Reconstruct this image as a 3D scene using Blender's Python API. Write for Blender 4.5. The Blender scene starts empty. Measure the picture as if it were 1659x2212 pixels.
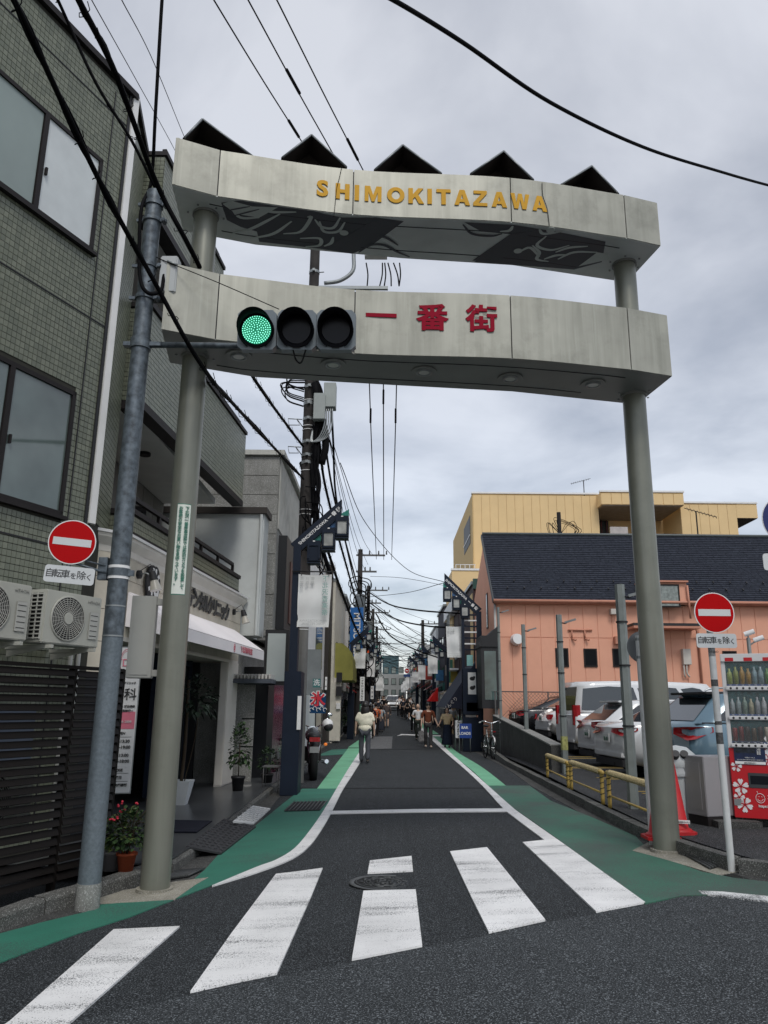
import bpy, bmesh, math, random
import numpy as np
from mathutils import Vector, Matrix, geometry
random.seed(7)
R=math.radians
sc=bpy.context.scene
col=sc.collection
# ------------------------------------------------------------------ camera
CAMH=1.6
def cam_basis(yaw,pitch,roll):
    f=Vector((math.sin(yaw)*math.cos(pitch),math.cos(yaw)*math.cos(pitch),math.sin(pitch)))
    r=Vector((math.cos(yaw),-math.sin(yaw),0)); u=r.cross(f)
    return f, math.cos(roll)*r+math.sin(roll)*u, -math.sin(roll)*r+math.cos(roll)*u
CF,CR,CU=cam_basis(R(-0.4342),R(14.097),R(0.62))
cam=bpy.data.objects.new('camera',bpy.data.cameras.new('camera')); col.objects.link(cam)
M3=Matrix((CR,CU,-CF)).transposed().to_4x4(); M3.translation=(0,0,CAMH)
cam.matrix_world=M3
cam.data.sensor_fit='HORIZONTAL'; cam.data.sensor_width=36; cam.data.lens=36*1668/1659
cam.data.clip_start=.05; cam.data.clip_end=3000
sc.camera=cam
# ------------------------------------------------------------------ overcast sky
w=bpy.data.worlds.new('World'); sc.world=w; w.use_nodes=True
nt=w.node_tree; nt.nodes.clear()
def N(nt,t,**k):
    n=nt.nodes.new(t)
    for a,b in k.items(): setattr(n,a,b)
    return n
out=N(nt,'ShaderNodeOutputWorld'); bg=N(nt,'ShaderNodeBackground'); add=N(nt,'ShaderNodeAddShader')
sky=N(nt,'ShaderNodeTexSky',sky_type='NISHITA'); sky.sun_disc=False; sky.sun_elevation=R(52); sky.sun_rotation=R(166)
bg.inputs['Strength'].default_value=.05
nt.links.new(sky.outputs[0],bg.inputs[0])
tc=N(nt,'ShaderNodeTexCoord'); sep=N(nt,'ShaderNodeSeparateXYZ'); nt.links.new(tc.outputs['Generated'],sep.inputs[0])
# cloud deck: project the direction onto a flat layer so the clouds flatten towards the horizon
mx=N(nt,'ShaderNodeMath',operation='MAXIMUM'); nt.links.new(sep.outputs[2],mx.inputs[0]); mx.inputs[1].default_value=0
ad=N(nt,'ShaderNodeMath',operation='ADD'); nt.links.new(mx.outputs[0],ad.inputs[0]); ad.inputs[1].default_value=.16
dv=N(nt,'ShaderNodeVectorMath',operation='DIVIDE'); cb=N(nt,'ShaderNodeCombineXYZ')
for i in range(3): nt.links.new(ad.outputs[0],cb.inputs[i])
nt.links.new(tc.outputs['Generated'],dv.inputs[0]); nt.links.new(cb.outputs[0],dv.inputs[1])
n1=N(nt,'ShaderNodeTexNoise'); n1.inputs['Scale'].default_value=1.7; n1.inputs['Detail'].default_value=6; n1.inputs['Roughness'].default_value=.52; n1.inputs['Distortion'].default_value=.25
nt.links.new(dv.outputs[0],n1.inputs['Vector'])
cr=N(nt,'ShaderNodeValToRGB'); nt.links.new(n1.outputs['Fac'],cr.inputs[0])
cr.color_ramp.elements[0].position=.34; cr.color_ramp.elements[0].color=(.36,.368,.392,1)
cr.color_ramp.elements[1].position=.62; cr.color_ramp.elements[1].color=(.675,.678,.695,1)
bg2=N(nt,'ShaderNodeBackground'); nt.links.new(cr.outputs[0],bg2.inputs[0]); bg2.inputs[1].default_value=.86
nt.links.new(bg.outputs[0],add.inputs[0]); nt.links.new(bg2.outputs[0],add.inputs[1]); nt.links.new(add.outputs[0],out.inputs[0])
sd=bpy.data.lights.new('sun','SUN'); sd.energy=1.5; sd.angle=R(18); sd.color=(1,.97,.92)
so=bpy.data.objects.new('sun',sd); col.objects.link(so); so.rotation_euler=(R(38),0,R(14)); 
sc.view_settings.view_transform='Standard'; sc.view_settings.look='None'; sc.view_settings.exposure=.12; sc.view_settings.gamma=1
sc.cycles.max_bounces=6; sc.cycles.diffuse_bounces=3; sc.cycles.glossy_bounces=3; sc.cycles.transparent_max_bounces=8
# ------------------------------------------------------------------ survey helpers: bearings measured on the photo -> metres
CAM=Vector((0,0,CAMH))
def ray(px,py): return CF+CR*((px-829.5)/1668)-CU*((py-1106)/1668)
def sst(a,b,x):
    t=min(1,max(0,(x-a)/(b-a))); return t*t*(3-2*t)
def hz(x,y):   # height of the ground: cross-fall near the gate, a slow climb far up the street
    return .045*(min(3.3,max(-4,x))+2.04)*(1-sst(17,31,y))+.036*max(0,min(y,80)-46)+.45*sst(3.6,3.9,x)*sst(19,25,y)*(1-sst(40,46,y))
def g(px,py,dz=0):
    d=ray(px,py); p=t=1.
    while t<900:
        q=CAM+d*t
        if q.z<hz(q.x,q.y)+dz: break
        p=t; t*=1.02
    for _ in range(30):
        m=(p+t)/2; q=CAM+d*m
        if q.z<hz(q.x,q.y)+dz: t=m
        else: p=m
    return CAM+d*t
def gz(px,py,z): d=ray(px,py); return CAM+d*((z-CAMH)/d.z)
def gy(px,py,y): d=ray(px,py); return CAM+d*(y/d.y)
def gx(px,py,x): d=ray(px,py); return CAM+d*(x/d.x)
def gp(px,py,p0,ang):
    a=R(ang); n=Vector((math.cos(a),-math.sin(a),0)); d=ray(px,py)
    return CAM+d*(n.dot(Vector((p0[0],p0[1],0))-CAM)/n.dot(d))
def gv(px,py,q):
    d=ray(px,py); return CAM+d*(math.hypot(q[0],q[1])/math.hypot(d.x,d.y))
# ------------------------------------------------------------------ materials
MC={}
def mat(name,c,rough=.75,metal=0,var=.12,vs=3,grain=.0,gs=120,bump=0,bs=60,streak=0,dirt=0,spec=None,emit=None,es=1,alpha=None,coat=0):
    if name in MC: return MC[name]
    m=bpy.data.materials.new(name); m.use_nodes=True; nt=m.node_tree; b=nt.nodes['Principled BSDF']
    b.inputs['Roughness'].default_value=rough; b.inputs['Metallic'].default_value=metal
    if spec is None and rough>.6 and not metal: spec=.18
    if spec is not None: b.inputs['Specular IOR Level'].default_value=spec
    if coat: b.inputs['Coat Weight'].default_value=coat; b.inputs['Coat Roughness'].default_value=.05
    tc=N(nt,'ShaderNodeTexCoord'); C=(c[0],c[1],c[2],1); last=None
    def mixc(fac,colour,prev,blend='MIX'):
        x=N(nt,'ShaderNodeMix',data_type='RGBA',blend_type=blend)
        if isinstance(fac,float): x.inputs[0].default_value=fac
        else: nt.links.new(fac,x.inputs[0])
        if prev is None: x.inputs[6].default_value=C
        else: nt.links.new(prev,x.inputs[6])
        if isinstance(colour,tuple): x.inputs[7].default_value=colour
        else: nt.links.new(colour,x.inputs[7])
        return x.outputs[2]
    def noise(s,det=3,sx=None,ro=.55):
        n=N(nt,'ShaderNodeTexNoise'); n.inputs['Scale'].default_value=s; n.inputs['Detail'].default_value=det; n.inputs['Roughness'].default_value=ro
        if sx:
            mp=N(nt,'ShaderNodeMapping'); mp.inputs['Scale'].default_value=sx; nt.links.new(tc.outputs['Object'],mp.inputs[0]); nt.links.new(mp.outputs[0],n.inputs[0])
        else: nt.links.new(tc.outputs['Object'],n.inputs[0])
        return n.outputs['Fac']
    def ramp(f,a,b_,ca=0.,cb_=1.):
        r=N(nt,'ShaderNodeMapRange'); nt.links.new(f,r.inputs[0]); r.inputs[1].default_value=a; r.inputs[2].default_value=b_; r.inputs[3].default_value=ca; r.inputs[4].default_value=cb_
        return r.outputs[0]
    if var:
        last=mixc(ramp(noise(vs),.3,.7,0,1.),tuple(max(0,x*(1-2*var)) for x in c)+(1,),last)
    if streak:
        last=mixc(ramp(noise(1,4,(9,9,.6)),.45,.75,0,streak),(c[0]*.35,c[1]*.36,c[2]*.33,1),last)
        last=mixc(ramp(noise(1,3,(23,23,.9)),.58,.78,0,streak*.7),(min(1,c[0]*1.35),min(1,c[1]*1.38),min(1,c[2]*1.4),1),last)
    if dirt:
        last=mixc(ramp(noise(1.7,6,None,.7),.5,.72,0,dirt),(c[0]*.3,c[1]*.3,c[2]*.28,1),last)
    if grain:
        last=mixc(ramp(noise(gs,2,None,.8),.38,.60,0,grain),(c[0]*.22,c[1]*.22,c[2]*.22,1),last)
        last=mixc(ramp(noise(gs*1.37,1,None,.8),.56,.68,0,grain*.75),(min(1,c[0]*4+.06),min(1,c[1]*4+.06),min(1,c[2]*4+.06),1),last)
    if last is None: b.inputs['Base Color'].default_value=C
    else: nt.links.new(last,b.inputs['Base Color'])
    if bump:
        bn=N(nt,'ShaderNodeBump'); bn.inputs['Strength'].default_value=bump; bn.inputs['Distance'].default_value=.004
        nt.links.new(noise(bs,3),bn.inputs['Height']); nt.links.new(bn.outputs[0],b.inputs['Normal'])
    if emit: b.inputs['Emission Color'].default_value=emit+(1,); b.inputs['Emission Strength'].default_value=es
    if alpha is not None: b.inputs['Alpha'].default_value=alpha
    MC[name]=m; return m
def paintmat(name,c,base,wear,ws,sxy=(1,1),edge=.5,rough=.6):
    """road paint worn through to the asphalt by tyre bands and grain"""
    m=bpy.data.materials.new(name); m.use_nodes=True; nt=m.node_tree; b=nt.nodes['Principled BSDF']; b.inputs['Roughness'].default_value=rough
    tc=N(nt,'ShaderNodeTexCoord')
    def noise(s,sx,det=3,ro=.6):
        n=N(nt,'ShaderNodeTexNoise'); n.inputs['Scale'].default_value=s; n.inputs['Detail'].default_value=det; n.inputs['Roughness'].default_value=ro
        mp=N(nt,'ShaderNodeMapping'); mp.inputs['Scale'].default_value=sx; mp.inputs['Rotation'].default_value=(0,0,R(-14)); nt.links.new(tc.outputs['Object'],mp.inputs[0]); nt.links.new(mp.outputs[0],n.inputs[0]); return n.outputs['Fac']
    big=noise(ws,(sxy[0],sxy[1],1),3); fine=noise(105,(1,1,1),2,.85)
    a=N(nt,'ShaderNodeMath',operation='MULTIPLY_ADD'); nt.links.new(big,a.inputs[0]); a.inputs[1].default_value=edge; nt.links.new(fine,a.inputs[2])
    r=N(nt,'ShaderNodeMapRange'); nt.links.new(a.outputs[0],r.inputs[0]); r.inputs[1].default_value=wear; r.inputs[2].default_value=wear+.05
    x=N(nt,'ShaderNodeMix',data_type='RGBA'); nt.links.new(r.outputs[0],x.inputs[0]); x.inputs[6].default_value=c+(1,); x.inputs[7].default_value=base+(1,)
    y=N(nt,'ShaderNodeMix',data_type='RGBA',blend_type='MULTIPLY'); y.inputs[0].default_value=1; nt.links.new(x.outputs[2],y.inputs[6])
    r2=N(nt,'ShaderNodeMapRange'); nt.links.new(noise(1.3,(1,1,1),5,.65),r2.inputs[0]); r2.inputs[1].default_value=.3; r2.inputs[2].default_value=.7; r2.inputs[3].default_value=.78; r2.inputs[4].default_value=1.05
    nt.links.new(r2.outputs[0],y.inputs[7]); nt.links.new(y.outputs[2],b.inputs['Base Color'])
    bn=N(nt,'ShaderNodeBump'); bn.inputs['Strength'].default_value=.5; bn.inputs['Distance'].default_value=.003; nt.links.new(fine,bn.inputs['Height']); nt.links.new(bn.outputs[0],b.inputs['Normal'])
    MC[name]=m; return m
ASP=(.039,.044,.048)
asph=mat('asphalt',ASP,.85,var=.2,vs=.9,dirt=.2,grain=.95,gs=78,bump=1,bs=78)
asph2=mat('asphalt_old',(.058,.065,.070),.85,var=.14,vs=.7,grain=.9,gs=72,bump=1,bs=72,dirt=.22)
asph3=mat('asphalt_lot',(.05,.052,.055),.9,var=.2,vs=1.2,grain=.8,gs=80,bump=.8,bs=80,dirt=.4)
patchm=mat('asphalt_patch',(.16,.165,.17),.85,var=.1,grain=.5,gs=90,bump=.6)
white_p=paintmat('white_road_paint',(.86,.86,.85),(.12,.125,.13),.90,1.0,(.9,4.2),.62)
white_l=paintmat('white_line_paint',(.80,.80,.79),(.12,.125,.13),.93,1.5,(2,2),.6)
worn_p=paintmat('worn_white_paint',(.72,.73,.72),(.08,.085,.09),.80,2.0,(2,2),.6)
green_d=paintmat('green_road_paint',(.03,.185,.125),(.045,.085,.07),.95,.55,(1.2,1.2),.75,.7)
green_w=paintmat('green_road_paint_worn',(.036,.155,.10),(.058,.085,.072),.78,.8,(1.2,1.2),.6,.7)
green_l=paintmat('mint_road_paint',(.17,.47,.28),(.14,.33,.21),.93,.7,(1,1),.6,.7)
concm=mat('concrete',(.30,.30,.28),.85,var=.15,vs=2,grain=.3,gs=60,bump=.5,dirt=.5)
concd=mat('concrete_dark',(.085,.085,.082),.9,var=.2,vs=2,grain=.4,gs=60,bump=.6,dirt=.6,streak=.4)
kerbm=mat('kerb_stone',(.15,.15,.14),.88,var=.22,vs=5,grain=.5,gs=70,bump=.8,bs=40,dirt=.6)
sandm=mat('sandy_concrete',(.36,.34,.28),.9,var=.15,vs=4,grain=.3,gs=60,bump=.5,dirt=.4)
blackm=mat('black_matt',(.012,.012,.014),.6,var=0)
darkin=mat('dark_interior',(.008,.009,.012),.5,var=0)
rubber=mat('rubber',(.018,.018,.02),.55,var=0)
navy=mat('navy_paint',(.013,.020,.036),.5,var=.1,spec=.2)
galv=mat('galvanised_steel',(.15,.18,.205),.42,metal=.35,var=.34,vs=16,bump=.05,dirt=.2)
steel=mat('steel_grey',(.30,.32,.32),.4,metal=.5,var=.1)
gatem=mat('gate_metal',(.415,.412,.35),.42,metal=.2,var=.12,vs=1.8,streak=.40,dirt=.45)
pillm=mat('pillar_metal',(.23,.235,.195),.36,metal=.3,var=.10,vs=1.0,streak=.25,dirt=.25)
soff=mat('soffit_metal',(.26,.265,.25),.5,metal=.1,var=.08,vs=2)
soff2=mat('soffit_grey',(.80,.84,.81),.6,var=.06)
yelm=mat('yellow_letter',(.66,.36,.035),.6,var=.06,spec=.15)
redm=mat('crimson_letter',(.28,.002,.02),.6,var=.05,spec=.1)
redp=mat('sign_red',(.46,.002,.004),.5,var=.03,spec=.1)
whitep=mat('white_enamel',(.78,.78,.77),.35,var=.04)
offw=mat('off_white_paint',(.62,.60,.56),.55,var=.06,dirt=.1)
wpost=mat('scuffed_white_post',(.64,.65,.64),.45,var=.05,streak=.25,dirt=.55)
darkg=mat('dark_bronze',(.022,.019,.019),.55,var=.08,spec=.2)
tilem=mat('green_grey_tile',(.205,.215,.165),.35,var=.10,vs=30)
grout=mat('grout',(.05,.05,.042),.9,var=.1)
glass=mat('window_glass',(.16,.21,.20),.06,metal=0,var=.25,vs=1.1,spec=1.0)
frost=mat('frosted_glass',(.27,.33,.31),.22,var=.10,vs=1.0,spec=.8)
blind=mat('white_blind',(.66,.70,.70),.35,var=.06,spec=.7)
dglass=mat('dark_glass',(.012,.014,.018),.08,var=.1,spec=.35)
cableM=mat('cable_black',(.004,.004,.005),.7,var=0,spec=.08)
chrome=mat('chrome',(.6,.62,.64),.15,metal=1,var=0)
# ------------------------------------------------------------------ mesh helpers
INV={}
class MB:
    def __init__(s): s.v=[]; s.f=[]; s.sm=[]
    def add(s,vs,fs,smooth=False):
        n=len(s.v); s.v+= [Vector(v) for v in vs]; s.f+=[tuple(i+n for i in f) for f in fs]; s.sm+=[smooth]*len(fs); return s
    def box(s,x0,x1,y0,y1,z0,z1):
        return s.add([(x0,y0,z0),(x1,y0,z0),(x1,y1,z0),(x0,y1,z0),(x0,y0,z1),(x1,y0,z1),(x1,y1,z1),(x0,y1,z1)],[(0,3,2,1),(4,5,6,7),(0,1,5,4),(1,2,6,5),(2,3,7,6),(3,0,4,7)])
    def obox(s,c,u,v,n,a,b,d,d0=0.):
        """box: centre c, half sizes a,b along u,v, thickness from d0 to d along n"""
        c,u,v,n=map(Vector,(c,u,v,n)); P=[c+u*(i*a)+v*(j*b)+n*k for k in (d0,d) for (i,j) in ((-1,-1),(1,-1),(1,1),(-1,1))]
        F=[(0,3,2,1),(4,5,6,7),(0,1,5,4),(1,2,6,5),(2,3,7,6),(3,0,4,7)]
        if u.cross(v).dot(n)*(d-d0)<0: F=[f[::-1] for f in F]
        return s.add(P,F)
    def cyl(s,p0,p1,r0,r1=None,seg=12,cap=True,smooth=True):
        p0,p1=Vector(p0),Vector(p1); r1=r0 if r1 is None else r1; d=(p1-p0).normalized()
        a=d.orthogonal().normalized(); b=d.cross(a); V=[]
        for p,r in ((p0,r0),(p1,r1)): V+=[p+(a*math.cos(2*math.pi*i/seg)+b*math.sin(2*math.pi*i/seg))*r for i in range(seg)]
        s.add(V,[(i,(i+1)%seg,seg+(i+1)%seg,seg+i) for i in range(seg)],smooth)
        if cap: s.add(V,[tuple(range(seg))[::-1],tuple(seg+i for i in range(seg))],False)
        return s
    def tube(s,pts,r,seg=8,cap=True):
        pts=[Vector(p) for p in pts]; n=len(pts); V=[]; pa=None
        for i,p in enumerate(pts):
            d=(pts[min(i+1,n-1)]-pts[max(i-1,0)]).normalized()
            if pa is None: a=d.orthogonal().normalized()
            else:
                a=pa-d*pa.dot(d); a=a.normalized() if a.length>1e-5 else d.orthogonal().normalized()
            pa=a; b=d.cross(a); rr=r[i] if isinstance(r,(list,tuple)) else r
            V+=[p+(a*math.cos(2*math.pi*k/seg)+b*math.sin(2*math.pi*k/seg))*rr for k in range(seg)]
        F=[(i*seg+k,i*seg+(k+1)%seg,(i+1)*seg+(k+1)%seg,(i+1)*seg+k) for i in range(n-1) for k in range(seg)]
        s.add(V,F,True)
        if cap:
            m=len(s.v)-n*seg; s.f+=[tuple(m+k for k in range(seg))[::-1],tuple(m+(n-1)*seg+k for k in range(seg))]; s.sm+=[False,False]
        return s
    def prism(s,poly,z0,z1):
        n=len(poly); A=sum(poly[i][0]*poly[(i+1)%n][1]-poly[(i+1)%n][0]*poly[i][1] for i in range(n))
        if A<0: poly=poly[::-1]
        V=[(p[0],p[1],z0) for p in poly]+[(p[0],p[1],z1) for p in poly]
        return s.add(V,[tuple(range(n))[::-1],tuple(n+i for i in range(n))]+[(i,(i+1)%n,n+(i+1)%n,n+i) for i in range(n)])
    def slab(s,pts,off):
        """flat outline pts extruded by vector off"""
        pts=[Vector(p) for p in pts]; off=Vector(off); n=len(pts)
        nr=sum(((pts[i]-pts[0]).cross(pts[(i+1)%n]-pts[0]) for i in range(1,n)),Vector()); 
        if nr.dot(off)<0: pts=pts[::-1]
        t=geometry.tessellate_polygon([pts]); V=pts+[p+off for p in pts]
        F=[]
        for a,b,c in t:
            q=(pts[b]-pts[a]).cross(pts[c]-pts[a])
            if q.dot(off)<0: a,c=c,a
            F+=[(a,c,b),(n+a,n+b,n+c)]
        return s.add(V,F+[(i,(i+1)%n,n+(i+1)%n,n+i) for i in range(n)])
    def ell(s,c,rx,ry,rz,nu=12,nv=8,cut=None,jit=0):
        c=Vector(c); V=[];
        for j in range(nv+1):
            th=math.pi*j/nv
            for i in range(nu):
                k=1+random.uniform(-jit,jit); ph=2*math.pi*i/nu
                V.append(c+Vector((rx*math.sin(th)*math.cos(ph),ry*math.sin(th)*math.sin(ph),rz*math.cos(th)))*k)
        return s.add(V,[(j*nu+i,(j+1)*nu+i,(j+1)*nu+(i+1)%nu,j*nu+(i+1)%nu) for j in range(nv) for i in range(nu)],True)
    def lathe(s,c,prof,seg=16):
        c=Vector(c); V=[c+Vector((r*math.cos(2*math.pi*i/seg),r*math.sin(2*math.pi*i/seg),z)) for r,z in prof for i in range(seg)]
        return s.add(V,[(j*seg+i,j*seg+(i+1)%seg,(j+1)*seg+(i+1)%seg,(j+1)*seg+i) for j in range(len(prof)-1) for i in range(seg)],True)
    def xf(s,M,n0=0):
        for i in range(n0,len(s.v)): s.v[i]=M@s.v[i]
        return s
    def mesh(s,name,m,parent=None):
        me=bpy.data.meshes.new(name); inv=INV.get(parent.name) if parent else None
        me.from_pydata([tuple(inv@v) if inv else tuple(v) for v in s.v],[],s.f); me.materials.append(m)
        me.polygons.foreach_set('use_smooth',s.sm); me.update(); return me
    def build(s,name,m,parent=None,label=None,kind=None,bevel=0):
        me=s.mesh(name,m,parent); 
        if bevel:
            bm=bmesh.new(); bm.from_mesh(me); bmesh.ops.bevel(bm,geom=[e for e in bm.edges if len(e.link_faces)==2 and e.calc_face_angle(0)>.5],offset=bevel,segments=2,affect='EDGES',clamp_overlap=True); bm.to_mesh(me); bm.free()
            me.polygons.foreach_set('use_smooth',[False]*len(me.polygons))
        return place(me,name,parent,label,kind)
def place(me,name,parent=None,label=None,kind=None,loc=None,M=None):
    o=bpy.data.objects.new(name,me); col.objects.link(o)
    if parent:
        o.parent=parent
        if parent.name in INV: INV[o.name]=INV[parent.name]
    if loc is not None: o.location=loc
    if M is not None: o.matrix_local=M
    if label: o['label']=label
    if kind: o['kind']=kind
    return o
def tag(o,label,cat,group=None):
    o['label']=label; o['category']=cat
    if group: o['group']=group
    return o
def thing(name,label,cat,loc=(0,0,0),group=None,rz=0,world=True):
    o=bpy.data.objects.new(name,None); col.objects.link(o); o.location=loc; o.rotation_euler=(0,0,rz); o.empty_display_size=.2
    tag(o,label,cat,group)
    if world: INV[o.name]=(Matrix.Translation(loc)@Matrix.Rotation(rz,4,'Z')).inverted()
    return o
def copy_tree(o,parent=None):
    c=o.copy(); col.objects.link(c); c.parent=parent
    if o.name in INV: INV[c.name]=INV[o.name]
    for ch in o.children: copy_tree(ch,c)
    return c
def single(mb,name,m,label,cat,group=None,bevel=0):
    """a thing that is one mesh, origin at its base"""
    c=sum(mb.v,Vector())/len(mb.v); c.z=min(v.z for v in mb.v)
    for i,v in enumerate(mb.v): mb.v[i]=v-c
    o=mb.build(name,m,bevel=bevel); o.location=c; return tag(o,label,cat,group)
def txt(s,size,c,u,v,m,parent,name='lettering',off=0,ext=.002,proud=.003,sx=1.,align='CENTER',mirror=False,kind=None,spacing=1.):
    cu=bpy.data.curves.new('t','FONT'); cu.body=s; cu.size=size; cu.extrude=ext; cu.offset=off; cu.align_x=align; cu.align_y='CENTER'; cu.resolution_u=3; cu.space_character=spacing
    o=bpy.data.objects.new('t',cu); col.objects.link(o); bpy.context.view_layer.update()
    me=bpy.data.meshes.new_from_object(o.evaluated_get(bpy.context.evaluated_depsgraph_get())); bpy.data.objects.remove(o); bpy.data.curves.remove(cu)
    u=Vector(u).normalized(); v=Vector(v); v=(v-u*v.dot(u)).normalized(); n=u.cross(v)
    if mirror: sx=-sx
    T=Matrix((u*sx,v,n)).transposed().to_4x4(); T.translation=Vector(c)+n*(proud+ext)
    inv=INV.get(parent.name) if parent else None
    me.transform((inv@T) if inv else T)
    if mirror: me.flip_normals()
    me.materials.clear(); me.materials.append(m); me.name=name
    return place(me,name,parent,None,kind)
def vtxt(s,size,c,u,v,m,parent,name='lettering',pitch=None,off=0,sx=1,mirror=False):
    """vertical writing: joined into one print"""
    pitch=pitch or size*1.05; ob=[]
    v=Vector(v).normalized(); c=Vector(c); n=len(s)
    for i,ch in enumerate(s):
        if ch!=' ': ob.append(txt(ch,size,c+v*((n-1)/2-i)*pitch,u,v,m,parent,name,off,sx=sx,mirror=mirror))
    bm=bmesh.new()
    for o in ob: bm.from_mesh(o.data)
    me=ob[0].data; bm.to_mesh(me); bm.free()
    for o in ob[1:]: bpy.data.objects.remove(o)
    return ob[0]
def drape(name,poly,m,dz,kind=None,step=1.0):
    """a sheet of ground cover following the lie of the land"""
    pts=[Vector((p[0],p[1],0)) for p in poly]
    bm=bmesh.new(); vs=[bm.verts.new(p) for p in pts]
    for t in geometry.tessellate_polygon([pts]):
        try: bm.faces.new([vs[i] for i in t])
        except ValueError: pass
    bmesh.ops.recalc_face_normals(bm,faces=bm.faces)
    xs=[p.x for p in pts]; ys=[p.y for p in pts]
    cuts=[(Vector((x,0,0)),Vector((1,0,0))) for x in list(range(-4,7))+[3.3,3.6,3.9] if min(xs)<x<max(xs)]
    cuts+=[(Vector((0,y,0)),Vector((0,1,0))) for y in list(np.arange(17,31.1,.5))+[31.5,40,42,44,46,80] if min(ys)<y<max(ys)]
    for c,n in cuts: bmesh.ops.bisect_plane(bm,geom=list(bm.verts)+list(bm.edges)+list(bm.faces),plane_co=c,plane_no=n)
    for v in bm.verts: v.co.z=hz(v.co.x,v.co.y)+dz
    for f in bm.faces:
        if f.normal.z<0: f.normal_flip()
    bm.normal_update()
    for f in bm.faces:
        if f.normal.z<0: f.normal_flip()
    if dz>0 and max(xs)-min(xs)<60:   # a skirt closes the sheet's edge down to the layer below
        for e in [e for e in bm.edges if len(e.link_faces)==1]:
            a,b=e.verts; f=e.link_faces[0]; L=[l.vert for l in f.loops]
            if L[(L.index(a)+1)%len(L)]!=b: a,b=b,a
            lo=min(dz,.013); c=bm.verts.new(b.co-Vector((0,0,lo))); d=bm.verts.new(a.co-Vector((0,0,lo)))
            try: bm.faces.new((b,a,d,c))
            except ValueError: pass
    me=bpy.data.meshes.new(name); bm.to_mesh(me); bm.free(); me.materials.append(m)
    return place(me,name,None,None,kind)
def gpoly(px,dz=0): return [g(*p) for p in px]
def spline(P,n=8):
    P=[Vector(p) for p in P]; o=[]
    Q=[P[0]*2-P[1]]+P+[P[-1]*2-P[-2]]
    for i in range(1,len(Q)-2):
        for k in range(n):
            t=k/n; a,b,c,d=Q[i-1:i+3]
            o.append(.5*((2*b)+(c-a)*t+(2*a-5*b+4*c-d)*t*t+(3*b-a-3*c+d)*t**3))
    return o+[P[-1]]
# ================================================================== GROUND
bm=[(-400,-60),(400,-60),(400,900),(-400,900)]
drape('ground',bm,asph3,-.02,'structure')
drape('street',[(-2.6,5),(3.6,5),(3.6,200),(-3.2,200),(-3.2,40),(-2.35,17)],asph,.0,'structure')
far_road=[(-14,-14),(16,-14),(16,9.2),(3.9,9.2),(2.5,9.3),(-2.2,9.3),(-3.0,8.1),(-6.2,.5),(-14,-1)]
drape('junction',far_road,asph,.002,'structure')
near=[g(*p) for p in ((-300,2330),(0,2255),(200,2200),(410,2150),(600,2111),(760,2080),(912,2050),(1056,2021),(1180,1994),(1290,1975),(1396,1955),(1506,1931),(1659,1902))]
drape('main_road',[(-9,-10)]+near+[(14,7.5),(14,-10)],asph2,.004,'structure')
# gutters and aprons
drape('gutter',gpoly([(0,2012),(165,1950),(290,1920),(372,1884),(430,1850),(553,1738),(640,1665),(700,1615),(668,1640),(553,1786),(477,1843),(443,1881),(377,1946),(213,1960),(0,2030)]),concd,.0055,'structure')
drape('pillar_apron',gpoly([(205,1955),(213,1935),(372,1908),(450,1898),(422,1914),(377,1946),(283,1952)]),sandm,.0125,'structure')
drape('gutter',gpoly([(1040,1612),(1106,1656),(1399,1812),(1480,1850),(1659,1915),(1659,1890),(1520,1880),(1396,1835),(1373,1810),(1273,1767),(1150,1700),(1010,1612)]),concd,.0055,'structure')
drape('pillar_apron',gpoly([(1366,1840),(1400,1822),(1480,1835),(1560,1862),(1600,1885),(1550,1893),(1439,1860)]),sandm,.0125,'structure')
# green walking strips, near part
GL=[(553,1784),(477,1842),(443,1880),(410,1909),(377,1944),(283,1951),(213,1957),(187,1972),(90,1995),(-40,2030),(-40,2098),(0,2082),(80,2051),(167,2019),(283,1982),(367,1949),(458,1914),(553,1884),(630,1852),(670,1818),(700,1775),(728,1725),(738,1704.6),(653,1704.6),(614,1735)]
drape('green_path',gpoly(GL),green_d,.0095,'structure')
GR=[(1040,1698),(1144,1698.6),(1189,1731),(1273,1765),(1373,1808),(1396,1833),(1370,1842),(1439,1858),(1516,1886),(1590,1900),(1720,1915),(1720,1948),(1539,1936),(1473,1938),(1394,1955),(1300,1885),(1203,1813)]
drape('green_path',gpoly(GR),green_w,.012,'structure')
drape('mint_path',gpoly([(685,1704.6),(732,1704.6),(785,1625),(783,1617),(752,1617)]),green_l,.012,'structure')
drape('green_patch',gpoly([(685,1633),(716,1620),(780,1617),(776,1628)]),green_d,.009,'structure')
drape('mint_path',gpoly([(752,1615),(782,1615),(806,1582),(812,1568),(806,1568)]),green_l,.012,'structure')
drape('mint_path',gpoly([(935,1591),(1055,1698.6),(1093,1698.6),(949,1591)]),green_l,.012,'structure')
drape('mint_path',gpoly([(880,1548),(930,1586),(948,1586),(885,1545)]),green_l,.012,'structure')
LL=[(458,1916),(553,1876),(596,1860),(636,1835),(670,1795),(700,1751),(728,1703),(753,1661),(776,1625),(793,1595),(806,1574),(818,1555)]
LR=[(458,1917),(553,1888),(630,1858),(670,1828),(700,1785),(720,1748),(740,1708),(761,1675),(782,1640),(799,1600),(810,1577),(820,1556)]
def smooth2(P):
    return [(p.x,p.y) for p in spline([Vector((a,b,0)) for a,b in P],4)]
def strip(name,A,B,m,dz):
    A=[g(*p) for p in A]; B=[g(*p) for p in B]
    return drape(name,A+B[::-1],m,dz,'structure')
strip('edge_line',smooth2(LL),smooth2(LR),white_l,.0145)
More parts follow.
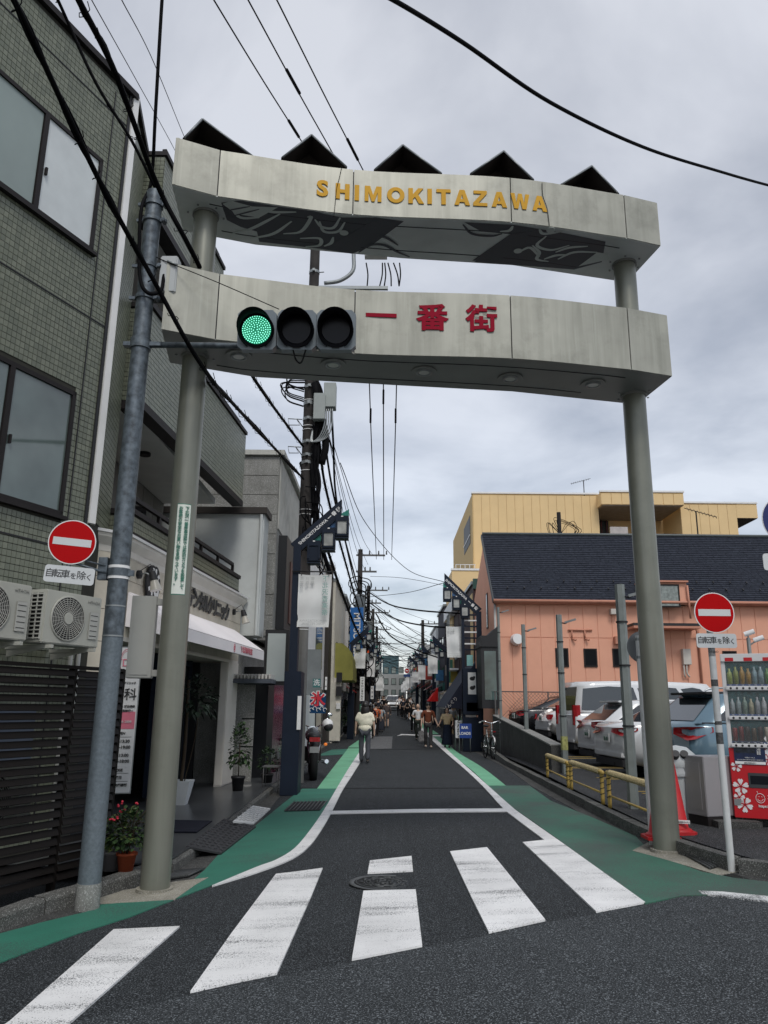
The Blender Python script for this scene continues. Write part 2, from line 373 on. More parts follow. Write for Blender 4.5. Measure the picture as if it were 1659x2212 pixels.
strip('edge_line',smooth2([(874,1542),(893,1562),(930,1596),(961,1625),(1010,1668),(1046,1703),(1083,1744),(1106,1764),(1176,1817)]),smooth2([(878,1542),(899,1562),(941,1596),(976,1629),(1020,1668),(1057,1701),(1106,1745),(1131,1764),(1203,1815)]),white_l,.0145)
drape('stop_line',gpoly([(709,1760),(900,1756.5),(1100,1755),(1093,1748.5),(900,1750),(714,1754)]),white_l,.0165,'structure')
for P in ([(245,2012),(388,2005),(150,2215),(120,2240),(-20,2240),(20,2212)],
          [(596,1891),(640,1886),(697,1878),(672,1940),(598,2107),(500,2127),(411,2147),(500,2020)],
          [(799,1862),(889,1852),(892,1884),(794,1889)],
          [(785,1928),(898,1925),(912,2047),(760,2077)],
          [(972,1842),(1052,1833),(1110,1905),(1178,1991),(1056,2018),(1020,1945)],
          [(1129,1822),(1176,1817),(1203,1815),(1394,1953),(1288,1973)]):
    drape('crosswalk_stripe',gpoly(P),white_p,.0155,'structure')
drape('dashed_line',gpoly([(1509,1928),(1560,1930),(1720,1946),(1720,1957),(1600,1945),(1518,1935)]),worn_p,.0145,'structure')
drape('asphalt_patch',gpoly([(800,1591),(848,1591),(846,1617),(793,1618)]),patchm,.004,'structure')
drape('white_mark',gpoly([(858,1590),(870,1588),(952,1591),(952,1589),(866,1586)]),white_l,.0145,'structure')
for P in ([(583,1703),(738,1704),(1046,1703),(1046,1701.5),(738,1702),(583,1701)],[(812,1618),(985,1617),(985,1618.5),(812,1619.5)]):
    drape('road_seam',gpoly(P),mat('seam_dark',(.022,.024,.026),.9,var=.1),.0045,'structure')
# manhole cover
mh=thing('manhole_cover','round cast iron manhole cover between two pieces of the middle crosswalk stripe','manhole cover',g(829,1907))
c=g(829,1907); c.z+=.003; r=.155*.98
rx=(g(903,1907)-g(755,1907)).length/2
iron=mat('cast_iron',(.10,.105,.105),.5,metal=.4,var=.2,vs=30,bump=.4)
irond=mat('cast_iron_dark',(.02,.021,.022),.7,var=.1)
MB().lathe((c.x,c.y,c.z),[(rx*.86,.002),(rx*.9,.004),(rx*.98,.004),(rx,.0)],40).build('frame_ring',iron,mh)
MB().lathe((c.x,c.y,c.z),[(0.001,.002),(rx*.86,.002)],32).build('cover_plate',irond,mh)
m=MB()
for k in range(10):
    a=k*2*math.pi/10
    for q in range(3):
        rr=rx*(.22+.2*q); a2=a+q*.3
        p=[(c.x+rr*math.cos(a2+t*.12)*(1+.12*math.sin(t*2)),c.y+rr*math.sin(a2+t*.12),c.z+.004) for t in range(4)]
        m.tube(p,.008,5)
for rr in (.12,.5,.8): m.tube([(c.x+rx*rr*math.cos(t*math.pi/14),c.y+rx*rr*math.sin(t*math.pi/14),c.z+.004) for t in range(29)],.0045,5)
m.build('raised_pattern',iron,mh)
# drain grates set in the gutters
def grate(P,label,name='drain_grate'):
    q=[g(*p) for p in P]; b=thing(name,label,'drain grate',q[0])
    M=MB(); up=Vector((0,0,.03)); q=[v+Vector((0,0,.014)) for v in q]
    M.slab([q[0],q[1],q[2],q[3]],(0,0,.006)); M.build('frame',irond,b)
    M=MB(); n=9
    for k in range(n+1):
        t=k/n; a=q[0].lerp(q[1],t); d=q[3].lerp(q[2],t); M.tube([a+up*.4,d+up*.4],.011,4)
    M.build('bars',iron,b)
grate([(357,1905),(405,1898),(440,1882),(384,1886)],'iron drain grate in the gutter beside the left gate pillar')
grate([(1478,1850),(1530,1850),(1585,1866),(1535,1882)],'iron drain grate in the gutter beside the right gate pillar')
grate([(615,1755),(690,1753),(706,1733),(636,1735)],'dark rectangular iron plate set in the green path by the stop line')
# kerbs: single stones along a line
def kerb(P,hgt,wd,side,name,label,n_at=.6):
    """P = ground points of the road-side foot of the kerb; side=+1: stone lies to the right of travel"""
    L=[(P[i+1]-P[i]).length for i in range(len(P)-1)]; tot=sum(L)
    root=thing(name,label,'kerb',P[0]); n=max(1,int(tot/n_at))
    def at(s):
        for i,l in enumerate(L):
            if s<=l or i==len(L)-1: return P[i].lerp(P[i+1],s/l)
            s-=l
    for k in range(n):
        a=at(tot*k/n); b=at(tot*(k+1)/n); d=(b-a).normalized(); nn=Vector((d.y,-d.x,0)).normalized()*side
        a=a+d*.006; b=b-d*.006; h=hgt*random.uniform(.96,1.03); o=nn*random.uniform(0,.006)
        M=MB(); z=Vector((0,0,1))
        pa=[a+o-z*.05,a+o+z*(h-.025),a+o+nn*.02+z*h,a+nn*wd+z*h,a+nn*wd-z*.05]; pb=[p-a+b for p in pa]
        M.add(pa+pb,[(0,1,2,3,4),(9,8,7,6,5)]+[(i,5+i,5+(i+1)%5,(i+1)%5) for i in range(5)])
        e=M.build('kerb_stone',kerbm,root)
        bm_=bmesh.new(); bm_.from_mesh(e.data); bmesh.ops.recalc_face_normals(bm_,faces=bm_.faces); bm_.to_mesh(e.data); bm_.free()
    return root
kerb([g(*p) for p in ((-60,2040),(0,2016),(163,1952),(250,1932),(360,1893))],.13,.14,-1,'kerb','rough dark kerb along the foot of the louvred fence')
kerb([g(*p) for p in ((374,1888),(424,1853),(553,1745),(640,1672),(712,1608))],.11,.13,-1,'kerb','pale kerb along the clinic terrace on the left of the street')
kerb([g(*p) for p in ((1035,1602),(1106,1655),(1250,1730),(1399,1806),(1470,1838),(1560,1868),(1640,1893),(1760,1903))],.12,.14,1,'kerb','dark kerb curving round the car park corner on the right')
# car park surface, level with the kerb top
lot=[g(*p) for p in ((1045,1600),(1112,1652),(1256,1727),(1405,1803),(1476,1832),(1566,1862),(1646,1886),(1790,1900))]
drape('car_park',lot+[Vector((22,9,0)),Vector((22,29,0)),Vector((3.6,29,0))],asph3,.10,'structure')
yl=mat('yellow_line',(.42,.30,.09),.8,var=.2)
for k,yy in enumerate((12.5,14.9,17.5,20.3,22.8)):
    for d in (0,.28): drape('bay_line',[(3.9,yy+d),(9.0,yy+d+.5),(9.0,yy+d+.56),(3.9,yy+d+.06)],yl,.106,'structure')
# ================================================================== LEFT CORNER BUILDING
AF=4.2; dF=Vector((math.sin(R(AF)),math.cos(R(AF)),0)); nF=Vector((dF.y,-dF.x,0)); F0=Vector((-3.17,15.45,0))
def Fp(y,z=0,o=0): t=(y-F0.y)/dF.y; p=F0+dF*t+nF*o; p.z=z; return p
AA=22.8; dA=Vector((math.sin(R(AA)),math.cos(R(AA)),0)); nA=Vector((dA.y,-dA.x,0)); K=Vector((-3.66,9.15,0))
def Ap(s,z=0,o=0): p=K-dA*s+nA*o; p.z=z; return p
Z=Vector((0,0,1))
bld=thing('tiled_building','green grey tiled corner building with large windows, balconies and a dental clinic at street level','building',(-4.5,9.5,0))
M=MB(); M.prism([tuple(Ap(0,0)[:2]),(-3.835,10.25),(-4.8,10.25),(-4.8,15.85),(-13,15.85),(-13,-1),tuple(Ap(9.5)[:2])],-.3,9.86); M.build('wall',grout,bld)
TIL=[]
def tiles(p0,d,n,L,z0,z1,holes=(),pw=.062,ph=.0735):
    """tile grid on a vertical face; p0 start, d direction, holes=(s0,s1,z0,z1)"""
    nx=max(1,round(L/pw)); nz=max(1,round((z1-z0)/ph)); a=L/nx; b=(z1-z0)/nz
    for i in range(nx):
        for j in range(nz):
            s=(i+.5)*a; z=z0+(j+.5)*b
            if any(h[0]<s<h[1] and h[2]<z<h[3] for h in holes): continue
            c=p0+d*s; TIL.append((Vector((c.x,c.y,z)),d,n,a*.455,b*.445))
holesA=[(.42,2.35,7.12,8.58),(.42,2.35,3.64,5.30),(.5,2.2,.3,1.6)]
tiles(Ap(0.02),-dA,nA,6.4,.1,9.8,holesA)
rd=(Vector((-3.835,10.25,0))-K); rl=rd.length; rd.normalize(); rn=Vector((rd.y,-rd.x,0))
tiles(K+rd*.02,rd,rn,rl-.02,3.8,9.8)
# balcony parapets on the street side
def parapet(y0,y1,z0,z1,xin,name):
    M=MB(); a=Fp(y0); b=Fp(y1)
    M.prism([(a.x,a.y),(b.x,b.y),(b.x-.22,b.y),(a.x-.22,a.y)],z0,z1); M.prism([(a.x-.22,a.y),(a.x-.22,a.y+.2),(xin,a.y+.2),(xin,a.y)],z0,z1)
    M.build(name,grout,bld)
    tiles(a,dF,nF,(b-a).length,z0+.1,z1-.02); tiles(Vector((xin,a.y,0)),Vector((1,0,0)),Vector((0,-1,0)),a.x-xin,z0+.1,z1-.02)
    T=MB(); T.prism([(a.x+.04,a.y-.03),(b.x+.04,b.y),(b.x-.26,b.y),(a.x-.26,a.y-.03)],z1,z1+.07)
    T.prism([(a.x-.26,a.y-.03),(a.x-.26,a.y+.24),(xin,a.y+.24),(xin,a.y-.03)],z1,z1+.07)
    T.prism([(a.x+.022,a.y-.018),(b.x+.022,b.y),(b.x-.2,b.y),(a.x-.2,a.y-.018)],z0-.03,z0+.09); T.prism([(a.x-.2,a.y-.018),(a.x-.2,a.y+.2),(xin,a.y+.2),(xin,a.y-.018)],z0-.03,z0+.09)
    T.build('parapet_trim',darkg,bld)
parapet(10.3,15.85,5.70,7.27,-3.87,'balcony_parapet')
parapet(10.3,13.55,8.72,9.87,-3.87,'balcony_parapet')
parapet(10.3,15.95,3.79,4.13,-3.87,'balcony_parapet')
wsof=mat('white_soffit',(.62,.62,.60),.6,var=.05)
for z,y1 in ((5.71,15.8),(8.73,13.5)):
    M=MB(); M.box(-4.8,-3.7,10.35,y1,z,z+.12); M.build('balcony_soffit',wsof,bld)
for y in (12.4,): MB().cyl((-4.15,y,5.66),(-4.15,y,5.71),.1,seg=16).build('ceiling_light',darkg,bld)
greyw=mat('recess_wall',(.20,.195,.18),.7,var=.08)
M=MB()
for k in range(8): M.box(-4.8,-4.785,10.3+k*.69,10.3+k*.69+.67,3.85,5.7)
M.build('recess_panels',greyw,bld)
for y0,y1,z0,z1 in ((10.7,12.3,3.9,5.3),(13.2,14.6,3.9,5.3)):
    f=MB().box(-4.79,-4.75,y0,y1,z0,z1).build('balcony_door',darkg,bld); MB().box(-4.752,-4.74,y0+.06,y1-.06,z0+.06,z1-.06).build('pane',dglass,f)
# handrails
def handrail(y0,y1,z0,z1):
    M=MB(); M.obox((Fp(y0,z1,-.08)+Fp(y1,z1,-.08))/2,dF,Z,nF,(y1-y0)/2,.03,.03,-.03)
    r=M.build('handrail',darkg,bld)
    n=int((y1-y0)/1.0)
    for k in range(n+1): MB().obox((Fp(y0+(y1-y0)*k/n,(z0+z1)/2,-.08)),dF,Z,nF,.028,(z1-z0)/2,.025,-.025).build('rail_post',darkg,r)
handrail(10.45,15.7,4.2,4.40); handrail(10.45,15.6,7.34,7.46); handrail(10.45,13.4,9.94,10.1)
# roof coping, white corner flashing
M=MB(); q=Ap(9.5,9.86,.06); k=K+nA*.06+Z*0
M.prism([(q.x,q.y),(k.x+.01,k.y),(-3.80,10.3),(-4.0,10.3),(-3.9,9.2),(q.x-.3,q.y)],9.86,9.95); M.build('roof_coping',darkg,bld)
M=MB(); a=K+nA*.035-dA*.04; M.prism([(a.x,a.y),(a.x+.05,a.y+.07),(K.x+.03,K.y+.10),(K.x-.03,K.y+.05),(K.x-.07,K.y-.02)],3.72,9.9); M.build('corner_flashing',whitep,bld)
M=MB(); M.obox(Ap(.085,6.8,.005),dA,Z,nA,.022,3.1,.02,0); M.build('black_joint',blackm,bld)
M=MB()
for z in (2.75,3.35,6.3,9.35): M.obox(Ap(3.2,z,.004),dA,Z,nA,3.1,.009,.012,0)
for s in (.42+.0,): M.obox(Ap(.36,4.9,.004),dA,Z,nA,.008,4.8,.012,0)
M.build('expansion_joint',blackm,bld)
# windows of the near wall
def window(s0,s1,z0,z1,mm):
    c=Ap((s0+s1)/2,(z0+z1)/2); w=(s1-s0)/2; h=(z1-z0)/2
    M=MB(); t=.055
    for a,b,cu,cv in ((w,t/2,0,h-t/2),(w,t/2,0,-h+t/2),(t/2,h,w-t/2,0),(t/2,h,-w+t/2,0),(t*.6,h-t,0,0)):
        M.obox(c+dA*cu+Z*cv,dA,Z,nA,a,b,.035,-.01)
    M.obox(c-Z*(h+.02),dA,Z,nA,w+.04,.022,.075,-.02)
    f=M.build('window_frame',darkg,bld)
    for i,k in enumerate((-1,1)):
        M=MB(); M.obox(c+dA*(k*w/2),dA,Z,nA,w/2-t*.8,h-t,.012,.004); M.build('pane',mm[i],f)
    M=MB(); M.obox(c+dA*(w*.08)-Z*.1,dA,Z,nA,.012,.05,.05,.02); M.build('window_latch',darkg,f)
window(.46,2.31,7.16,8.53,(frost,blind))
window(.46,2.31,3.70,5.25,(glass,glass))
M=MB(); M.obox(Ap(1.35,.95,.0),dA,Z,nA,.84,.62,.03,0); M.build('blue_shutter',mat('blue_grey_shutter',(.10,.125,.17),.5,var=.1),bld)
# curtain folds seen in the lower window are faint: one sagging drape behind the glass
# tiles: the 300 that show largest singly, the others joined
def tscore(t):
    d=t[0]-CAM; k=d.dot(CF); 
    if k<.5: return -1
    px=829.5+1668*d.dot(CR)/k; py=1106-1668*d.dot(CU)/k
    if not(-10<px<1670 and -10<py<2222): return -1
    vis=t[2].dot(-d.normalized())
    return t[3]*t[4]*max(0,vis)/k**2
TIL.sort(key=tscore,reverse=True)
tmats=[mat('green_grey_tile_%s'%n,c,.32,var=.06,vs=20) for n,c in (('mid',(.172,.187,.137)),('pale',(.198,.213,.158)),('deep',(.148,.163,.12)))]
def tile_into(M,t):
    c,d,n,a,b=t; 
    P=[c+d*(i*a)+Z*(j*b)+n*k for k in (0,.008) for (i,j) in ((-1,-1),(1,-1),(1,1),(-1,1))]
    F=[(4,5,6,7),(0,1,5,4),(1,2,6,5),(2,3,7,6),(3,0,4,7)]
    if d.cross(Z).dot(n)<0: F=[f[::-1] for f in F]
    M.add(P,F)
shared={}
for t in TIL[:300]:
    key=(round(t[1].x,2),round(t[2].x,2),round(t[3],4),round(t[4],4),random.choice((0,0,1,2)))
    if key not in shared:
        M=MB(); tile_into(M,(Vector(),)+t[1:]); me=bpy.data.meshes.new('tile'); me.from_pydata([tuple(v) for v in M.v],[],M.f); me.materials.append(tmats[key[4]]); shared[key]=me
    o=place(shared[key],'tile',bld); o.location=INV[bld.name]@t[0]
rest=[MB(),MB(),MB()]
for t in TIL[300:]: tile_into(rest[random.choice((0,0,1,2))],t)
for i,M in enumerate(rest): M.build('tiles',tmats[i],bld,kind='stuff')
# ---- dental clinic front
cream=mat('cream_stone_panel',(.70,.64,.53),.7,var=.07,vs=4,bump=.5,bs=45,dirt=.12)
creamw=mat('cream_cornice',(.78,.74,.67),.55,var=.05)
C0=Fp(10.05); C1=Vector((-3.90,9.66,0)); Ce=Fp(16.25)
M=MB(); M.prism([(C0.x-.03,C0.y+.02),(Ce.x-.03,Ce.y),(-4.8,Ce.y),(-4.8,9.9),(C1.x-.01,C1.y+.03)],2.42,3.60); M.build('clinic_fascia',cream,bld)
def panels(p0,p1,z0,z1,nx,nz,m,o=.02,name='stone_panel'):
    d=(p1-p0); L=d.length; d.normalize(); n=Vector((d.y,-d.x,0))
    for i in range(nx):
        for j in range(nz):
            off=(L/nx*.5 if False else 0)
            MB().obox(p0+d*(L*(i+.5)/nx)+Z*(z0+(z1-z0)*(j+.5)/nz),d,Z,n,L/nx/2-.004,(z1-z0)/nz/2-.004,o+random.uniform(0,.003),-.01).build(name,m,bld)
panels(C0,Ce,2.45,3.6,8,3,cream,.0)
panels(C1+Z*0,C0,1.95,3.6,1,4,cream,.02)
# the base of the chamfered pier, far column, door recess
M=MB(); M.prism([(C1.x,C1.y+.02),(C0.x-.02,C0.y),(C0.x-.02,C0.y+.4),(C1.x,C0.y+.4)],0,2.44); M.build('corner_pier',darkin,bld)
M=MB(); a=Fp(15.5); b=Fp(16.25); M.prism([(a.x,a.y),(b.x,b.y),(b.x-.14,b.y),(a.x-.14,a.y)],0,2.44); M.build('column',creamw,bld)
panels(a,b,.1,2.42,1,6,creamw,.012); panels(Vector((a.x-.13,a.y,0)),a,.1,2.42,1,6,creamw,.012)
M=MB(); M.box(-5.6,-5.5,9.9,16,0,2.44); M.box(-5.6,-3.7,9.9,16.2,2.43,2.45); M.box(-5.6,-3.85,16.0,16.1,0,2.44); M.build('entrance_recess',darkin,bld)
M=MB()
for y in (15.42,14.3,13.2): M.box(-3.95,-3.85,y-.04,y+.04,.12,2.42)
M.box(-3.95,-3.85,13.2,15.42,2.3,2.4); M.build('door_frame',navy,bld)
MB().box(-3.91,-3.89,13.24,15.38,.14,2.3).build('glass_door',dglass,bld)
# cornice
def sweep(pts,prof,m,name):
    """prof: (outward,z) section carried round the wall line pts"""
    P=[Vector(p) for p in pts]; rows=[]
    for i,p in enumerate(P):
        d0=(P[i]-P[i-1]).normalized() if i else (P[1]-P[0]).normalized(); d1=(P[i+1]-P[i]).normalized() if i<len(P)-1 else d0
        n0=Vector((d0.y,-d0.x,0)); n1=Vector((d1.y,-d1.x,0)); n=(n0+n1).normalized(); n=n/max(.3,n.dot(n0))
        rows.append([p+n*o+Z*z for o,z in prof])
    M=MB(); k=len(prof); V=[v for r_ in rows for v in r_]
    M.add(V,[(i*k+j,(i+1)*k+j,(i+1)*k+(j+1)%k,i*k+(j+1)%k) for i in range(len(P)-1) for j in range(k)]+[tuple(range(k))[::-1],tuple((len(P)-1)*k+j for j in range(k))])
    return M.build(name,m,bld)
CL=[C1+Vector((-.1,-.1,0)),C0,Ce]
sweep(CL,[(0,3.50),(.03,3.52),(.04,3.60),(.09,3.66),(.12,3.70),(.12,3.745),(0,3.745)],creamw,'cornice')
sweep(CL,[(-.02,3.748),(.15,3.748),(.15,3.785),(-.02,3.785)],whitep,'cornice_cap')
sweep([Fp(10.3),Fp(16.2)],[(0,2.40),(.015,2.40),(.015,2.46),(0,2.46)],creamw,'lintel_band')
# awning
awn=mat('awning_fabric',(.88,.84,.84),.8,var=.04,vs=1); awnu=mat('awning_underside',(.32,.29,.27),.9,var=.05)
tl=Fp(10.4,3.05,.01); tr=Fp(15.74,3.05,.01); br=gy(569,1408,15.9); bl=Vector((br.x-.0732*5.4,10.5,br.z)); v=Vector((0,0,-.17))
M=MB(); M.slab([tl,tr,br,bl],(0.012,0,.014)); M.slab([bl,br,br+v,bl+v],(.012,0,0)); M.slab([tr,br,br+v,tr+Vector((0,0,-.45))],(0,.012,0)); M.slab([tl,bl,bl+v,tl+Vector((0,0,-.45))],(0,-.012,0)); M.build('awning',awn,bld)
du=(br-bl).normalized(); redt=mat('faded_red_print',(.55,.12,.16),.6,var=0)
txt('下北沢歯科医院',.125,bl.lerp(br,.74)+Z*-.085+Vector((.013,0,0)),du,Z,redt,bld,'awning_lettering',off=.001)
M=MB(); c=bl.lerp(br,.585)+Z*-.085+Vector((.016,0,0)); M.tube([c+du*(.045*math.cos(t*math.pi/8))+Z*(.07*math.sin(t*math.pi/8)) for t in range(17)],.004,4); M.tube([c+du*(.02*math.cos(t*math.pi/8))+Z*(.035*math.sin(t*math.pi/8)) for t in range(17)],.004,4); M.build('awning_emblem',redt,bld)
# big katakana lettering
lettm=mat('dark_letter',(.055,.058,.06),.5,var=.1)
for i,ch in enumerate('デンタルクリニック'):
    y=12.95+i*.272
    for o,mm in ((.03,lettm),): txt(ch,.345,Fp(y,3.31-.018*0,.0),dF,Z,mm,bld,'letter',off=.012,ext=.012,proud=.02,sx=.95)
s=thing('round_clinic_sign','black lobed wall sign with a white character on the cream clinic wall','sign',Fp(11.0,3,0))
M=MB(); pts=[]
for k in range(40):
    a=k*2*math.pi/40; rr=.25+.025*abs(math.cos(a*3)); pts.append(Fp(11.15,3.28,.03)+dF*(rr*math.cos(a))+Z*(rr*1.05*math.sin(a)))
M.slab(pts,nF*.03); M.build('sign_board',blackm,s); txt('北',.42,Fp(11.15,3.28,.06),dF,Z,whitep,s,'lettering',off=.012)
# wall spot lamps
def spot(c,label):
    t=thing('wall_spotlight',label,'lamp',c); 
    MB().cyl(c,c+nF*.05,.06,seg=14).build('wall_base',blackm,t)
    e=c+nF*.22+Vector((0,.02,-.02)); MB().tube([c+nF*.04,c+nF*.12+Z*.02,e],.012,6).build('arm',steel,t)
    MB().cyl(e+Vector((-.02,.0,.06)),e+Vector((.02,0,-.06)),.045,.06,seg=14).build('socket',blackm,t)
    MB().cyl(e+Vector((.02,0,-.06)),e+Vector((.06,0,-.2)),.05,.085,seg=14).build('bulb',mat('lamp_glass',(.5,.48,.42),.2,var=.1),t)
    MB().tube([e+Z*.08,e+Z*.17-nF*.05,c+nF*.02+Z*.04],.006,5).build('wire',blackm,t)
p=gp(297,1241,F0,AF); spot(Vector((p.x,p.y,p.z)),'black wall spotlight on the cream clinic wall left of the gate pillar')
p=gp(503,1322,F0,AF); spot(Vector((p.x,p.y,p.z)),'small wall spotlight above the far end of the white clinic awning')
# terrace in front of the clinic
drape('clinic_terrace',[g(352,1893),g(376,1880),g(425,1846),g(553,1738),g(632,1672),Vector((-3.0,17.2,0)),Vector((-5.5,16.2,0)),Vector((-5.5,9.6,0)),Vector((-4.2,8.4,0)),Vector((-3.0,7.9,0))],mat('dark_paving',(.085,.09,.095),.28,var=.15,vs=1.5,dirt=.25),.13,'structure')
# paving joints
M=MB()
for y in np.arange(9.5,16.5,.9): M.box(-5.2,-2.3-(.0 if y>10 else .4),y,y+.012,.0,.0)
# ================================================================== LOUVRED FENCE
fb=gp(120,1922,(-2.9,7.4),AA); FQ=Vector((-2.9,7.4,0))
def Qp(s,z=0,o=0): p=FQ-dA*s+nA*o; p.z=z; return p
fence=thing('louvred_fence','dark brown louvred metal fence screening the ground floor of the tiled building','fence',Qp(0))
sl_end=-(1.0); ds=0.02
M=MB(); M.obox(Vector(),dA,Z,nA,.5,.005,.04,-.04)
def slatmesh(h):
    M=MB(); v=(Z*.9-nA*.42).normalized(); n=dA.cross(v); M.obox(Vector(),dA,v,n,h,.030,.008,-.004)
    me=bpy.data.meshes.new('slat'); me.from_pydata([tuple(p) for p in M.v],[],M.f); me.materials.append(mat('fence_brown',(.011,.009,.008),.5,var=.1,spec=.15)); return me
pe=gp(262,1500,FQ,AA); send=-((pe-FQ).dot(dA)); Lp=[(send,0.03),(.07,2.6),(2.68,5.2)]
for a,b in Lp:
    me=slatmesh((b-a)/2)
    for k in range(24): place(me,'slat',fence,loc=INV[fence.name]@Qp((a+b)/2,.10+k*.0765+random.uniform(-.003,.003)))
for s in (send-.02,.05,2.64,5.2): MB().obox(Qp(s,.93,-.02),dA,Z,nA,.018,1.0,.02,-.05).build('post',mat('fence_brown',(.03,.027,.026)),fence)
MB().obox(Qp((5.2+send)/2,1.92,-.02),dA,Z,nA,(5.2-send)/2,.015,.035,-.05).build('top_rail',mat('fence_brown',(.03,.027,.026)),fence)
# ================================================================== AIR CONDITIONERS
acm=mat('ac_ivory',(.48,.48,.425),.5,var=.05,dirt=.12); acd=mat('ac_grille_dark',(.02,.02,.02),.7,var=0); acl=mat('ac_grille_light',(.50,.50,.46),.5,var=.05)
def air_con(c,label,W=.80,H=.55,D=.29,bracket=True):
    """c: lower corner of the front face at the end towards the camera; front faces along +nA"""
    t=thing('air_conditioner_unit',label,'air conditioner',c,'air conditioning units on the tiled wall')
    u=dA; n=nA
    M=MB(); M.obox(c+u*W/2+Z*H/2,u,Z,n,W/2,H/2,0,-D); b=M.build('casing',acm,t,bevel=.012)
    fc=c+u*(W*.40)+Z*(H*.5); r=.225
    M=MB(); M.add([fc+n*.004+u*(r*math.cos(a*math.pi/16))+Z*(r*math.sin(a*math.pi/16)) for a in range(32)],[tuple(range(32))]); 
    M.build('fan_opening',acd,t)
    M=MB()
    for q in range(9):
        rr=.06+q*.0205; M.tube([fc+n*.012+u*(rr*math.cos(a*math.pi/14))+Z*(rr*math.sin(a*math.pi/14)) for a in range(29)],.0034,4,cap=False)
    for q in range(28):
        a=q*2*math.pi/28; e=u*math.cos(a)+Z*math.sin(a); M.tube([fc+n*.014+e*.06,fc+n*.010+e*r],.0028,4,cap=False)
    M.build('fan_guard',acl,t)
    MB().cyl(fc+n*.006,fc+n*.02,.06,seg=20).build('fan_hub',acm,t)
    M=MB(); M.tube([fc+n*.006+u*((r+.006)*math.cos(a*math.pi/16))+Z*((r+.006)*math.sin(a*math.pi/16)) for a in range(33)],.008,5,cap=False); M.build('fan_ring',acm,t)
    M=MB(); M.obox(c+u*(W*.86)+Z*(H*.42),u,Z,n,.065,.15,.012,0); M.build('service_cover',acl,t,bevel=.01)
    M=MB()
    for q in range(5): M.obox(c+u*(W*.86)+Z*(H*.42-.11+q*.055),u,Z,n,.05,.003,.015,.01)
    M.build('cover_ribs',acd,t)
    # side grille on the end towards the camera
    M=MB(); M.obox(c-n*D*.5+Z*H*.5,n,Z,-u,D*.42,H*.43,.003,0); M.build('side_opening',acd,t)
    M=MB()
    for q in range(12): M.obox(c-n*D*.5+Z*(H*.09+q*H*.0745),n,Z,-u,D*.43,.006,.014,0)
    for q in range(4): M.obox(c-n*D*(.08+q*.28)+Z*H*.5,n,Z,-u,.006,H*.43,.013,0)
    M.build('side_grille',acl,t)
    txt('HITACHI',.045,c+u*(W*.84)+Z*(H*.88),u,Z,mat('faint_print',(.36,.36,.33),.6,var=0),t,'badge')
    if bracket:
        M=MB()
        for q in (.12,.86):
            a=c+u*W*q; M.obox(a-n*.2-Z*.03,u,Z,n,.018,.018,.26,-.38); M.add([a-n*.56-Z*.13+u*.01,a-n*.56-Z*.04+u*.01,a+n*.0-Z*.04+u*.01,a-n*.56-Z*.13-u*.01,a-n*.56-Z*.04-u*.01,a+n*.0-Z*.04-u*.01],[(0,1,2),(5,4,3),(0,3,4,1),(1,4,5,2),(2,5,3,0)])
        M.build('wall_bracket',acm,t)
    return t
PO=K+nA*.62
c2=gp(88,1388,PO,AA); air_con(c2,'ivory air conditioner with round fan guard below the left no entry sign')
c1=c2-dA*.98; air_con(c1,'ivory air conditioner cut by the left edge of the photo, on a wall bracket')
c3=Qp(.95,.55,-.25); c3=Vector((c3.x,c3.y,.5)); air_con(c3,'air conditioner standing behind the louvred fence',bracket=False)
pp=thing('drain_pipe','pair of ivory pipes running down the wall from the air conditioner','pipe',K+nA*.2)
for q in (.05,.17):
    a=K+nA*(.1)-dA*(.0+q); M=MB().tube([a+Z*2.2,a+Z*1.7,a+Z*1.4-dA*.03,a+Z*.2-dA*.03],.024,8); M.build('pipe',acl,pp)
# ================================================================== NEIGHBOURS ON THE LEFT
plas=mat('pale_grey_plaster',(.60,.63,.62),.8,var=.08,vs=1,dirt=.18); conb=mat('weathered_concrete_block',(.34,.34,.32),.9,var=.15,vs=2,grain=.3,gs=40,bump=.6,dirt=.5,streak=.3); conb2=mat('aged_render',(.56,.56,.52),.85,var=.1,dirt=.35,streak=.15)
woodd=mat('dark_wood',(.03,.024,.02),.6,var=.15)
nb=thing('concrete_shop_house','weathered concrete block shop house with a projecting pale plaster bay beyond the clinic','building',(-4,18,0))
M=MB(); M.box(-8,-2.72,16.3,16.9,3.0,5.62); M.box(-8,-2.95,16.9,21.0,3.0,5.62); M.build('plaster_bay',plas,nb)
M=MB(); M.box(-8,-2.66,16.22,16.95,5.62,5.76); M.build('bay_eave',woodd,nb)
MB().cyl((-2.78,16.26,3.0),(-2.78,16.26,5.6),.035,seg=8).build('downpipe',plas,nb)
M=MB(); M.box(-8,-3.15,16.45,22,-.1,3.0); M.build('ground_floor_wall',conb,nb)
M=MB(); M.box(-8,-2.62,17.5,22.5,3.0,7.35); M.build('upper_wall',conb,nb)
for j in range(9): 
    MB().box(-4.4,-2.63,17.475-.0,17.5,3.1+j*.47,3.1+j*.47+.455).build('concrete_block',conb,nb)
M=MB(); M.box(-8,-2.5,17.4,22.6,7.35,7.47); M.build('roof_slab',conb2,nb)
M=MB()
for k in range(5): M.box(-2.62,-2.60,17.6+k*.95,17.6+k*.95+.93,5.6,7.3)
M.build('render_panels',conb2,nb)
M=MB(); M.box(-2.62,-2.42,17.9,21.8,3.3,5.5); M.build('window_recess',darkin,nb)
MB().box(-2.42,-2.40,18.6,20.1,3.5,5.0).build('red_brown_shutter',mat('red_brown_panel',(.09,.025,.02),.5,var=.2),nb)
MB().cyl((-5.2,16.1,4.3),(-5.2,16.28,4.3),.09,seg=12).build('vent_pipe',plas,nb)
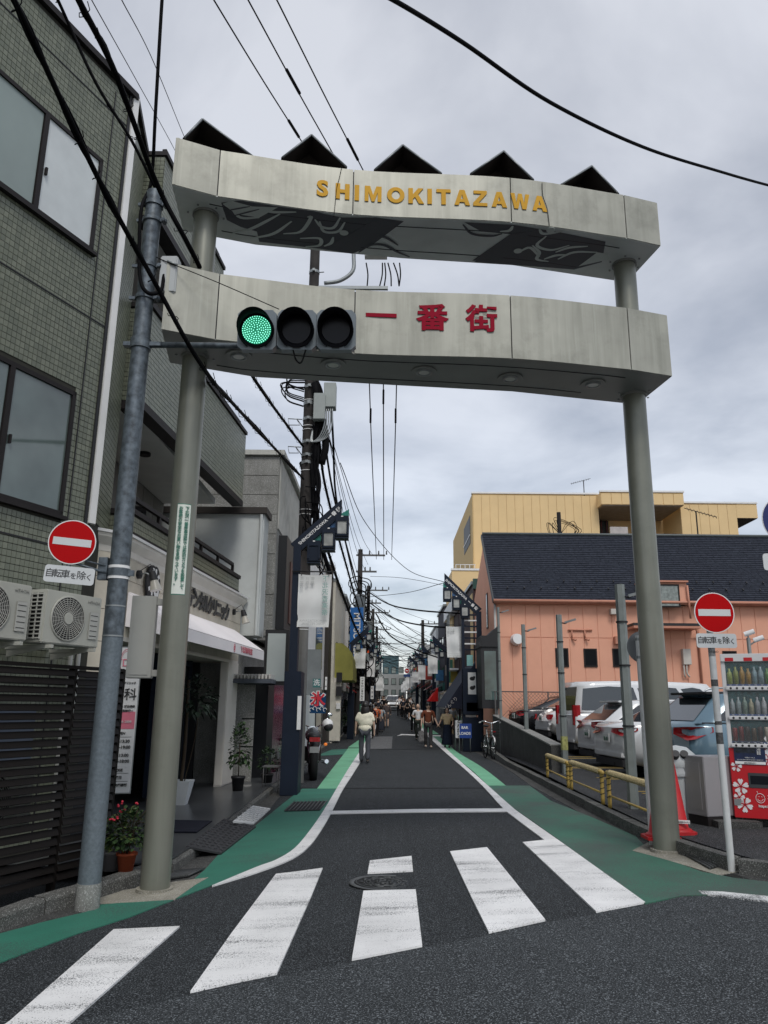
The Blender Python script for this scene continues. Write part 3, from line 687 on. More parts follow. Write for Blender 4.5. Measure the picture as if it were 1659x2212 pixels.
# narrow slatted canopy and shopfront with magenta glow panel
M=MB(); M.box(-3.35,-2.35,15.9,16.9,2.02,2.10); M.build('canopy_fascia',mat('blue_grey_metal',(.09,.105,.13),.5),nb)
for k in range(14): MB().box(-3.35+k*.072,-3.35+k*.072+.035,15.95,16.9,2.11,2.2).build('canopy_rib',offw,nb)
M=MB()
for (a,b,z0,z1) in ((-3.3,-2.75,0,.75),(-3.3,-2.75,.78,1.3),(-3.3,-2.75,1.33,2.0)): M.box(a,b,16.40,16.44,z0,z1)
M.build('wall_panel',conb,nb)
MB().box(-3.14,-2.62,18.2,20.4,.1,2.2).build('shop_window',mat('magenta_glass',(.16,.004,.055),.2,var=.3,vs=2),nb)
MB().box(-3.14,-2.60,17.2,18.1,0,2.4).build('shop_door',darkin,nb)
lb=thing('light_box_sign','blank pale light box sign in a black frame beside the left utility pole','sign',(-2.45,16.7,2.0))
MB().box(-2.62,-2.12,16.55,16.75,2.0,3.15).build('frame',blackm,lb); MB().box(-2.56,-2.18,16.53,16.56,2.08,3.07).build('panel',mat('pale_panel',(.42,.46,.45),.5,var=.03),lb)
# ================================================================== GATE
GLp=Vector((-2.03,7.36,0)); GRp=Vector((2.785,8.27,0))
gate=thing('shopping_street_gate','beige metal street gate spanning the street with two curved beams on round pillars','gate',GLp)
FU=[(-2.26,6.85),(-1.84,7.04),(-.43,7.335),(1.31,7.455),(2.66,7.74),(3.087,7.88)]
BU=[(2.94,8.68),(1.45,8.31),(.13,8.18),(-1.58,7.92),(-2.35,7.66)]
FLo=[(-2.205,6.755),(-1.735,6.963),(-.38,7.25),(1.249,7.342),(2.552,7.59),(3.035,7.745)]
BLo=[(2.91,8.56),(1.38,8.2),(.05,8.05),(-1.48,7.86),(-2.33,7.51)]
def catm(P,n):
    return [Vector((v.x,v.y,0)) for v in spline([Vector((a,b,0)) for a,b in P],n)]
def beam(Fl,Bk,z0,z1,name,soffm):
    root=MB(); 
    # core, slightly inside the cladding
    f=[Fl[0]]+[tuple(v[:2]) for v in catm(Fl[1:-1],6)]+[Fl[-1]]
    cen=(sum(p[0] for p in f+Bk)/len(f+Bk),sum(p[1] for p in f+Bk)/len(f+Bk))
    core=[(p[0]+.0,p[1]+.02) for p in f]+[(p[0],p[1]-.02) for p in Bk]
    M=MB(); M.prism(core,z0+.012,z1-.012); b=M.build(name,blackm,gate)
    # face panels between the joints
    for i in range(len(Fl)-1):
        if i in (0,len(Fl)-2): seg=[Vector((*Fl[i],0)),Vector((*Fl[i+1],0))]
        else:
            full=catm(Fl[1:-1],6); seg=full[(i-1)*6:(i-1)*6+7]
        d0=(seg[-1]-seg[0]).normalized(); seg=[s.copy() for s in seg]; seg[0]+=d0*.006; seg[-1]-=d0*.006
        M=MB(); k=len(seg); nn=Vector((d0.y,-d0.x,0))
        V=[s+Z*z0 for s in seg]+[s+Z*z1 for s in seg]+[s+Z*z0-nn*.03 for s in seg]+[s+Z*z1-nn*.03 for s in seg]
        F=[]
        for j in range(k-1): F+=[(j,j+1,k+j+1,k+j),(2*k+j+1,2*k+j,3*k+j,3*k+j+1),(k+j,k+j+1,3*k+j+1,3*k+j),(j+1,j,2*k+j,2*k+j+1)]
        F+=[(0,k,3*k,2*k),(k-1,3*k-1,4*k-1,2*k-1)]
        F[-1]=(k-1,3*k-1,4*k-1,2*k-1)
        M.add(V,F,False); M.build('face_panel',gatem,b)
    for P0,P1 in ((Fl[-1],Bk[0]),(Bk[-1],Fl[0])):
        a,c=Vector((*P0,0)),Vector((*P1,0)); d=(c-a).normalized(); n=Vector((d.y,-d.x,0)); L=(c-a).length
        MB().obox((a+c)/2+Z*(z0+z1)/2,d,Z,n,L/2-.004,(z1-z0)/2,.004,-.03).build('end_panel',gatem,b)
    # underside panels with joints
    for (i0,i1,j0,j1) in ((0,1,4,5),(1,2,3,4),(2,3,2,3),(3,4,1,2),(4,5,0,1)):
        pass
    under=[(p[0],p[1]+.012) for p in f]+[(p[0],p[1]-.006) for p in Bk]
    M=MB(); M.prism(under,z0-.004,z0+.011); M.build('underside_panel',soffm,b)
    # long joints running along the underside
    for t in (.22,.80):
        pts=[]
        for k in range(15):
            s=k/14; fi=s*(len(Fl)-1); i=min(int(fi),len(Fl)-2); a=Vector((*Fl[i],0)).lerp(Vector((*Fl[i+1],0)),fi-i)
            B2=Bk[::-1]; bi=s*(len(B2)-1); j=min(int(bi),len(B2)-2); c=Vector((*B2[j],0)).lerp(Vector((*B2[j+1],0)),bi-j)
            if .13<s<.9: pts.append(a.lerp(c,t)+Z*(z0-.005))
        MB().tube(pts,.006,4).build('panel_joint',blackm,b)
    return b
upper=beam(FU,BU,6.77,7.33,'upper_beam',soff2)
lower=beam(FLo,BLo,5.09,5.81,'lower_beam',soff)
for q,lab in ((GLp,'left'),(GRp,'right')):
    r=.127; h0=hz(q.x,q.y)
    p=MB().cyl((q.x,q.y,h0-.02),(q.x,q.y,2.9),r*1.015,seg=36,cap=True).build('pillar',pillm,gate)
    MB().cyl((q.x,q.y,2.9),(q.x,q.y,6.78),r,seg=36).build('upper_shaft',pillm,p)
    for z in (5.09,6.77): MB().cyl((q.x,q.y,z-.03),(q.x,q.y,z),r*1.12,seg=32).build('collar',soff,p)
    MB().cyl((q.x,q.y,h0),(q.x,q.y,h0+.035),r*1.25,seg=24).build('base_ring',sandm,p)
# little roofs on the upper beam
rd_t=mat('roof_plate_edge',(.26,.28,.29),.4,metal=.3,var=.05); rd_u=mat('roof_plate_brown',(.055,.045,.04),.7,var=.08)
def on_front(Fl,x):
    P=[Vector((*Fl[0],0))]+catm(Fl[1:-1],6)+[Vector((*Fl[-1],0))]
    for a,b in zip(P,P[1:]):
        if a.x<=x<=b.x: return a.lerp(b,(x-a.x)/(b.x-a.x)),(b-a).normalized()
    return P[-1],(P[-1]-P[-2]).normalized()
for (x0,y0),(xa,ya),(x1,y1) in (((398,300),(437,259),(547,333)),((610,342),(673,293),(748,362)),((810,368),(870,315),(953,376)),((1018,376),(1088,328),(1152,390)),((1213,400),(1278,360),(1336,421))):
    # footprint solved on the beam: ridge runs across the beam
    yb=on_front(FU,0)[0].y
    a=gz(x0,y0,7.36); b=gz(x1,y1,7.34)
    P,d=on_front(FU,(a.x+b.x)/2); n=Vector((d.y,-d.x,0)); 
    A=P-d*.42-n*.05+Z*7.335; B=P+d*.42-n*.05+Z*7.335; T=P-d*.02-n*.05+Z*7.335
    T=gp(xa,ya,(T.x,T.y),math.degrees(math.atan2(d.x,d.y)))
    A=gp(x0,y0,(A.x,A.y),math.degrees(math.atan2(d.x,d.y))); B=gp(x1,y1,(B.x,B.y),math.degrees(math.atan2(d.x,d.y)))
    A.z=min(A.z,7.40); B.z=max(7.30,min(B.z,7.4))
    back=-n*.62; rf=MB()
    for p,q in ((A,T),(T,B)):
        e=(q-p).normalized(); up=d.cross(Vector((0,0,1))); nn=e.cross(n); nn=nn if nn.z>0 else -nn
        V=[p,q,q+nn*.018,p+nn*.018]; V=V+[v+back for v in V]
        rf.add(V,[(0,1,2,3),(7,6,5,4),(0,4,5,1),(1,5,6,2),(2,6,7,3),(3,7,4,0)])
    rr=rf.build('roof_plate',rd_u,upper)
    M=MB(); M.slab([A-Z*0+n*-.3,B+n*-.3,T+n*-.3],-n*.02); M.build('gable_infill',rd_u,rr)
    M=MB()
    for p,q in ((A,T),(T,B)): M.tube([p+n*.006+Z*.006,q+n*.006+Z*.006],.012,4)
    M.build('roof_edge',rd_t,rr)
for P in (((738,362),(733,385),(727,410),(724,440),(721,470)),((1170,396),(1172,425),(1181,452),(1186,489))):
    Q=[]
    for px,py in P:
        b_,d_=on_front(FU,gp(px,py,(0,7.35),80).x)
        for _ in range(3): q=gp(px,py,(b_.x,b_.y),math.degrees(math.atan2(d_.x,d_.y))); b_,d_=on_front(FU,q.x)
        Q.append(q+Vector((d_.y,-d_.x,0))*.012)
    MB().tube(spline(Q,4),.004,4).build('thin_wire',cableM,upper)
for q,L in ((GLp,(6.77,5.09)),(GRp,(6.77,5.09))):
    for zz_ in L:
        for a in range(6):
            e=Vector((math.cos(a*1.047+.3),math.sin(a*1.047+.3),0))*.19; p_=q+e+Z*(zz_-.006); MB().cyl(p_-Z*.010,p_,.012,seg=6).build('bolt',steel,gate)
# raised lettering
CH=[('S',696,419),('H',740,409),('I',771,412),('M',806,416),('O',855,417),('K',899,419),('I',928,421),('T',958,422),('A',998,424),('Z',1037,427),('A',1078,430),('W',1123,433),('A',1165,439)]
LET={'H':[[(0,0),(.26,0),(.26,.4),(.54,.4),(.54,0),(.8,0),(.8,1),(.54,1),(.54,.62),(.26,.62),(.26,1),(0,1)]],'I':[[(.27,0),(.53,0),(.53,1),(.27,1)]],
'M':[[(0,0),(.22,0),(.22,.62),(.40,0),(.56,0),(.74,.62),(.74,0),(.96,0),(.96,1),(.66,1),(.48,.42),(.30,1),(0,1)]],
'K':[[(0,0),(.26,0),(.26,.28),(.38,.43),(.60,0),(.90,0),(.55,.60),(.86,1),(.56,1),(.26,.60),(.26,1),(0,1)]],
'T':[[(.28,0),(.54,0),(.54,.79),(.82,.79),(.82,1),(0,1),(0,.79),(.28,.79)]],
'Z':[[(0,0),(.82,0),(.82,.2),(.31,.2),(.80,.82),(.80,1),(.03,1),(.03,.8),(.49,.8),(0,.2)]],
'W':[[(.20,0),(.44,0),(.56,.62),(.68,0),(.92,0),(1.12,1),(.88,1),(.79,.38),(.67,1),(.45,1),(.33,.38),(.24,1),(0,1)]],
'A':[[(0,0),(.25,0),(.31,.2),(.58,.2),(.64,0),(.90,0),(.59,1),(.30,1)],[(.37,.39),(.445,.72),(.52,.39)]]}
def ring_pts(): 
    o=[];
    for rx_,ry_ in ((.50,.51),(.24,.29)): o.append([(.5+rx_*math.cos(t*math.pi/14),.5+ry_*math.sin(t*math.pi/14)) for t in range(28)])
    return o
LET['O']=ring_pts()
def block_letter(ch,size,c,u,v,m,parent,ext=.008):
    u=Vector(u).normalized(); v=Vector(v).normalized(); n=u.cross(v); L=LET[ch]; w_=max(p[0] for p in L[0])+min(p[0] for p in L[0])
    W=lambda p,k:Vector(c)+u*((p[0]-w_/2)*size)+v*((p[1]-.5)*size)+n*k
    P=[[Vector((p[0],p[1],0)) for p in l] for l in L]
    if len(P)>1 and ch=='A': pass
    tr=geometry.tessellate_polygon(P); flat=[p for l in L for p in l]; N_=len(flat); V=[W(p,ext) for p in flat]+[W(p,0) for p in flat]; F=[]
    for a,b,d in tr:
        q=(V[b]-V[a]).cross(V[d]-V[a]); F.append((a,b,d) if q.dot(n)>0 else (a,d,b))
    o=0
    for l in L:
        k=len(l); A=sum(l[i][0]*l[(i+1)%k][1]-l[(i+1)%k][0]*l[i][1] for i in range(k))
        for i in range(k):
            a,b=o+i,o+(i+1)%k; F.append((N_+a,N_+b,b,a))
        o+=k
    M=MB(); M.add(V,F); return M.build('letter',m,parent)
for ch,px,py in CH:
    P,d=on_front(FU,0); 
    for _ in range(4):
        q=gp(px,py,(P.x,P.y),math.degrees(math.atan2(d.x,d.y))); P,d=on_front(FU,q.x)
    q.x,q.y=P.x,P.y
    q.z=7.035
    nn_=Vector((d.y,-d.x,0))
    if ch=='S': txt(ch,.262,q+nn_*.0,d,Z,yelm,upper,'letter',off=.0095,ext=.004,proud=.004,sx=1.05)
    else: block_letter(ch,.192,q+nn_*.003,d,Z,yelm,upper)
for ch,px in (('一',823),('番',934),('街',1041)):
    P,d=on_front(FLo,0)
    for _ in range(4):
        q=gp(px,700,(P.x,P.y),math.degrees(math.atan2(d.x,d.y))); P,d=on_front(FLo,q.x)
    txt(ch,.315,Vector((P.x,P.y,5.50)),d,Z,redm,lower,'letter',off=.0085,ext=.004,proud=.004,sx=1.05)
# sinuous figure painted on the upper soffit (flat print)
mdark=mat('mural_slate',(.10,.105,.12),.6,var=.04); mlite=mat('mural_sage',(.70,.76,.72),.6,var=.03)
def so(px,py,k=0): p=gz(px,py,6.764-k); return p
def shape(P,m,k): 
    M=MB(); M.slab([so(*p,k) for p in P],(0,0,-.0015)); M.build('mural_shape',m,upper)
shape([(478,438),(520,433),(600,446),(680,456),(700,462),(740,470),(812,470),(872,478),(800,532),(760,548),(690,537),(560,522),(555,500),(520,490),(490,475)],mdark,.001)
shape([(1003,480),(1110,486),(1200,500),(1308,522),(1300,566),(1240,582),(1150,575),(1024,566),(1070,540),(1112,505),(1040,500)],mdark,.001)
shape([(812,472),(870,478),(762,545),(700,538)],mdark,.003)
shape([(1104,505),(1150,500),(1080,563),(1020,563)],mdark,.003)
def strokes(L,w,m,k):
    for P in L:
        M=MB()
        S=spline([so(*p,k) for p in P],5); n=len(S); V=[]
        for i,p in enumerate(S):
            d=(S[min(i+1,n-1)]-S[max(0,i-1)]).normalized(); e=Vector((-d.y,d.x,0))*w*(.35+.65*math.sin(math.pi*(i+.4)/(n-.2)))
            V+=[p+e,p-e]
        M.add(V,[(2*i,2*i+1,2*i+3,2*i+2) for i in range(n-1)])
        M.build('mural_stroke',m,upper)
strokes([[(500,505),(540,495),(575,478),(605,462)],[(540,515),(590,505),(630,478)],[(612,505),(650,500),(672,470),(664,469)],[(690,478),(700,500),(730,500),(745,480)],[(680,474),(695,490),(720,492),(735,470)],[(648,515),(690,515),(690,530),(660,533)],[(700,532),(715,525),(720,512)],
  [(500,450),(520,470),(560,470)],[(560,452),(590,458),(640,458)],[(1180,510),(1160,530),(1190,540),(1230,530)],[(1175,560),(1200,552),(1225,550)],[(1200,545),(1230,535),(1270,532)],[(1205,560),(1240,545),(1290,545)],[(1150,530),(1165,545),(1160,560),(1185,565)],[(1120,545),(1145,535),(1165,555)],[(1080,500),(1100,498),(1108,488)],[(1165,495),(1175,505),(1215,500)]],.022,mlite,.006)
strokes([[(775,545),(800,530),(830,530),(860,545),(885,555)],[(800,515),(830,512),(860,530)],[(1000,485),(1020,505),(1060,510),(1085,505)]],.02,mdark,.006)
M=MB(); 
for (px,py,rr) in ((743,503,.05),(1119,542,.05),(1190,497,.05)):
    c=so(px,py,.008); MB().cyl(c,c-Z*.0015,rr,seg=20).build('mural_disc',mlite,upper)
M=MB()
for P in ([(480,440),(500,434),(545,446),(600,448),(560,470),(510,462)],): M.slab([so(*p,.004) for p in P],(0,0,-.001))
M.build('mural_shape',mlite,upper)
strokes([[(480,440),(490,462),(520,478)],[(490,455),(540,446)],[(505,466),(560,452)]],.012,mdark,.0075)
shape([(1250,575),(1290,545),(1312,548),(1316,560)],mlite,.004)
# downlights in the lower soffit
for px,py in ((516,768),(720,786),(916,802),(1102,816),(1281,829)):
    c=gz(px,py,5.08); f=MB().cyl(c+Z*.0,c-Z*.012,.135,seg=28).build('downlight_plate',soff,lower)
    MB().lathe(c-Z*.012,[(.085,0),(.085,-.012),(.06,-.012),(.055,.0)],24).build('ring',steel,f); MB().cyl(c-Z*.012,c-Z*.018,.055,seg=20).build('lens',mat('lens_white',(.55,.56,.52),.3,var=0),f)
# vertical notice on the left pillar
sw=mat('notice_white',(.72,.75,.68),.45,var=.03); sg=mat('notice_green',(.05,.20,.14),.5,var=0)
ang0=math.atan2(-GLp.y,-GLp.x)+.05
z0=gv(367,1284,GLp-Vector((0,.13,0))).z; z1=gv(383,1087,GLp-Vector((0,.13,0))).z
def pil(a,z,r): return Vector((GLp.x+r*math.cos(ang0+a),GLp.y+r*math.sin(ang0+a),z))
def curved(a0,a1,z0,z1,r,m,name):
    n=8; M=MB(); V=[pil(a0+(a1-a0)*i/n,z,r) for z in (z0,z1) for i in range(n+1)]
    M.add(V,[(i,i+1,n+1+i+1,n+1+i) for i in range(n)],True); return M.build(name,m,gate)
curved(-.52,.52,z0,z1,.1305,sg,'notice_border'); 
nb_=curved(-.49,.49,z0+.008,z1-.008,.1318,sw,'notice_plate')
for s_,a,pz in (('下北沢一番街商店街では防犯カメラを設置して',.22,(z1-z0-.06)/21.5),('お客様の安全なお買い物を見守っています。',-.22,(z1-z0-.06)/21.5)):
    p=pil(a,0,.1325); n=Vector((math.cos(ang0+a),math.sin(ang0+a),0)); u=Vector((-n.y,n.x,0))
    L=len(s_); vtxt(s_,.042,Vector((p.x,p.y,z1-.03-pz*L/2)),u,Z,sg,gate,'notice_lettering',pitch=pz,off=.0006,sx=.95)
# grey control cabinet on the left pillar
cab=thing('control_cabinet','grey metal control cabinet clamped to the left gate pillar','cabinet',(GLp.x-.3,GLp.y,2))
zt=gv(310,1287,(-2.3,7.45)).z; zb=gv(310,1465,(-2.3,7.45)).z
u=Vector((1,.18,0)).normalized(); n=Vector((u.y,-u.x,0)); pc=gv(308,1370,(-2.33,7.5)); pc.z=(zt+zb)/2
MB().obox(pc,u,Z,n,.115,(zt-zb)/2,.07,-.10).build('box',mat('cabinet_grey',(.36,.365,.34),.5,var=.04),cab,bevel=.006)
MB().obox(pc+n*.07,u,Z,n,.085,(zt-zb)/2-.03,.006,0).build('door',mat('cabinet_grey',(.36,.365,.34)),cab)
M=MB(); 
for z in (zt-.05,zb+.05): M.obox(Vector((pc.x,pc.y,z))+u*.15,u,Z,n,.06,.03,.03,-.03)
M.build('clamp',mat('cabinet_grey',(.36,.365,.34)),cab)
# ================================================================== GALVANISED POLE, SIGNAL, SIGN
PP=Vector((-2.41,6.80,0)); pz0=hz(PP.x,PP.y)
pole=thing('steel_pole','galvanised steel pole with mottled zinc surface in front of the louvred fence','pole',PP)
zt=gv(327,415,PP).z
MB().cyl((PP.x,PP.y,pz0-.02),(PP.x,PP.y,2.15),.092,.088,seg=28).build('lower_tube',mat('galvanised_fine',(.17,.205,.23),.5,metal=.35,var=.15,vs=40,bump=.1,dirt=.3),pole)
MB().cyl((PP.x,PP.y,2.15),(PP.x,PP.y,zt),.088,.080,seg=28).build('upper_tube',galv,pole)
for z in (2.16,2.42): MB().cyl((PP.x,PP.y,z),(PP.x,PP.y,z+.012),.091,seg=28).build('weld_ring',steel,pole)
MB().cyl((PP.x,PP.y,pz0),(PP.x,PP.y,pz0+.2),.0955,seg=24).build('foot_band',concm,pole)
for py in (445,480,580,650): 
    M=MB(); z=gv(320,py,PP).z; M.cyl((PP.x,PP.y,z),(PP.x,PP.y,z+.04),.094,seg=24); M.box(PP.x-.15,PP.x-.08,PP.y-.03,PP.y,z,z+.03); M.box(PP.x+.08,PP.x+.15,PP.y-.03,PP.y,z,z+.03); M.cyl((PP.x+.12,PP.y-.05,z+.015),(PP.x+.12,PP.y+.03,z+.015),.02,seg=8); M.build('clamp_band',galv,pole)
# pole-mounted white box
wb=thing('relay_box','pale grey relay box fixed high on the galvanised pole','box',gv(355,700,PP))
c=gv(350,600,PP); MB().obox(c+Vector((.08,0,0)),(1,0,0),Z,(0,-1,0),.085,.20,.08,-.06).build('casing',mat('relay_white',(.45,.47,.47),.5,var=.04),wb,bevel=.012)
MB().obox(c+Vector((.0,0,-.24)),(1,0,0),Z,(0,-1,0),.14,.02,.04,-.04).build('bracket',blackm,wb)
# traffic signal
sz=gv(640,712,(-.7,6.75)).z
sig=thing('traffic_signal','horizontal traffic signal with the green lamp lit, held on an arm from the galvanised pole','traffic light',(PP.x,PP.y,sz-.1))
body=mat('signal_grey',(.19,.225,.25),.45,var=.05)
az=gv(430,745,(-1.9,6.78)).z
MB().tube([(PP.x+.05,PP.y,az),(-.6,6.84,az+.01)],.030,12).build('arm',galv,sig)
M=MB(); M.cyl((PP.x,PP.y,az-.05),(PP.x,PP.y,az+.05),.098,seg=24); M.box(PP.x-.16,PP.x+.2,PP.y-.03,PP.y+.03,az-.02,az+.02); M.build('arm_clamp',galv,sig)
sy=6.72; xs=[gy(px,712,sy).x for px in (555,641,726)]; pitch=(xs[2]-xs[0])/2
tilt=R(8); sn=Vector((0,-math.cos(tilt),-math.sin(tilt))); sv=Vector((0,-math.sin(tilt),math.cos(tilt))); su=Vector((1,0,0))
hood=mat('hood_black',(.005,.005,.007),.7,var=0,spec=.1)
gl_on=mat('green_lamp',(.0,.25,.15),.3,var=0,emit=(.0,.36,.17),es=.42); led=mat('green_led',(.3,1,.7),.3,var=0,emit=(.30,1,.75),es=1.6); lensoff=mat('dark_lens',(.006,.006,.010),.25,var=0,spec=.2)
for i,x in enumerate(xs):
    c=Vector((x,sy,gy(x and (555,641,726)[i],712,sy).z)); 
    pts=[]; hw=pitch/2-.003; hh=.195; k=.04
    for a,b in ((-hw+k,-hh),(hw-k,-hh),(hw,-hh+k),(hw,hh-k),(hw-k,hh),(-hw+k,hh),(-hw,hh-k),(-hw,-hh+k)): pts.append(c+su*a+sv*b-sn*.11)
    f=MB().slab(pts,sn*.11).build('housing',body,sig)
    cc=c-sv*.01
    MB().cyl(cc,cc+sn*.02,.168,seg=36).build('door_ring',hood,f)
    MB().cyl(cc+sn*.02,cc+sn*.028,.140,.134,seg=36).build('lens',gl_on if i==0 else lensoff,f)
    # visor: open tube, longer on top
    M=MB(); n=28; A=[];B=[]
    for q in range(n+1):
        a=R(-60)+R(300)*q/n; e=su*math.cos(a)+sv*math.sin(a); L=.21*(.42+.58*max(0,math.sin(a))**.6) if math.sin(a)>0 else .21*.42*max(.05,1+math.sin(a)*1.1)
        A.append(cc+e*.166+sn*.015); B.append(cc+e*.170+sn*(.02+L)-Z*.02)
    V=A+B+[p+ (cc-p).normalized()*.006 for p in A]+[p+(A[j]-cc).normalized()*-.006 for j,p in enumerate(B)]; m_=n+1
    M.add(V,[(j,j+1,m_+j+1,m_+j) for j in range(n)]+[(2*m_+j+1,2*m_+j,3*m_+j,3*m_+j+1) for j in range(n)]+[(m_+j,m_+j+1,3*m_+j+1,3*m_+j) for j in range(n)],True)
    M.build('visor',hood,f)
    MB().obox(c-sv*.17,su,sv,sn,.035,.014,.012,0).build('latch',blackm,f)
    if i==0:
        M=MB()
        for q in range(7):
            rr=.135*q/6.6+.008; nn=max(1,int(q*6.2))
            for j in range(nn):
                a=2*math.pi*j/nn+q*.2; p=cc+su*(rr*math.cos(a))+sv*(rr*math.sin(a))+sn*.0285; M.obox(p,su,sv,sn,.0042,.0042,.002,0)
        M.build('led_points',led,f)
M=MB(); M.tube(spline([(xs[1]-.03,sy+.03,sz-.2),(xs[1]-.0,sy+.03,sz-.30),(xs[1]+.05,sy+.03,sz-.33),(xs[1]+.09,sy+.03,sz-.2)],5),.008,6); M.build('cable_loop',cableM,sig)
# no entry sign maker
def plate(c,u,v,n,hw,hh,k,t=.004):
    pts=[]
    for sx_,sy_,a0 in ((1,-1,-90),(1,1,0),(-1,1,90),(-1,-1,180)):
        for q in range(5):
            a=R(a0+q*22.5); pts.append(c+u*(sx_*(hw-k)+k*math.cos(a))+v*(sy_*(hh-k)+k*math.sin(a)))
    return MB().slab(pts,-n*t)
def no_entry(root,c,u,v,r,pc,pw,ph):
    n=u.cross(v).normalized()
    d=MB().cyl(c-n*.004,c,r,seg=48).build('disc',whitep,root); MB().cyl(c,c+n*.0015,r*.955,seg=48).build('red_face',redp,d)
    MB().obox(c+n*.002,u,v,n,r*.80,r*.165,.0012,0).build('white_bar',mat('reflective_white',(.62,.64,.64),.35,var=.03),d)
    p=plate(pc,u,v,n,pw,ph,ph*.35).build('plate',mat('reflective_white',(.62,.64,.64)),root)
    M=MB(); pts=[]
    s_=ph*1.15
    for q,(ch,kk) in enumerate(zip('自転車を除く',(1,1,1,.75,1,.8))):
        txt(ch,s_*kk*.92,pc+u*((q-2.5)*pw*.315)-v*(0 if kk==1 else ph*.12),u,v,blackm,p,'lettering',off=.0003,ext=.0006,proud=.001)
    return d
se=thing('no_entry_sign','red and white no entry disc with a white plate bracketed to the galvanised pole','sign',gy(156,1300,6.62))
c=gy(156,1171,6.62); u=Vector((1,.28,-.055)).normalized(); v=Vector((-.0,-.0,1)); v=(v-u*v.dot(u)).normalized(); n=u.cross(v)
c2=gy(150,1242,6.62); no_entry(se,c,u,v,.198,c2,.205,.075)
bz=c.z-.2; M=MB(); M.tube([c-n*.02-v*.17,Vector((PP.x-.09,PP.y-.05,gv(250,1240,PP).z))],.012,6); M.tube([c-n*.02-v*.13,Vector((PP.x-.09,PP.y-.05,gv(250,1225,PP).z))],.008,6); M.build('bracket',galv,se)
MB().cyl(c-n*.02-v*.36,c-n*.02+v*.1,.02,seg=8).build('stem',galv,se)
M=MB(); z=gv(250,1237,PP).z; M.cyl((PP.x,PP.y,z-.035),(PP.x,PP.y,z+.035),.097,seg=24); M.box(PP.x-.17,PP.x-.09,PP.y-.06,PP.y,z-.07,z+.13); M.box(PP.x+.08,PP.x+.14,PP.y-.03,PP.y,z-.03,z+.02); M.build('clamp',galv,se)
MB().cyl((PP.x,PP.y,z-.06),(PP.x,PP.y,z+.06),.0935,seg=24).build('white_band',whitep,se)
# vertical clinic board on a post
bd=thing('clinic_board','tall white clinic sign board on a rusty post behind the left gate pillar','sign',(-2.9,8.7,.1))
qa=Vector((-2.93,8.55,0)); a_=gv(257,1406,qa); u=Vector((.93,.36,0)).normalized(); n=Vector((u.y,-u.x,0))
lx=gy(239,1722,8.55); top=gy(270,1400,8.6).z; bot=gy(262,1712,8.6).z; cx=gy(262,1560,8.58)
c=Vector((cx.x,8.58,(top+bot)/2)); W=.145; H=(top-bot)/2
b_=MB().obox(c,u,Z,n,W,H,.025,-.025).build('board',mat('board_white',(.66,.66,.65),.4,var=.03),bd)
MB().obox(c,u,Z,n,W+.012,H+.012,.015,-.03).build('board_frame',steel,bd)
MB().cyl((c.x-.1,8.6,hz(-2.9,8.6)),(c.x-.1,8.6,bot),.02,seg=8).build('post',mat('rusty_white_post',(.4,.37,.33),.7,var=.1,dirt=.7),bd)
pink=mat('pink_print',(.62,.16,.22),.5,var=0); blk=mat('print_black',(.02,.02,.02),.5,var=0)
F_=c+n*.026
M=MB(); cc=F_+Z*(H*.78); M.tube([cc+u*(.075*math.cos(t*math.pi/10))+Z*(.15*math.sin(t*math.pi/10)) for t in range(21)],.004,4); M.tube([cc+u*(.065*math.cos(t*math.pi/10))+Z*(.13*math.sin(t*math.pi/10)) for t in range(21)],.003,4); M.build('emblem_oval',pink,b_)
txt('TDC',.115,cc,u,Z,pink,b_,'lettering')
for s_,sz_,zz,mm in (('デンタルクリニック',.026,.5,blk),('歯科',.135,.33,blk),('小児歯科・矯正歯科',.028,.17,blk),('ー完全個室診療ー',.028,.11,blk),('OPEN',.038,-.20,blk),('9:00~13:30',.045,-.31,blk),('15:00~19:00',.045,-.39,blk),('9:00~13:00',.045,-.50,blk),('14:30~18:00',.045,-.58,blk),('CLOSE',.038,-.70,blk),('木曜日',.036,-.80,blk),('祝日・金曜振替',.032,-.90,blk)):
    txt(s_,sz_,F_+Z*(H*zz),u,Z,mm,b_,'lettering',off=.001)
MB().obox(F_+Z*(-H*.02),u,Z,n,W*.93,.09,.002,0).build('pink_block',pink,b_); txt('0120-66-2808',.036,F_+Z*(-H*.04)+n*.002,u,Z,mat('board_white',(1,1,1)),b_,'lettering')
for zz in (-.25,-.74,-.85): MB().obox(F_+Z*(H*zz),u,Z,n,W*.8,.002,.0015,0).build('rule',blk,b_)
# ================================================================== RIGHT CORNER: SIGN, POSTS, RAILS
sp=Vector((3.0,7.28,0)); spz=hz(3.0,7.28)
rs=thing('no_entry_sign','no entry disc on a scuffed white post in front of the drinks machine','sign',(3.0,7.28,spz))
cpt=gv(1543,1323,sp); top=cpt.z
MB().cyl((sp.x,sp.y,spz-.02),(sp.x,sp.y,top+.12),.030,seg=16).build('post',wpost,rs)
u=Vector((1,.02,-.0)).normalized(); c=Vector((sp.x,sp.y-.045,gv(1543,1323,(3.0,7.235)).z)); c.x=gy(1543,1323,7.235).x
no_entry(rs,c,u,Z.copy(),.188,gy(1548,1384,7.235),.187,.066)
M=MB(); 
for dz in (-.08,.08): M.box(c.x-.04,c.x+.04,7.25,7.31,c.z+dz-.012,c.z+dz+.012)
M.build('clamp',steel,rs)
q=gv(1552,1408,(3.0,7.25)); MB().cyl((sp.x,sp.y,q.z-.04),(sp.x,sp.y,q.z+.04),.0305,seg=16).build('sticker',mat('grey_sticker',(.35,.36,.36),.5,var=.3,vs=60),rs)
txt('OTERO',.028,Vector((sp.x,sp.y-.031,q.z+.0)),(1,0,0),Z,blk,rs,'graffiti')
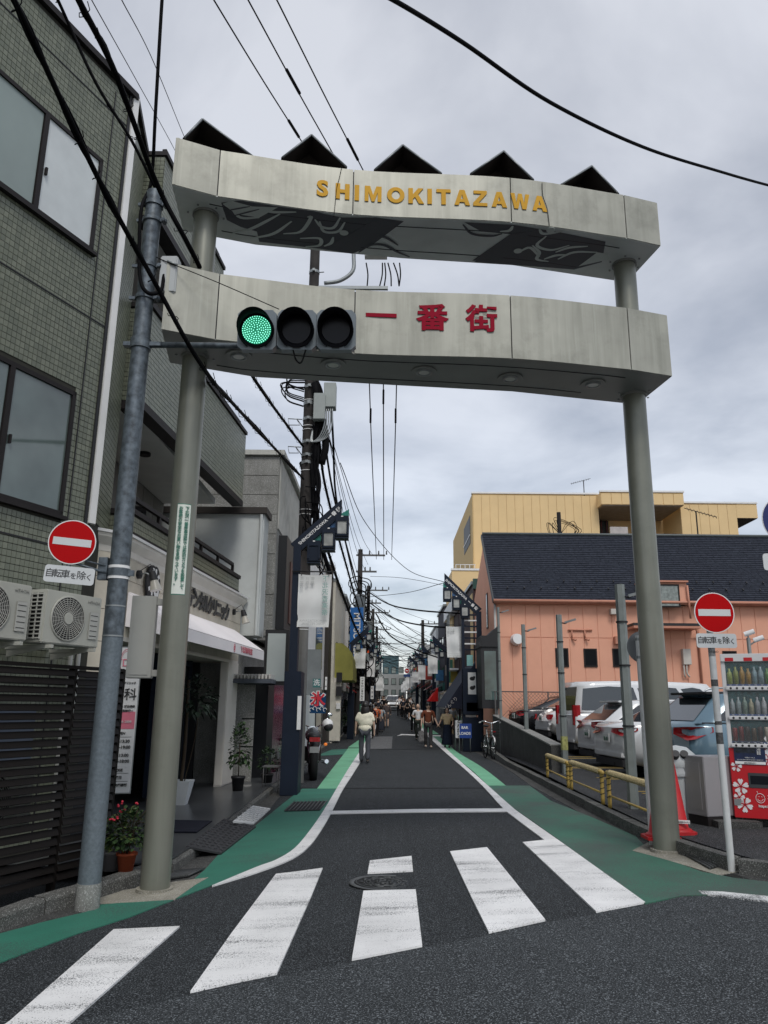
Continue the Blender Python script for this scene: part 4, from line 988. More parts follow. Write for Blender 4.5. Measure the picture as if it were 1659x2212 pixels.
for px,py,h in ((1558,1475,.03),(1565,1562,.016),(1568,1595,.05)):
    q=gv(px,py,(3.0,7.25)); MB().cyl((sp.x,sp.y,q.z-h),(sp.x,sp.y,q.z+h),.0306,seg=16).build('sticker',mat('dark_sticker',(.12,.12,.12),.6,var=.4,vs=70),rs)
# post with the sign seen from behind
b0=Vector((2.765,8.66,0)); bzz=hz(*b0[:2])
bs=thing('sign_seen_from_behind','grey back of a round sign half hidden by the right gate pillar','sign',(b0.x,b0.y,bzz))
zt=gv(1366,1373,b0).z; MB().cyl((b0.x,b0.y,bzz-.02),(b0.x,b0.y,zt),.029,seg=16).build('post',wpost,bs)
c=gy(1389,1398,8.72); MB().cyl(c,c+Vector((0,.006,0)),.178,seg=40).build('disc_back',mat('alu_back',(.20,.21,.215),.5,metal=.3,var=.05),bs)
MB().lathe((0,0,0),[(.172,0),(.180,0)],4)
M=MB()
for py in (1381,1420): 
    z=gy(1380,py,8.66).z; M.box(b0.x-.03,b0.x+.13,8.67,8.70,z-.012,z+.012); M.cyl((b0.x,b0.y,z-.015),(b0.x,b0.y,z+.015),.033,seg=14)
M.build('clamp',steel,bs)
# blue round sign, cut by the right edge
bl_=thing('blue_round_sign','dark blue round sign and white plate cut off by the right edge of the photo','sign',gy(1700,1300,6.4))
c=gy(1702,1123,6.3); MB().cyl(c,c+Vector((0,.005,0)),.215,seg=48).build('disc',whitep,bl_); MB().cyl(c-Vector((0,.002,0)),c,.209,seg=48).build('blue_face',mat('sign_blue',(.003,.012,.11),.35,var=.03),bl_)
c=gy(1700,1214,6.3); plate(c,Vector((1,0,0)),Z.copy(),Vector((0,-1,0)),.195,.07,.025).build('plate',mat('reflective_white',(.6,.6,.6)),bl_); txt('終日',.09,c-Vector((.05,0,0)),(1,0,0),Z,blk,bl_)
MB().cyl((c.x+.05,6.36,hz(4,6.4)),(c.x+.05,6.36,c.z+.6),.03,seg=12).build('post',wpost,bl_)
# slim grey posts of the car park with small cameras
greyp=mat('grey_green_post',(.21,.235,.225),.5,var=.12,vs=6,dirt=.2)
def park_post(px0,py0,pxt,pyt,r,label,y=None,fix=1,sticker=None):
    b=g(px0,py0,.1) if y is None else gy(px0,py0,y); zb=.1+hz(b.x,b.y); zt=gv(pxt,pyt,b).z
    t=thing('car_park_post',label,'post',(b.x,b.y,zb),'grey camera posts along the car park edge')
    MB().cyl((b.x,b.y,zb),(b.x,b.y,zt),r,r*.92,seg=6 if r>.05 else 10,smooth=False).build('tube',greyp,t)
    M=MB(); 
    for z in (zb+(zt-zb)*.35,zb+(zt-zb)*.62,zb+(zt-zb)*.82): M.cyl((b.x,b.y,z),(b.x,b.y,z+.02),r*1.12,seg=12)
    M.build('strap',blackm,t)
    z=zt-.16
    if fix:
        MB().tube([(b.x,b.y,z),(b.x+.12,b.y-.03,z-.02),(b.x+.16,b.y-.04,z+.0)],.014,6).build('bracket',blackm,t)
        M=MB(); M.obox((b.x+.22,b.y-.05,z+.03),Vector((1,-.2,.3)).normalized(),Vector((-.3,0,1)),Vector((.2,1,0)),.12,.018,.03,-.03); M.build('camera_head',steel,t)
    if sticker: 
        q=gv(*sticker,b); M=MB().cyl((b.x,b.y,q.z-.13),(b.x,b.y,q.z+.13),r*1.05,seg=6,smooth=False); M.build('yellow_label',mat('yellow_label',(.46,.46,.16),.5,var=.25,vs=20),t)
park_post(1369,1747,1331,1263,.072,'thickest grey camera post, standing just left of the right gate pillar')
park_post(1222,1672,1199,1328,.066,'grey camera post with a yellow label beside the end of the concrete wall',sticker=(1209,1605))
park_post(1137,1564,1127,1349,.056,'grey camera post rising from behind the middle of the concrete wall',y=20.5)
park_post(1082,1549,1071,1312,.050,'slimmest grey post behind the far end of the concrete wall',y=25.4)
# yellow guard rails wrapped in rope
yel=mat('yellow_enamel',(.58,.40,.10),.5,var=.1,dirt=.35); ropem=mat('twisted_rope',(.62,.52,.30),.9,var=.3,vs=60); ropek=mat('rope_dark',(.05,.04,.03),.9,var=0)
def rail(pa,pb,za,label):
    a=g(pa[0],pa[1],.1); b=g(pb[0],pb[1],.1)
    t=thing('guard_rail',label,'guard rail',a,'yellow rope-wrapped rails at the car park edge')
    d=(b-a).normalized(); L=(b-a).length; h=.40*za; k=.07
    P=spline([a,a+Z*(h-k),a+Z*(h-.02)+d*.02,a+Z*h+d*k,b+Z*h-d*k,b+Z*(h-.02)-d*.02,b+Z*(h-k),b],4); MB().tube([p for p in P],.026,10).build('hoop',yel,t)
    MB().tube([a+Z*h*.35,b+Z*h*.35],.015,8).build('lower_bar',yel,t)
    M=MB(); n=int(L/.055)
    for i in range(n):
        s=(i+.5)/n; c=a.lerp(b,.04+.92*s)+Z*h; q=[c+d*(.02*(j/3-1)*1)+Z*(.034*math.cos(j*1.05-.2))+d.cross(Z)*(.034*math.sin(j*1.05-.2)) for j in range(7)]; M.tube(q,.012,4)
    M.build('rope_wrap',ropem,t)
    M=MB()
    for e in (a,b):
        for j in range(4): M.tube([e+Z*(h*(.25+.17*j))+Vector((.03*math.cos(q),.03*math.sin(q),.008*q)) for q in range(7)],.006,4)
    M.build('wire_ties',ropek,t)
rail((1183,1679),(1228,1703),1.0,'farthest yellow guard rail wrapped in rope, against the end of the concrete wall')
rail((1235,1706),(1303,1738),1.06,'middle yellow guard rail wrapped in rope beside the car park')
rail((1318,1746),(1420,1792),1.12,'nearest yellow guard rail wrapped in rope, running behind the right gate pillar')
# concrete boundary wall
wa=g(1182,1683); wb_=g(1040,1612)
wl=thing('concrete_wall','low stained concrete wall between the street and the car park','wall',wa)
a=Vector((wa.x+.12,wa.y+.1,0)); b=Vector((3.62,27.6,0)); za=gv(1185,1610,a).z; zb=gv(1058,1545,b).z
M=MB(); d=(b-a).normalized(); nn=Vector((d.y,-d.x,0)); V=[]
for p,zt in ((a,za),(b,zb)): V+=[p+Z*hz(p.x,p.y),p+nn*.22+Z*hz(p.x,p.y),p+nn*.22+Z*zt,p+Z*zt]
M.add(V,[(0,1,2,3),(7,6,5,4),(0,4,5,1),(1,5,6,2),(2,6,7,3),(3,7,4,0)]); M.build('wall_body',concd,wl)
M=MB(); V=[p+nn*o+Z*(zt+h) for p,zt in ((a,za),(b,zb)) for o,h in ((-.01,-.01),(.23,-.01),(.23,.02),(-.01,.02))]; M.add(V,[(0,1,2,3),(7,6,5,4),(0,4,5,1),(1,5,6,2),(2,6,7,3),(3,7,4,0)]); M.build('coping',concm,wl)
# chain link fence in front of the salmon building
cf=thing('chain_link_fence','chain link fence on posts in front of the salmon building','fence',(3.7,27.9,0))
M=MB()
for x in np.arange(3.75,14,1.85): M.cyl((x,27.8,.1),(x,27.8,2.15),.025,seg=8)
M.tube([(3.7,27.8,2.13),(14,27.8,2.13)],.02,6); M.build('frame',mat('wire_frame_grey',(.12,.12,.12),.6),cf)
M=MB(); 
for k in range(-14,82):
    x=3.7+k*.125
    for s_ in (1,-1):
        z0,z1=1.0,2.1; x0=x; x1=x+s_*(z1-z0)
        if s_<0: x0,x1=x,x-(z1-z0)
        if min(x0,x1)<3.7 or max(x0,x1)>14: continue
        M.tube([(x0,27.8,z0),(x1,27.8,z1)],.006,3,cap=False)
M.build('mesh_wire',mat('wire_dark',(.10,.09,.09),.6,var=0),cf,kind='stuff')
# traffic cones
conem=mat('cone_red',(.50,.008,.012),.55,var=.1,vs=8,dirt=.15)
def cone(c,h,label,tilt=0):
    t=thing('traffic_cone',label,'traffic cone',c,'red traffic cones at the car park corner')
    M=MB(); M.lathe(c,[(.155,.03),(.15,.045),(.135,.055),(.118,.06),(.02,h-.01),(.018,h),(0.001,h)],24); M.build('body',conem,t)
    M=MB(); r=.168; M.prism([(c.x+r*x,c.y+r*y) for x,y in ((-1,-.7),(-.7,-1),(.7,-1),(1,-.7),(1,.7),(.7,1),(-.7,1),(-1,.7))],c.z,c.z+.03); M.build('base_plate',conem,t)
    return t
q=g(1463,1800,.1); c1_=cone(q,.74,'taller red traffic cone against the silver bin, behind the right gate pillar')
n=Vector((-q.x,-q.y,0)).normalized(); u=Vector((-n.y,n.x,0)); lc=q+u*.075+Z*.13+n*.115; MB().obox(lc,u,(Z+n*-.13).normalized(),n,.058,.017,.003,-.01).build('name_label',whitep,c1_); txt('株式会社パーキング',.016,lc+n*.003,u,Z,blk,c1_)
q=g(1428,1812,.1); cone(q,.62,'shorter red traffic cone mostly hidden by the right gate pillar')
# silver bin + white lidded bottle bin behind
silv=mat('silver_panel',(.42,.41,.42),.38,metal=.55,var=.04); 
a=g(1531,1790,.08); a=a-Vector((.34,-.94,0))*.33; bn=thing('silver_bin','square silver metal bin beside the drinks machine','bin',a)
u=Vector((.98,-.2,0)).normalized(); v2=Vector((.2,.98,0)).normalized()
w1=.27; hh=.62
def quadbox(a,u,v,wu,wv,z0,z1):
    M=MB(); P=[a,a+u*wu,a+u*wu+v*wv,a+v*wv]; M.prism([(p.x,p.y) for p in P],z0,z1); return M
a=Vector((a.x,a.y,0)); z0=.1+hz(a.x,a.y)
u=(gy(1538,1790,a.y-.12)-Vector((a.x,a.y,0))); u.z=0; u=Vector((.34,-.94,0)); v2=Vector((.94,.34,0))
quadbox(a,u,v2,.33,.50,z0+.10,z0+.74).build('casing',silv,bn,bevel=.008); quadbox(a+u*.01+v2*.01,u,v2,.31,.48,z0,z0+.10).build('plinth',darkg,bn)
M=MB(); nn=Vector((u.y,-u.x,0)); M.obox(a+u*.14+Z*(z0+.42),u,Z,nn,.12,.25,.004,0); M.build('door',silv,bn)
a2=a+Vector((-.20,.10,0)); wbn=thing('bottle_bin','pale grey plastic bottle bin with two round openings and a bag, behind the silver bin','bin',(a2.x,a2.y,z0))
lidm=mat('pale_plastic',(.50,.53,.54),.4,var=.06,dirt=.15)
c=Vector((a2.x+.2,a2.y+.1,z0)); M=MB(); M.lathe(c,[(.17,0),(.20,.52),(.215,.60),(.2,.62)],20); M.build('body',lidm,wbn)
M=MB(); M.lathe(c,[(.225,.60),(.235,.64),(.21,.74),(.12,.82),(0.001,.84)],20); ld=M.build('lid',lidm,wbn)
for dx in (-.08,.02): 
    MB().cyl(c+Vector((dx,-.18,.72)),c+Vector((dx-.01,-.23,.76)),.045,seg=16).build('opening',darkin,ld)
M=MB(); M.lathe(c,[(.222,.50),(.232,.54),(.218,.58),(.23,.61)],14); M.build('bag_rim',mat('bag_plastic',(.55,.58,.6),.25,var=.1),wbn)
# ================================================================== DRINKS MACHINE
vy=9.25; vx0=gy(1572,1600,vy).x; z0=.10+hz(4,9.3)
zb=gy(1590,1766,vy).z; zt=gy(1560,1413,vy).z; VW=1.05
vm=thing('vending_machine','red drinks vending machine with white blossom prints at the right edge','vending machine',(vx0,vy,zb))
red=mat('machine_red',(.50,.008,.015),.32,var=.03); mwhite=mat('machine_white',(.66,.66,.66),.4,var=.03)
H=zt-zb; X=lambda a:vx0+VW*a
def zz(py): return gy(1640,py,vy).z
M=MB(); M.box(vx0,vx0+VW,vy+.06,vy+.75,zb,zt-.05); M.build('cabinet',mwhite,vm,bevel=.01)
zsel=zz(1616)
MB().box(vx0,vx0+VW,vy,vy+.06,zb,zsel).build('lower_door',red,vm,bevel=.006)
M=MB(); M.box(vx0,vx0+.045,vy,vy+.06,zsel,zt-.06); M.box(vx0+VW-.045,vx0+VW,vy,vy+.06,zsel,zt-.06); M.box(vx0,vx0+VW,vy-.02,vy+.06,zt-.09,zt); M.build('window_surround',mwhite,vm,bevel=.005)
for k in range(5): MB().box(vx0+.05+k*.2,vx0+.14+k*.2,vy-.022,vy-.018,zt-.085,zt-.045).build('top_stripe',red,vm)
teal=mat('teal_backing',(.015,.13,.14),.5,var=.35,vs=26)
rows=[(1432,1479,1490),(1497,1543,1553),(1557,1602,1612)]
cols=[(.45,.55,.15),(.36,.42,.12),(.55,.33,.08),(.5,.30,.07),(.35,.5,.55),(.4,.55,.6),(.15,.35,.10),(.30,.5,.15)]
cols2=[(.45,.52,.55),(.40,.5,.52),(.3,.42,.35),(.55,.52,.35),(.45,.48,.52),(.65,.68,.70),(.6,.35,.38),(.6,.6,.55)]
cols3=[(.28,.02,.02),(.22,.03,.03),(.05,.03,.025),(.10,.06,.03),(.05,.02,.02),(.5,.45,.35),(.12,.08,.05),(.4,.35,.3)]
for r_,(p0,p1,p2) in enumerate(rows):
    zt_,zs,zb_=zz(p0),zz(p1),zz(p2)
    MB().box(vx0+.045,vx0+VW-.045,vy+.05,vy+.055,zb_,zt_+.02).build('display_back',teal,vm)
    MB().box(vx0+.045,vx0+VW-.045,vy-.004,vy+.055,zs-.018,zs).build('price_strip',mat('price_blue',(.02,.05,.16),.4,var=0),vm)
    sh=MB().box(vx0+.03,vx0+VW-.03,vy-.028,vy+.02,zb_-.012,zs-.02).build('button_shelf',mwhite,vm,bevel=.008)
    for k in range(15):
        cx=vx0+.085+k*.066; h=(zt_-zs)*(.80 if r_<2 else .72)*(1 if k%3 else .9); rr=.030 if r_<1 else .027; cc=(cols,cols2,cols3)[r_][k%8]
        mt=mat('drink_%d_%d'%(r_,k%8),tuple(v*.6 for v in cc),.3,var=.25,vs=25)
        if r_==2: pf=[(.001,0),(rr,.003),(rr,h*.93),(rr*.85,h),(.001,h)]
        else: pf=[(.001,0),(rr,.004),(rr,h*.60),(rr*.9,h*.70),(rr*.42,h*.84),(rr*.42,h),(.001,h)]
        MB().lathe((cx,vy+.028-.01,zs),pf,12).build('drink_sample',mt,vm)
        MB().lathe((0,0,0),[(.001,0)],3)
        M=MB().cyl((cx,vy-.030,(zs-.02+zb_-.012)/2),(cx,vy-.024,(zs-.02+zb_-.012)/2),.013,seg=12); M.build('button',blackm,sh)
        if k<8: txt('150' if r_<2 else '130',.016,(cx,vy-.004,zs-.009),(1,0,0),Z,whitep,sh,'price')
glv=mat('clear_pane',(.8,.85,.85),.03,var=0,alpha=.04,spec=.25)
MB().box(vx0+.045,vx0+VW-.045,vy-.012,vy-.009,zz(1612),zt-.09).build('front_pane',glv,vm)
# blossoms
petal=mat('blossom_white',(.72,.70,.70),.4,var=0)
def blossom(cx,cz,r,rot=0):
    M=MB(); c=Vector((cx,vy-.0035,cz))
    for k in range(5):
        a=rot+k*2*math.pi/5; P=[]
        for q,(rr,da) in enumerate(((.12,0),(.55,-.42),(.86,-.40),(1.,-.16),(.88,0),(1.,.16),(.86,.40),(.55,.42))):
            P.append(c+Vector((r*rr*math.cos(a+da),0,r*rr*math.sin(a+da))))
        M.slab(P,(0,-.001,0))
    M.build('blossom_print',petal,vm)
    M=MB()
    for k in range(5):
        a=rot+k*2*math.pi/5; M.tube([c+Vector((0,-.002,0)),c+Vector((r*.42*math.cos(a),-.002,r*.42*math.sin(a)))],.002,3)
    M.build('blossom_stamens',red,vm)
def vp(px,py): q=gy(px,py,vy); return q.x,q.z
for px,py,r,rot in ((1597,1698,.085,.3),(1607,1737,.085,.9),(1583,1722,.06,.2),(1654,1610,.11,.5),(1652,1640,.06,1.0),(1588,1655,.06,0.1)):
    x_,z_=vp(px,py); 
    if x_-r<vx0+.005: x_=vx0+r+.006
    blossom(x_,z_,r,rot)
q0=vp(1580,1600); q1=vp(1649,1653)
P_=lambda px,py: Vector((vp(px,py)[0],vy,vp(px,py)[1]))
a,b=P_(1582,1600),P_(1648,1651); c=(a+b)/2
po=MB().box(a.x,b.x,vy-.008,vy,b.z,a.z).build('poster',mat('poster_navy',(.012,.025,.085),.3,var=.3,vs=12),vm)
MB().box(a.x+.012,b.x-.10,vy-.0095,vy-.008,a.z-.13,a.z-.015).build('poster_photo',mat('poster_photo_dark',(.02,.03,.05),.3,var=.8,vs=40),po)
MB().box(a.x+.005,b.x-.005,vy-.0095,vy-.008,b.z+.005,b.z+.035).build('poster_footer',whitep,po)
vtxt('松濤館',.045,Vector((b.x-.065,vy-.0085,(a.z)-.085)),(1,0,0),Z,whitep,po,pitch=.043)
txt('休憩&アクセス',.016,Vector((c.x,vy-.0085,b.z+.075)),(1,0,0),Z,whitep,po); txt('まるやま小路のお店は午後五時から営業中です',.013,Vector((c.x,vy-.0085,b.z+.052)),(1,0,0),Z,whitep,po)
txt('050-5433-2311',.02,Vector((c.x,vy-.0098,b.z+.02)),(1,0,0),Z,blk,po)
M=MB(); a=P_(1612,1668); M.box(a.x,a.x+.5,vy-.006,vy-.001,a.z-.16,a.z); M.build('take_out_port',mat('port_grey',(.05,.055,.06),.3,var=.1),vm,bevel=.004)
MB().box(a.x+.02,a.x+.44,vy-.009,vy-.006,a.z-.12,a.z-.03).build('flap',dglass,vm)
c=P_(1637,1722); M=MB(); M.tube([c+Vector((.045*math.cos(t*math.pi/10),-.002,.05*math.sin(t*math.pi/10))) for t in range(21)],.0035,4); M.tube([c+Vector((.026*math.cos(t),-.002,-.008+.022*math.sin(t))) for t in np.arange(math.pi,2*math.pi+.1,.35)],.003,4); M.tube([c+Vector((-.02,-.002,.015)),c+Vector((-.008,-.002,.018))],.003,4); M.tube([c+Vector((.01,-.002,.018)),c+Vector((.022,-.002,.015))],.003,4); M.tube([c+Vector((-.02,-.002,.048)),c+Vector((-.028,-.002,.072))],.003,4); M.build('face_mark',petal,vm)
txt('オンセ',.07,P_(1670,1720),(1,0,0),Z,whitep,vm,off=.001); txt('https://www',.038,P_(1652,1739),(1,0,0),Z,whitep,vm,off=.0008)
a=P_(1586,1733); MB().box(a.x,a.x+.07,vy-.006,vy-.001,a.z-.03,a.z+.04).build('lock_plate',steel,vm)
M=MB()
for k in range(16): M.box(vx0+.45+k*.035,vx0+.465+k*.035,vy-.004,vy+.002,zb+.02,zb+.045)
M.build('vent_slots',blackm,vm)
# machine stands on blocks
bk=MB(); 
for dx in (.02,.62): bk.box(vx0+dx,vx0+dx+.36,vy+.02,vy+.55,z0-.02,zb)
single(bk,'machine_plinth',concd,'dark concrete blocks carrying the drinks machine','plinth')
single(MB().box(vx0-.28,vx0+.2,vy-.22,vy+.0,z0,z0+.07),'stepping_slab',concd,'stack of dark paving slabs in front of the silver bin and drinks machine','slab')
vm.rotation_euler=(0,0,R(-24))
# camera post behind the machine
ct=thing('security_camera_post','short post with two white security cameras above the drinks machine','camera',gy(1619,1500,10.1))
pb=gy(1620,1415,10.1); tp=gy(1614,1378,10.1); MB().cyl((pb.x,10.1,z0),(pb.x,10.1,tp.z),.025,seg=8).build('post',steel,ct)
for px,py,dx in ((1616,1369,-.1),(1636,1382,.1)):
    c=gy(px,py,10.1); MB().cyl(c+Vector((-.05,0,-.01)),c+Vector((.06,-.05,.03)),.032,seg=12).build('camera_body',whitep,ct); MB().tube([c,(pb.x,10.1,c.z-.08)],.01,5).build('arm',steel,ct)
# ================================================================== STREET LAMPS (folded navy posts with lantern boxes)
lampglass=mat('lantern_frosted',(.45,.46,.44),.3,var=.25,vs=5); tealp=mat('teal_panel',(.02,.22,.17),.35,var=.1); bluep=mat('blue_panel',(.02,.10,.25),.35,var=.1)
def street_lamp(x,y,side,label,detail=True,zb=4.62,ladder=False,full=True):
    """side=+1: arm reaches towards +x"""
    z0=hz(x,y); t=thing('street_lamp',label,'street lamp',(x,y,z0),'navy folded street lamps along the shopping street')
    s=side; pw=.075; bk=.12
    M=MB()
    if not ladder:
        M.box(x-pw,x+pw,y-bk,y+bk,z0,z0+zb)
        M.build('post',navy,t); MB().box(x-.15,x+.17,y-.14,y+.42,z0,z0+2.2).build('base_casing',navy,t,bevel=.01)
        if detail:
            MB().box(x+.10*s,x+.16*s if s>0 else x+.10*s,y-.1,y-.03,z0+1.25,z0+1.8) 
            MB().box(x+.12,x+.19,y-.17,y-.14,z0+1.15,z0+1.75).build('white_strip',whitep,t)
    else:
        M.box(x-.36,x-.26,y-bk,y+bk,z0,z0+zb-.20); M.box(x+.22,x+.40,y-bk,y+bk,z0,z0+zb-.60)
        M.build('post',navy,t)
        MB().box(x-.33,x+.36,y-.16,y+.16,z0,z0+1.22).build('base_casing',navy,t,bevel=.02); MB().box(x-.36,x+.40,y-.18,y+.18,z0+1.3,z0+3.0).build('mid_casing',navy,t,bevel=.02)
        ip=MB().box(x-.16,x+.14,y-.19,y-.18,z0+2.05,z0+2.85).build('map_panel',mat('map_white',(.7,.7,.68),.4,var=.03),t)
        for cz in (2.62,2.28):
            M=MB(); M.ell((x-.0,y-.19,z0+cz),.10,.004,.075,8,5); M.ell((x+.07,y-.19,z0+cz+.05),.05,.004,.05,8,5); M.build('map_print',blackm,ip); MB().box(x-.22,x+.20,y-.20,y-.18,z0+1.45,z0+1.75).build('grey_panel',steel,t)
        for k in range(7):
            MB().box(x-.26,x+.22,y-.06,y+.06,z0+5.0-k*.22,z0+5.0-k*.22+.05).build('rung',whitep if k%2 else navy,t) if 5.0-k*.22>3.6 else None
        MB().box(x-.18,x+.05,y-.1,y+.02,z0+3.1,z0+3.5).build('speaker_box',mat('aqua_box',(.25,.5,.48),.5),t)
    # slanted arm
    zb_=z0+zb; a=Vector((x-pw*s,y,zb_-.08)); ang=R(43); L=1.36
    if ladder: a=Vector((x+.34,y,zb_-.62)); L=2.0; ang=R(44)
    d=Vector((s*math.cos(ang),0,math.sin(ang))); up=Vector((-s*math.sin(ang),0,math.cos(ang))); tip=a+d*L
    o=Vector((0,.07,0)); wv=.12 if not ladder else .15
    pts=[a-up*wv+d*.05,a+up*wv+d*.02,tip+up*wv,tip+up*wv-Z*.42]
    e=pts[3]; pts[3]=Vector((pts[2].x,y,(a-up*wv+d*((pts[2].x-(a-up*wv).x)/(d.x))).z)); 
    ar=MB().slab([p-o for p in pts],o*2).build('arm',navy,t)
    if not ladder:
        M=MB(); M.slab([Vector((x-pw,y-.07,zb_-.2)),Vector((x+pw,y-.07,zb_-.2)),Vector((x+pw,y-.07,zb_+.02)),Vector((x-pw,y-.07,zb_+.02))],o*2); M.build('joint_plate',navy,t)
    if not full: pass
    tx='SHIMOKITAZAWA'
    if detail:
        nn=Vector((0,-1,0)); uu=d if s>0 else -d; vv=up
        txt(tx,.088 if not ladder else .135,a+d*(L*(.37 if s>0 else .62))-o+(up*0),uu,vv,whitep,ar,'lettering',off=.002)
        for k,ch in enumerate('一番街'): txt(ch,.088 if not ladder else .13,a+d*(L*((.69+.085*k) if s>0 else (.27-.085*k)))-o,uu,vv,whitep,ar,'lettering',off=.004)
    # lanterns hanging from the arm
    kk=1.0 if not ladder else 1.22
    for i,q in enumerate(((.40,-.42),(.68,-.42),(.94,-.42)) if not ladder else ((.40,-.42),(.62,-.42),(.86,-.42))):
        px_=a.x+s*L*q[0]*math.cos(ang)+s*.0; pz_=a.z+L*q[0]*math.sin(ang)+q[1]*kk+.02
        hw=.125*kk; hh=.19*kk
        ln=MB().box(px_-hw,px_+hw,y-hw-.02,y+hw,pz_+hh*.45,pz_+hh).build('lantern',navy,t)
        M=MB(); e_=.018*kk
        for sx_ in (-1,1):
            for sy_ in (-1,1): cx=px_+sx_*(hw-e_); cy=y-.01+sy_*(hw+.01-e_); M.box(cx-e_,cx+e_,cy-e_,cy+e_,pz_-hh,pz_+hh*.45)
        M.box(px_-hw,px_+hw,y-hw-.02,y+hw,pz_-hh-.02,pz_-hh+.02); M.box(px_-hw,px_+hw,y-hw-.02,y+hw,pz_-hh-.07,pz_-hh-.045)
        M.build('lantern_frame',navy,ln)
        MB().box(px_-hw+e_,px_+hw-e_,y-hw+.0,y+hw-e_,pz_-hh+.02,pz_+hh*.45).build('lantern_glass',navy if (i==0 and s>0 and detail) else lampglass,ln)
        if detail: MB().cyl((px_+.03*s,y-.0,pz_+hh*.3),(px_+.03*s,y,pz_-.02),.03,seg=8).build('bulb',darkg,ln)
        MB().box(px_-.02*kk,px_+.02*kk,y-hw-.026,y-hw-.02,pz_+hh*.86,pz_+hh*.98).build('lantern_badge',whitep,ln)
        # coloured infill between lantern and arm
        xb=px_-s*hw; xt=px_+s*hw; zt_=pz_+hh
        za=lambda xx:a.z+ (xx-a.x)*s*math.tan(ang)-wv/math.cos(ang)
        P=[Vector((xb,y-.03,zt_)),Vector((xt,y-.03,zt_)),Vector((xt,y-.03,max(zt_+.01,za(xt)))),Vector((xb,y-.03,max(zt_+.005,za(xb))))]
        MB().slab(P,(0,.03,0)).build('colour_panel',(tealp,bluep,tealp)[i],t)
    return t
street_lamp(-1.79,14.85,1,'nearest navy street lamp on the left, standing at the end of the clinic terrace')
street_lamp(3.15,29.8,-1,'large navy street lamp with ladder rungs and map panel beside the concrete wall',ladder=True,zb=5.75)
LS=[(-1.85,39.5,1),(-1.75,54,1),(-1.6,68,1),(3.35,44.5,-1),(3.2,56,-1),(3.1,68.5,-1),(3.0,82,-1),(-1.5,82,1)]
lab=['second navy street lamp on the left, in front of the blue vertical sign','third navy street lamp on the left, over the white banners','fourth navy street lamp on the left, among the far cables','second navy street lamp on the right, beyond the large laddered lamp','third navy street lamp on the right, in front of the louvred gable','fourth navy street lamp on the right, small and far','farthest navy street lamp on the right','farthest navy street lamp on the left']
for (x,y,s),l in zip(LS,lab): street_lamp(x,y,s,l,detail=y<60 and False,zb=4.62)
# ------------------------------------------------------------------ banners
ban=mat('banner_cloth',(.74,.75,.74),.85,var=.05,vs=1.5); bint=mat('banner_grey_print',(.48,.49,.48),.8,var=0); bing=mat('banner_green_print',(.30,.46,.42),.8,var=0)
def banner(x,y,zt,wd,h,side,label,detail=False,lean=0):
    t=thing('street_banner',label,'banner',(x,y,hz(x,y)+0),'white cloth banners hung from the street lamps')
    M=MB(); nx,nz=10,14; V=[]; s=side
    for j in range(nz+1):
        for i in range(nx+1):
            a=i/nx; b=j/nz; V.append((x+s*(wd*a*(1-.06*b))+lean*b,y+.025*math.sin(a*7+b*3)*(.3+b)+.02*math.sin(b*9),zt-h*b-.02*math.sin(a*math.pi)*(1-b)))
    M.add(V,[(j*(nx+1)+i,j*(nx+1)+i+1,(j+1)*(nx+1)+i+1,(j+1)*(nx+1)+i) for j in range(nz) for i in range(nx)],True); c=M.build('cloth',ban,t)
    M=MB(); M.tube([(x-s*.12,y,zt+.05),(x+s*(wd+.08),y,zt+.05)],.013,6); M.build('hanging_rod',blackm,t)
    M=MB()
    for a in (.08,.9): M.tube([(x+s*wd*a,y,zt+.055),(x+s*wd*a+.01,y-.01,zt-.03)],.008,4)
    M.build('ties',blackm,t)
    if detail:
        f=Vector((x,y-.055,0)); k=wd/.62
        vtxt('下北沢音楽祭',.115*k,Vector((x+s*wd*(.82 if s>0 else .17),y-.06,zt-h*.42)),(1,0,0),Z,bing if s>0 else bint,c,pitch=.125*k,mirror=True,off=.001)
        vtxt('異世代',.07*k,Vector((x+s*wd*(.12 if s>0 else .85),y-.05,zt-h*.17)),(1,0,0),Z,bint,c,mirror=True); vtxt('共存',.07*k,Vector((x+s*wd*(.28 if s>0 else .70),y-.05,zt-h*.14)),(1,0,0),Z,bint,c,mirror=True); vtxt('響声',.07*k,Vector((x+s*wd*(.44 if s>0 else .56),y-.05,zt-h*.14)),(1,0,0),Z,bint,c,mirror=True)
        txt('SHIMOKITAZAWA',.062*k,Vector((x+s*wd*.5,y-.06,zt-h*.89)),(1,0,0),Z,bint,c,mirror=True); txt('MUSIC FESTIVAL',.062*k,Vector((x+s*wd*.5,y-.06,zt-h*.945)),(1,0,0),Z,bint,c,mirror=True)
a=gy(645,1240,14.7); b=gy(714,1355,14.7); banner(a.x,14.7,a.z,b.x-a.x,a.z-b.z,1,'nearest white cloth banner, printed side away, on the first left street lamp',True)
a=gy(1001,1353,29.9); b=gy(964,1420,29.9); banner(a.x,29.9,a.z,a.x-b.x,a.z-b.z,-1,'white cloth banner hung from the large laddered street lamp on the right',True)
for (px0,py0,px1,py1,y,l) in ((765,1400,790,1444,39.4,'second white banner on the left side of the street'),(793,1419,810,1462,54,'third white banner on the left side of the street'),(812,1464,828,1492,68,'fourth white banner on the left, above the heads of the walkers'),
    (945,1412,924,1455,44.4,'second white banner on the right side of the street'),(919,1436,903,1468,56,'third white banner on the right side of the street'),(905,1451,890,1474,68.4,'fourth white banner on the right, by the round bus stop sign'),(888,1464,876,1487,82,'farthest white banner on the right')):
    a=gy(px0,py0,y); b=gy(px1,py1,y); banner(a.x,y,a.z,abs(b.x-a.x),a.z-b.z,1 if b.x>a.x else -1,l)
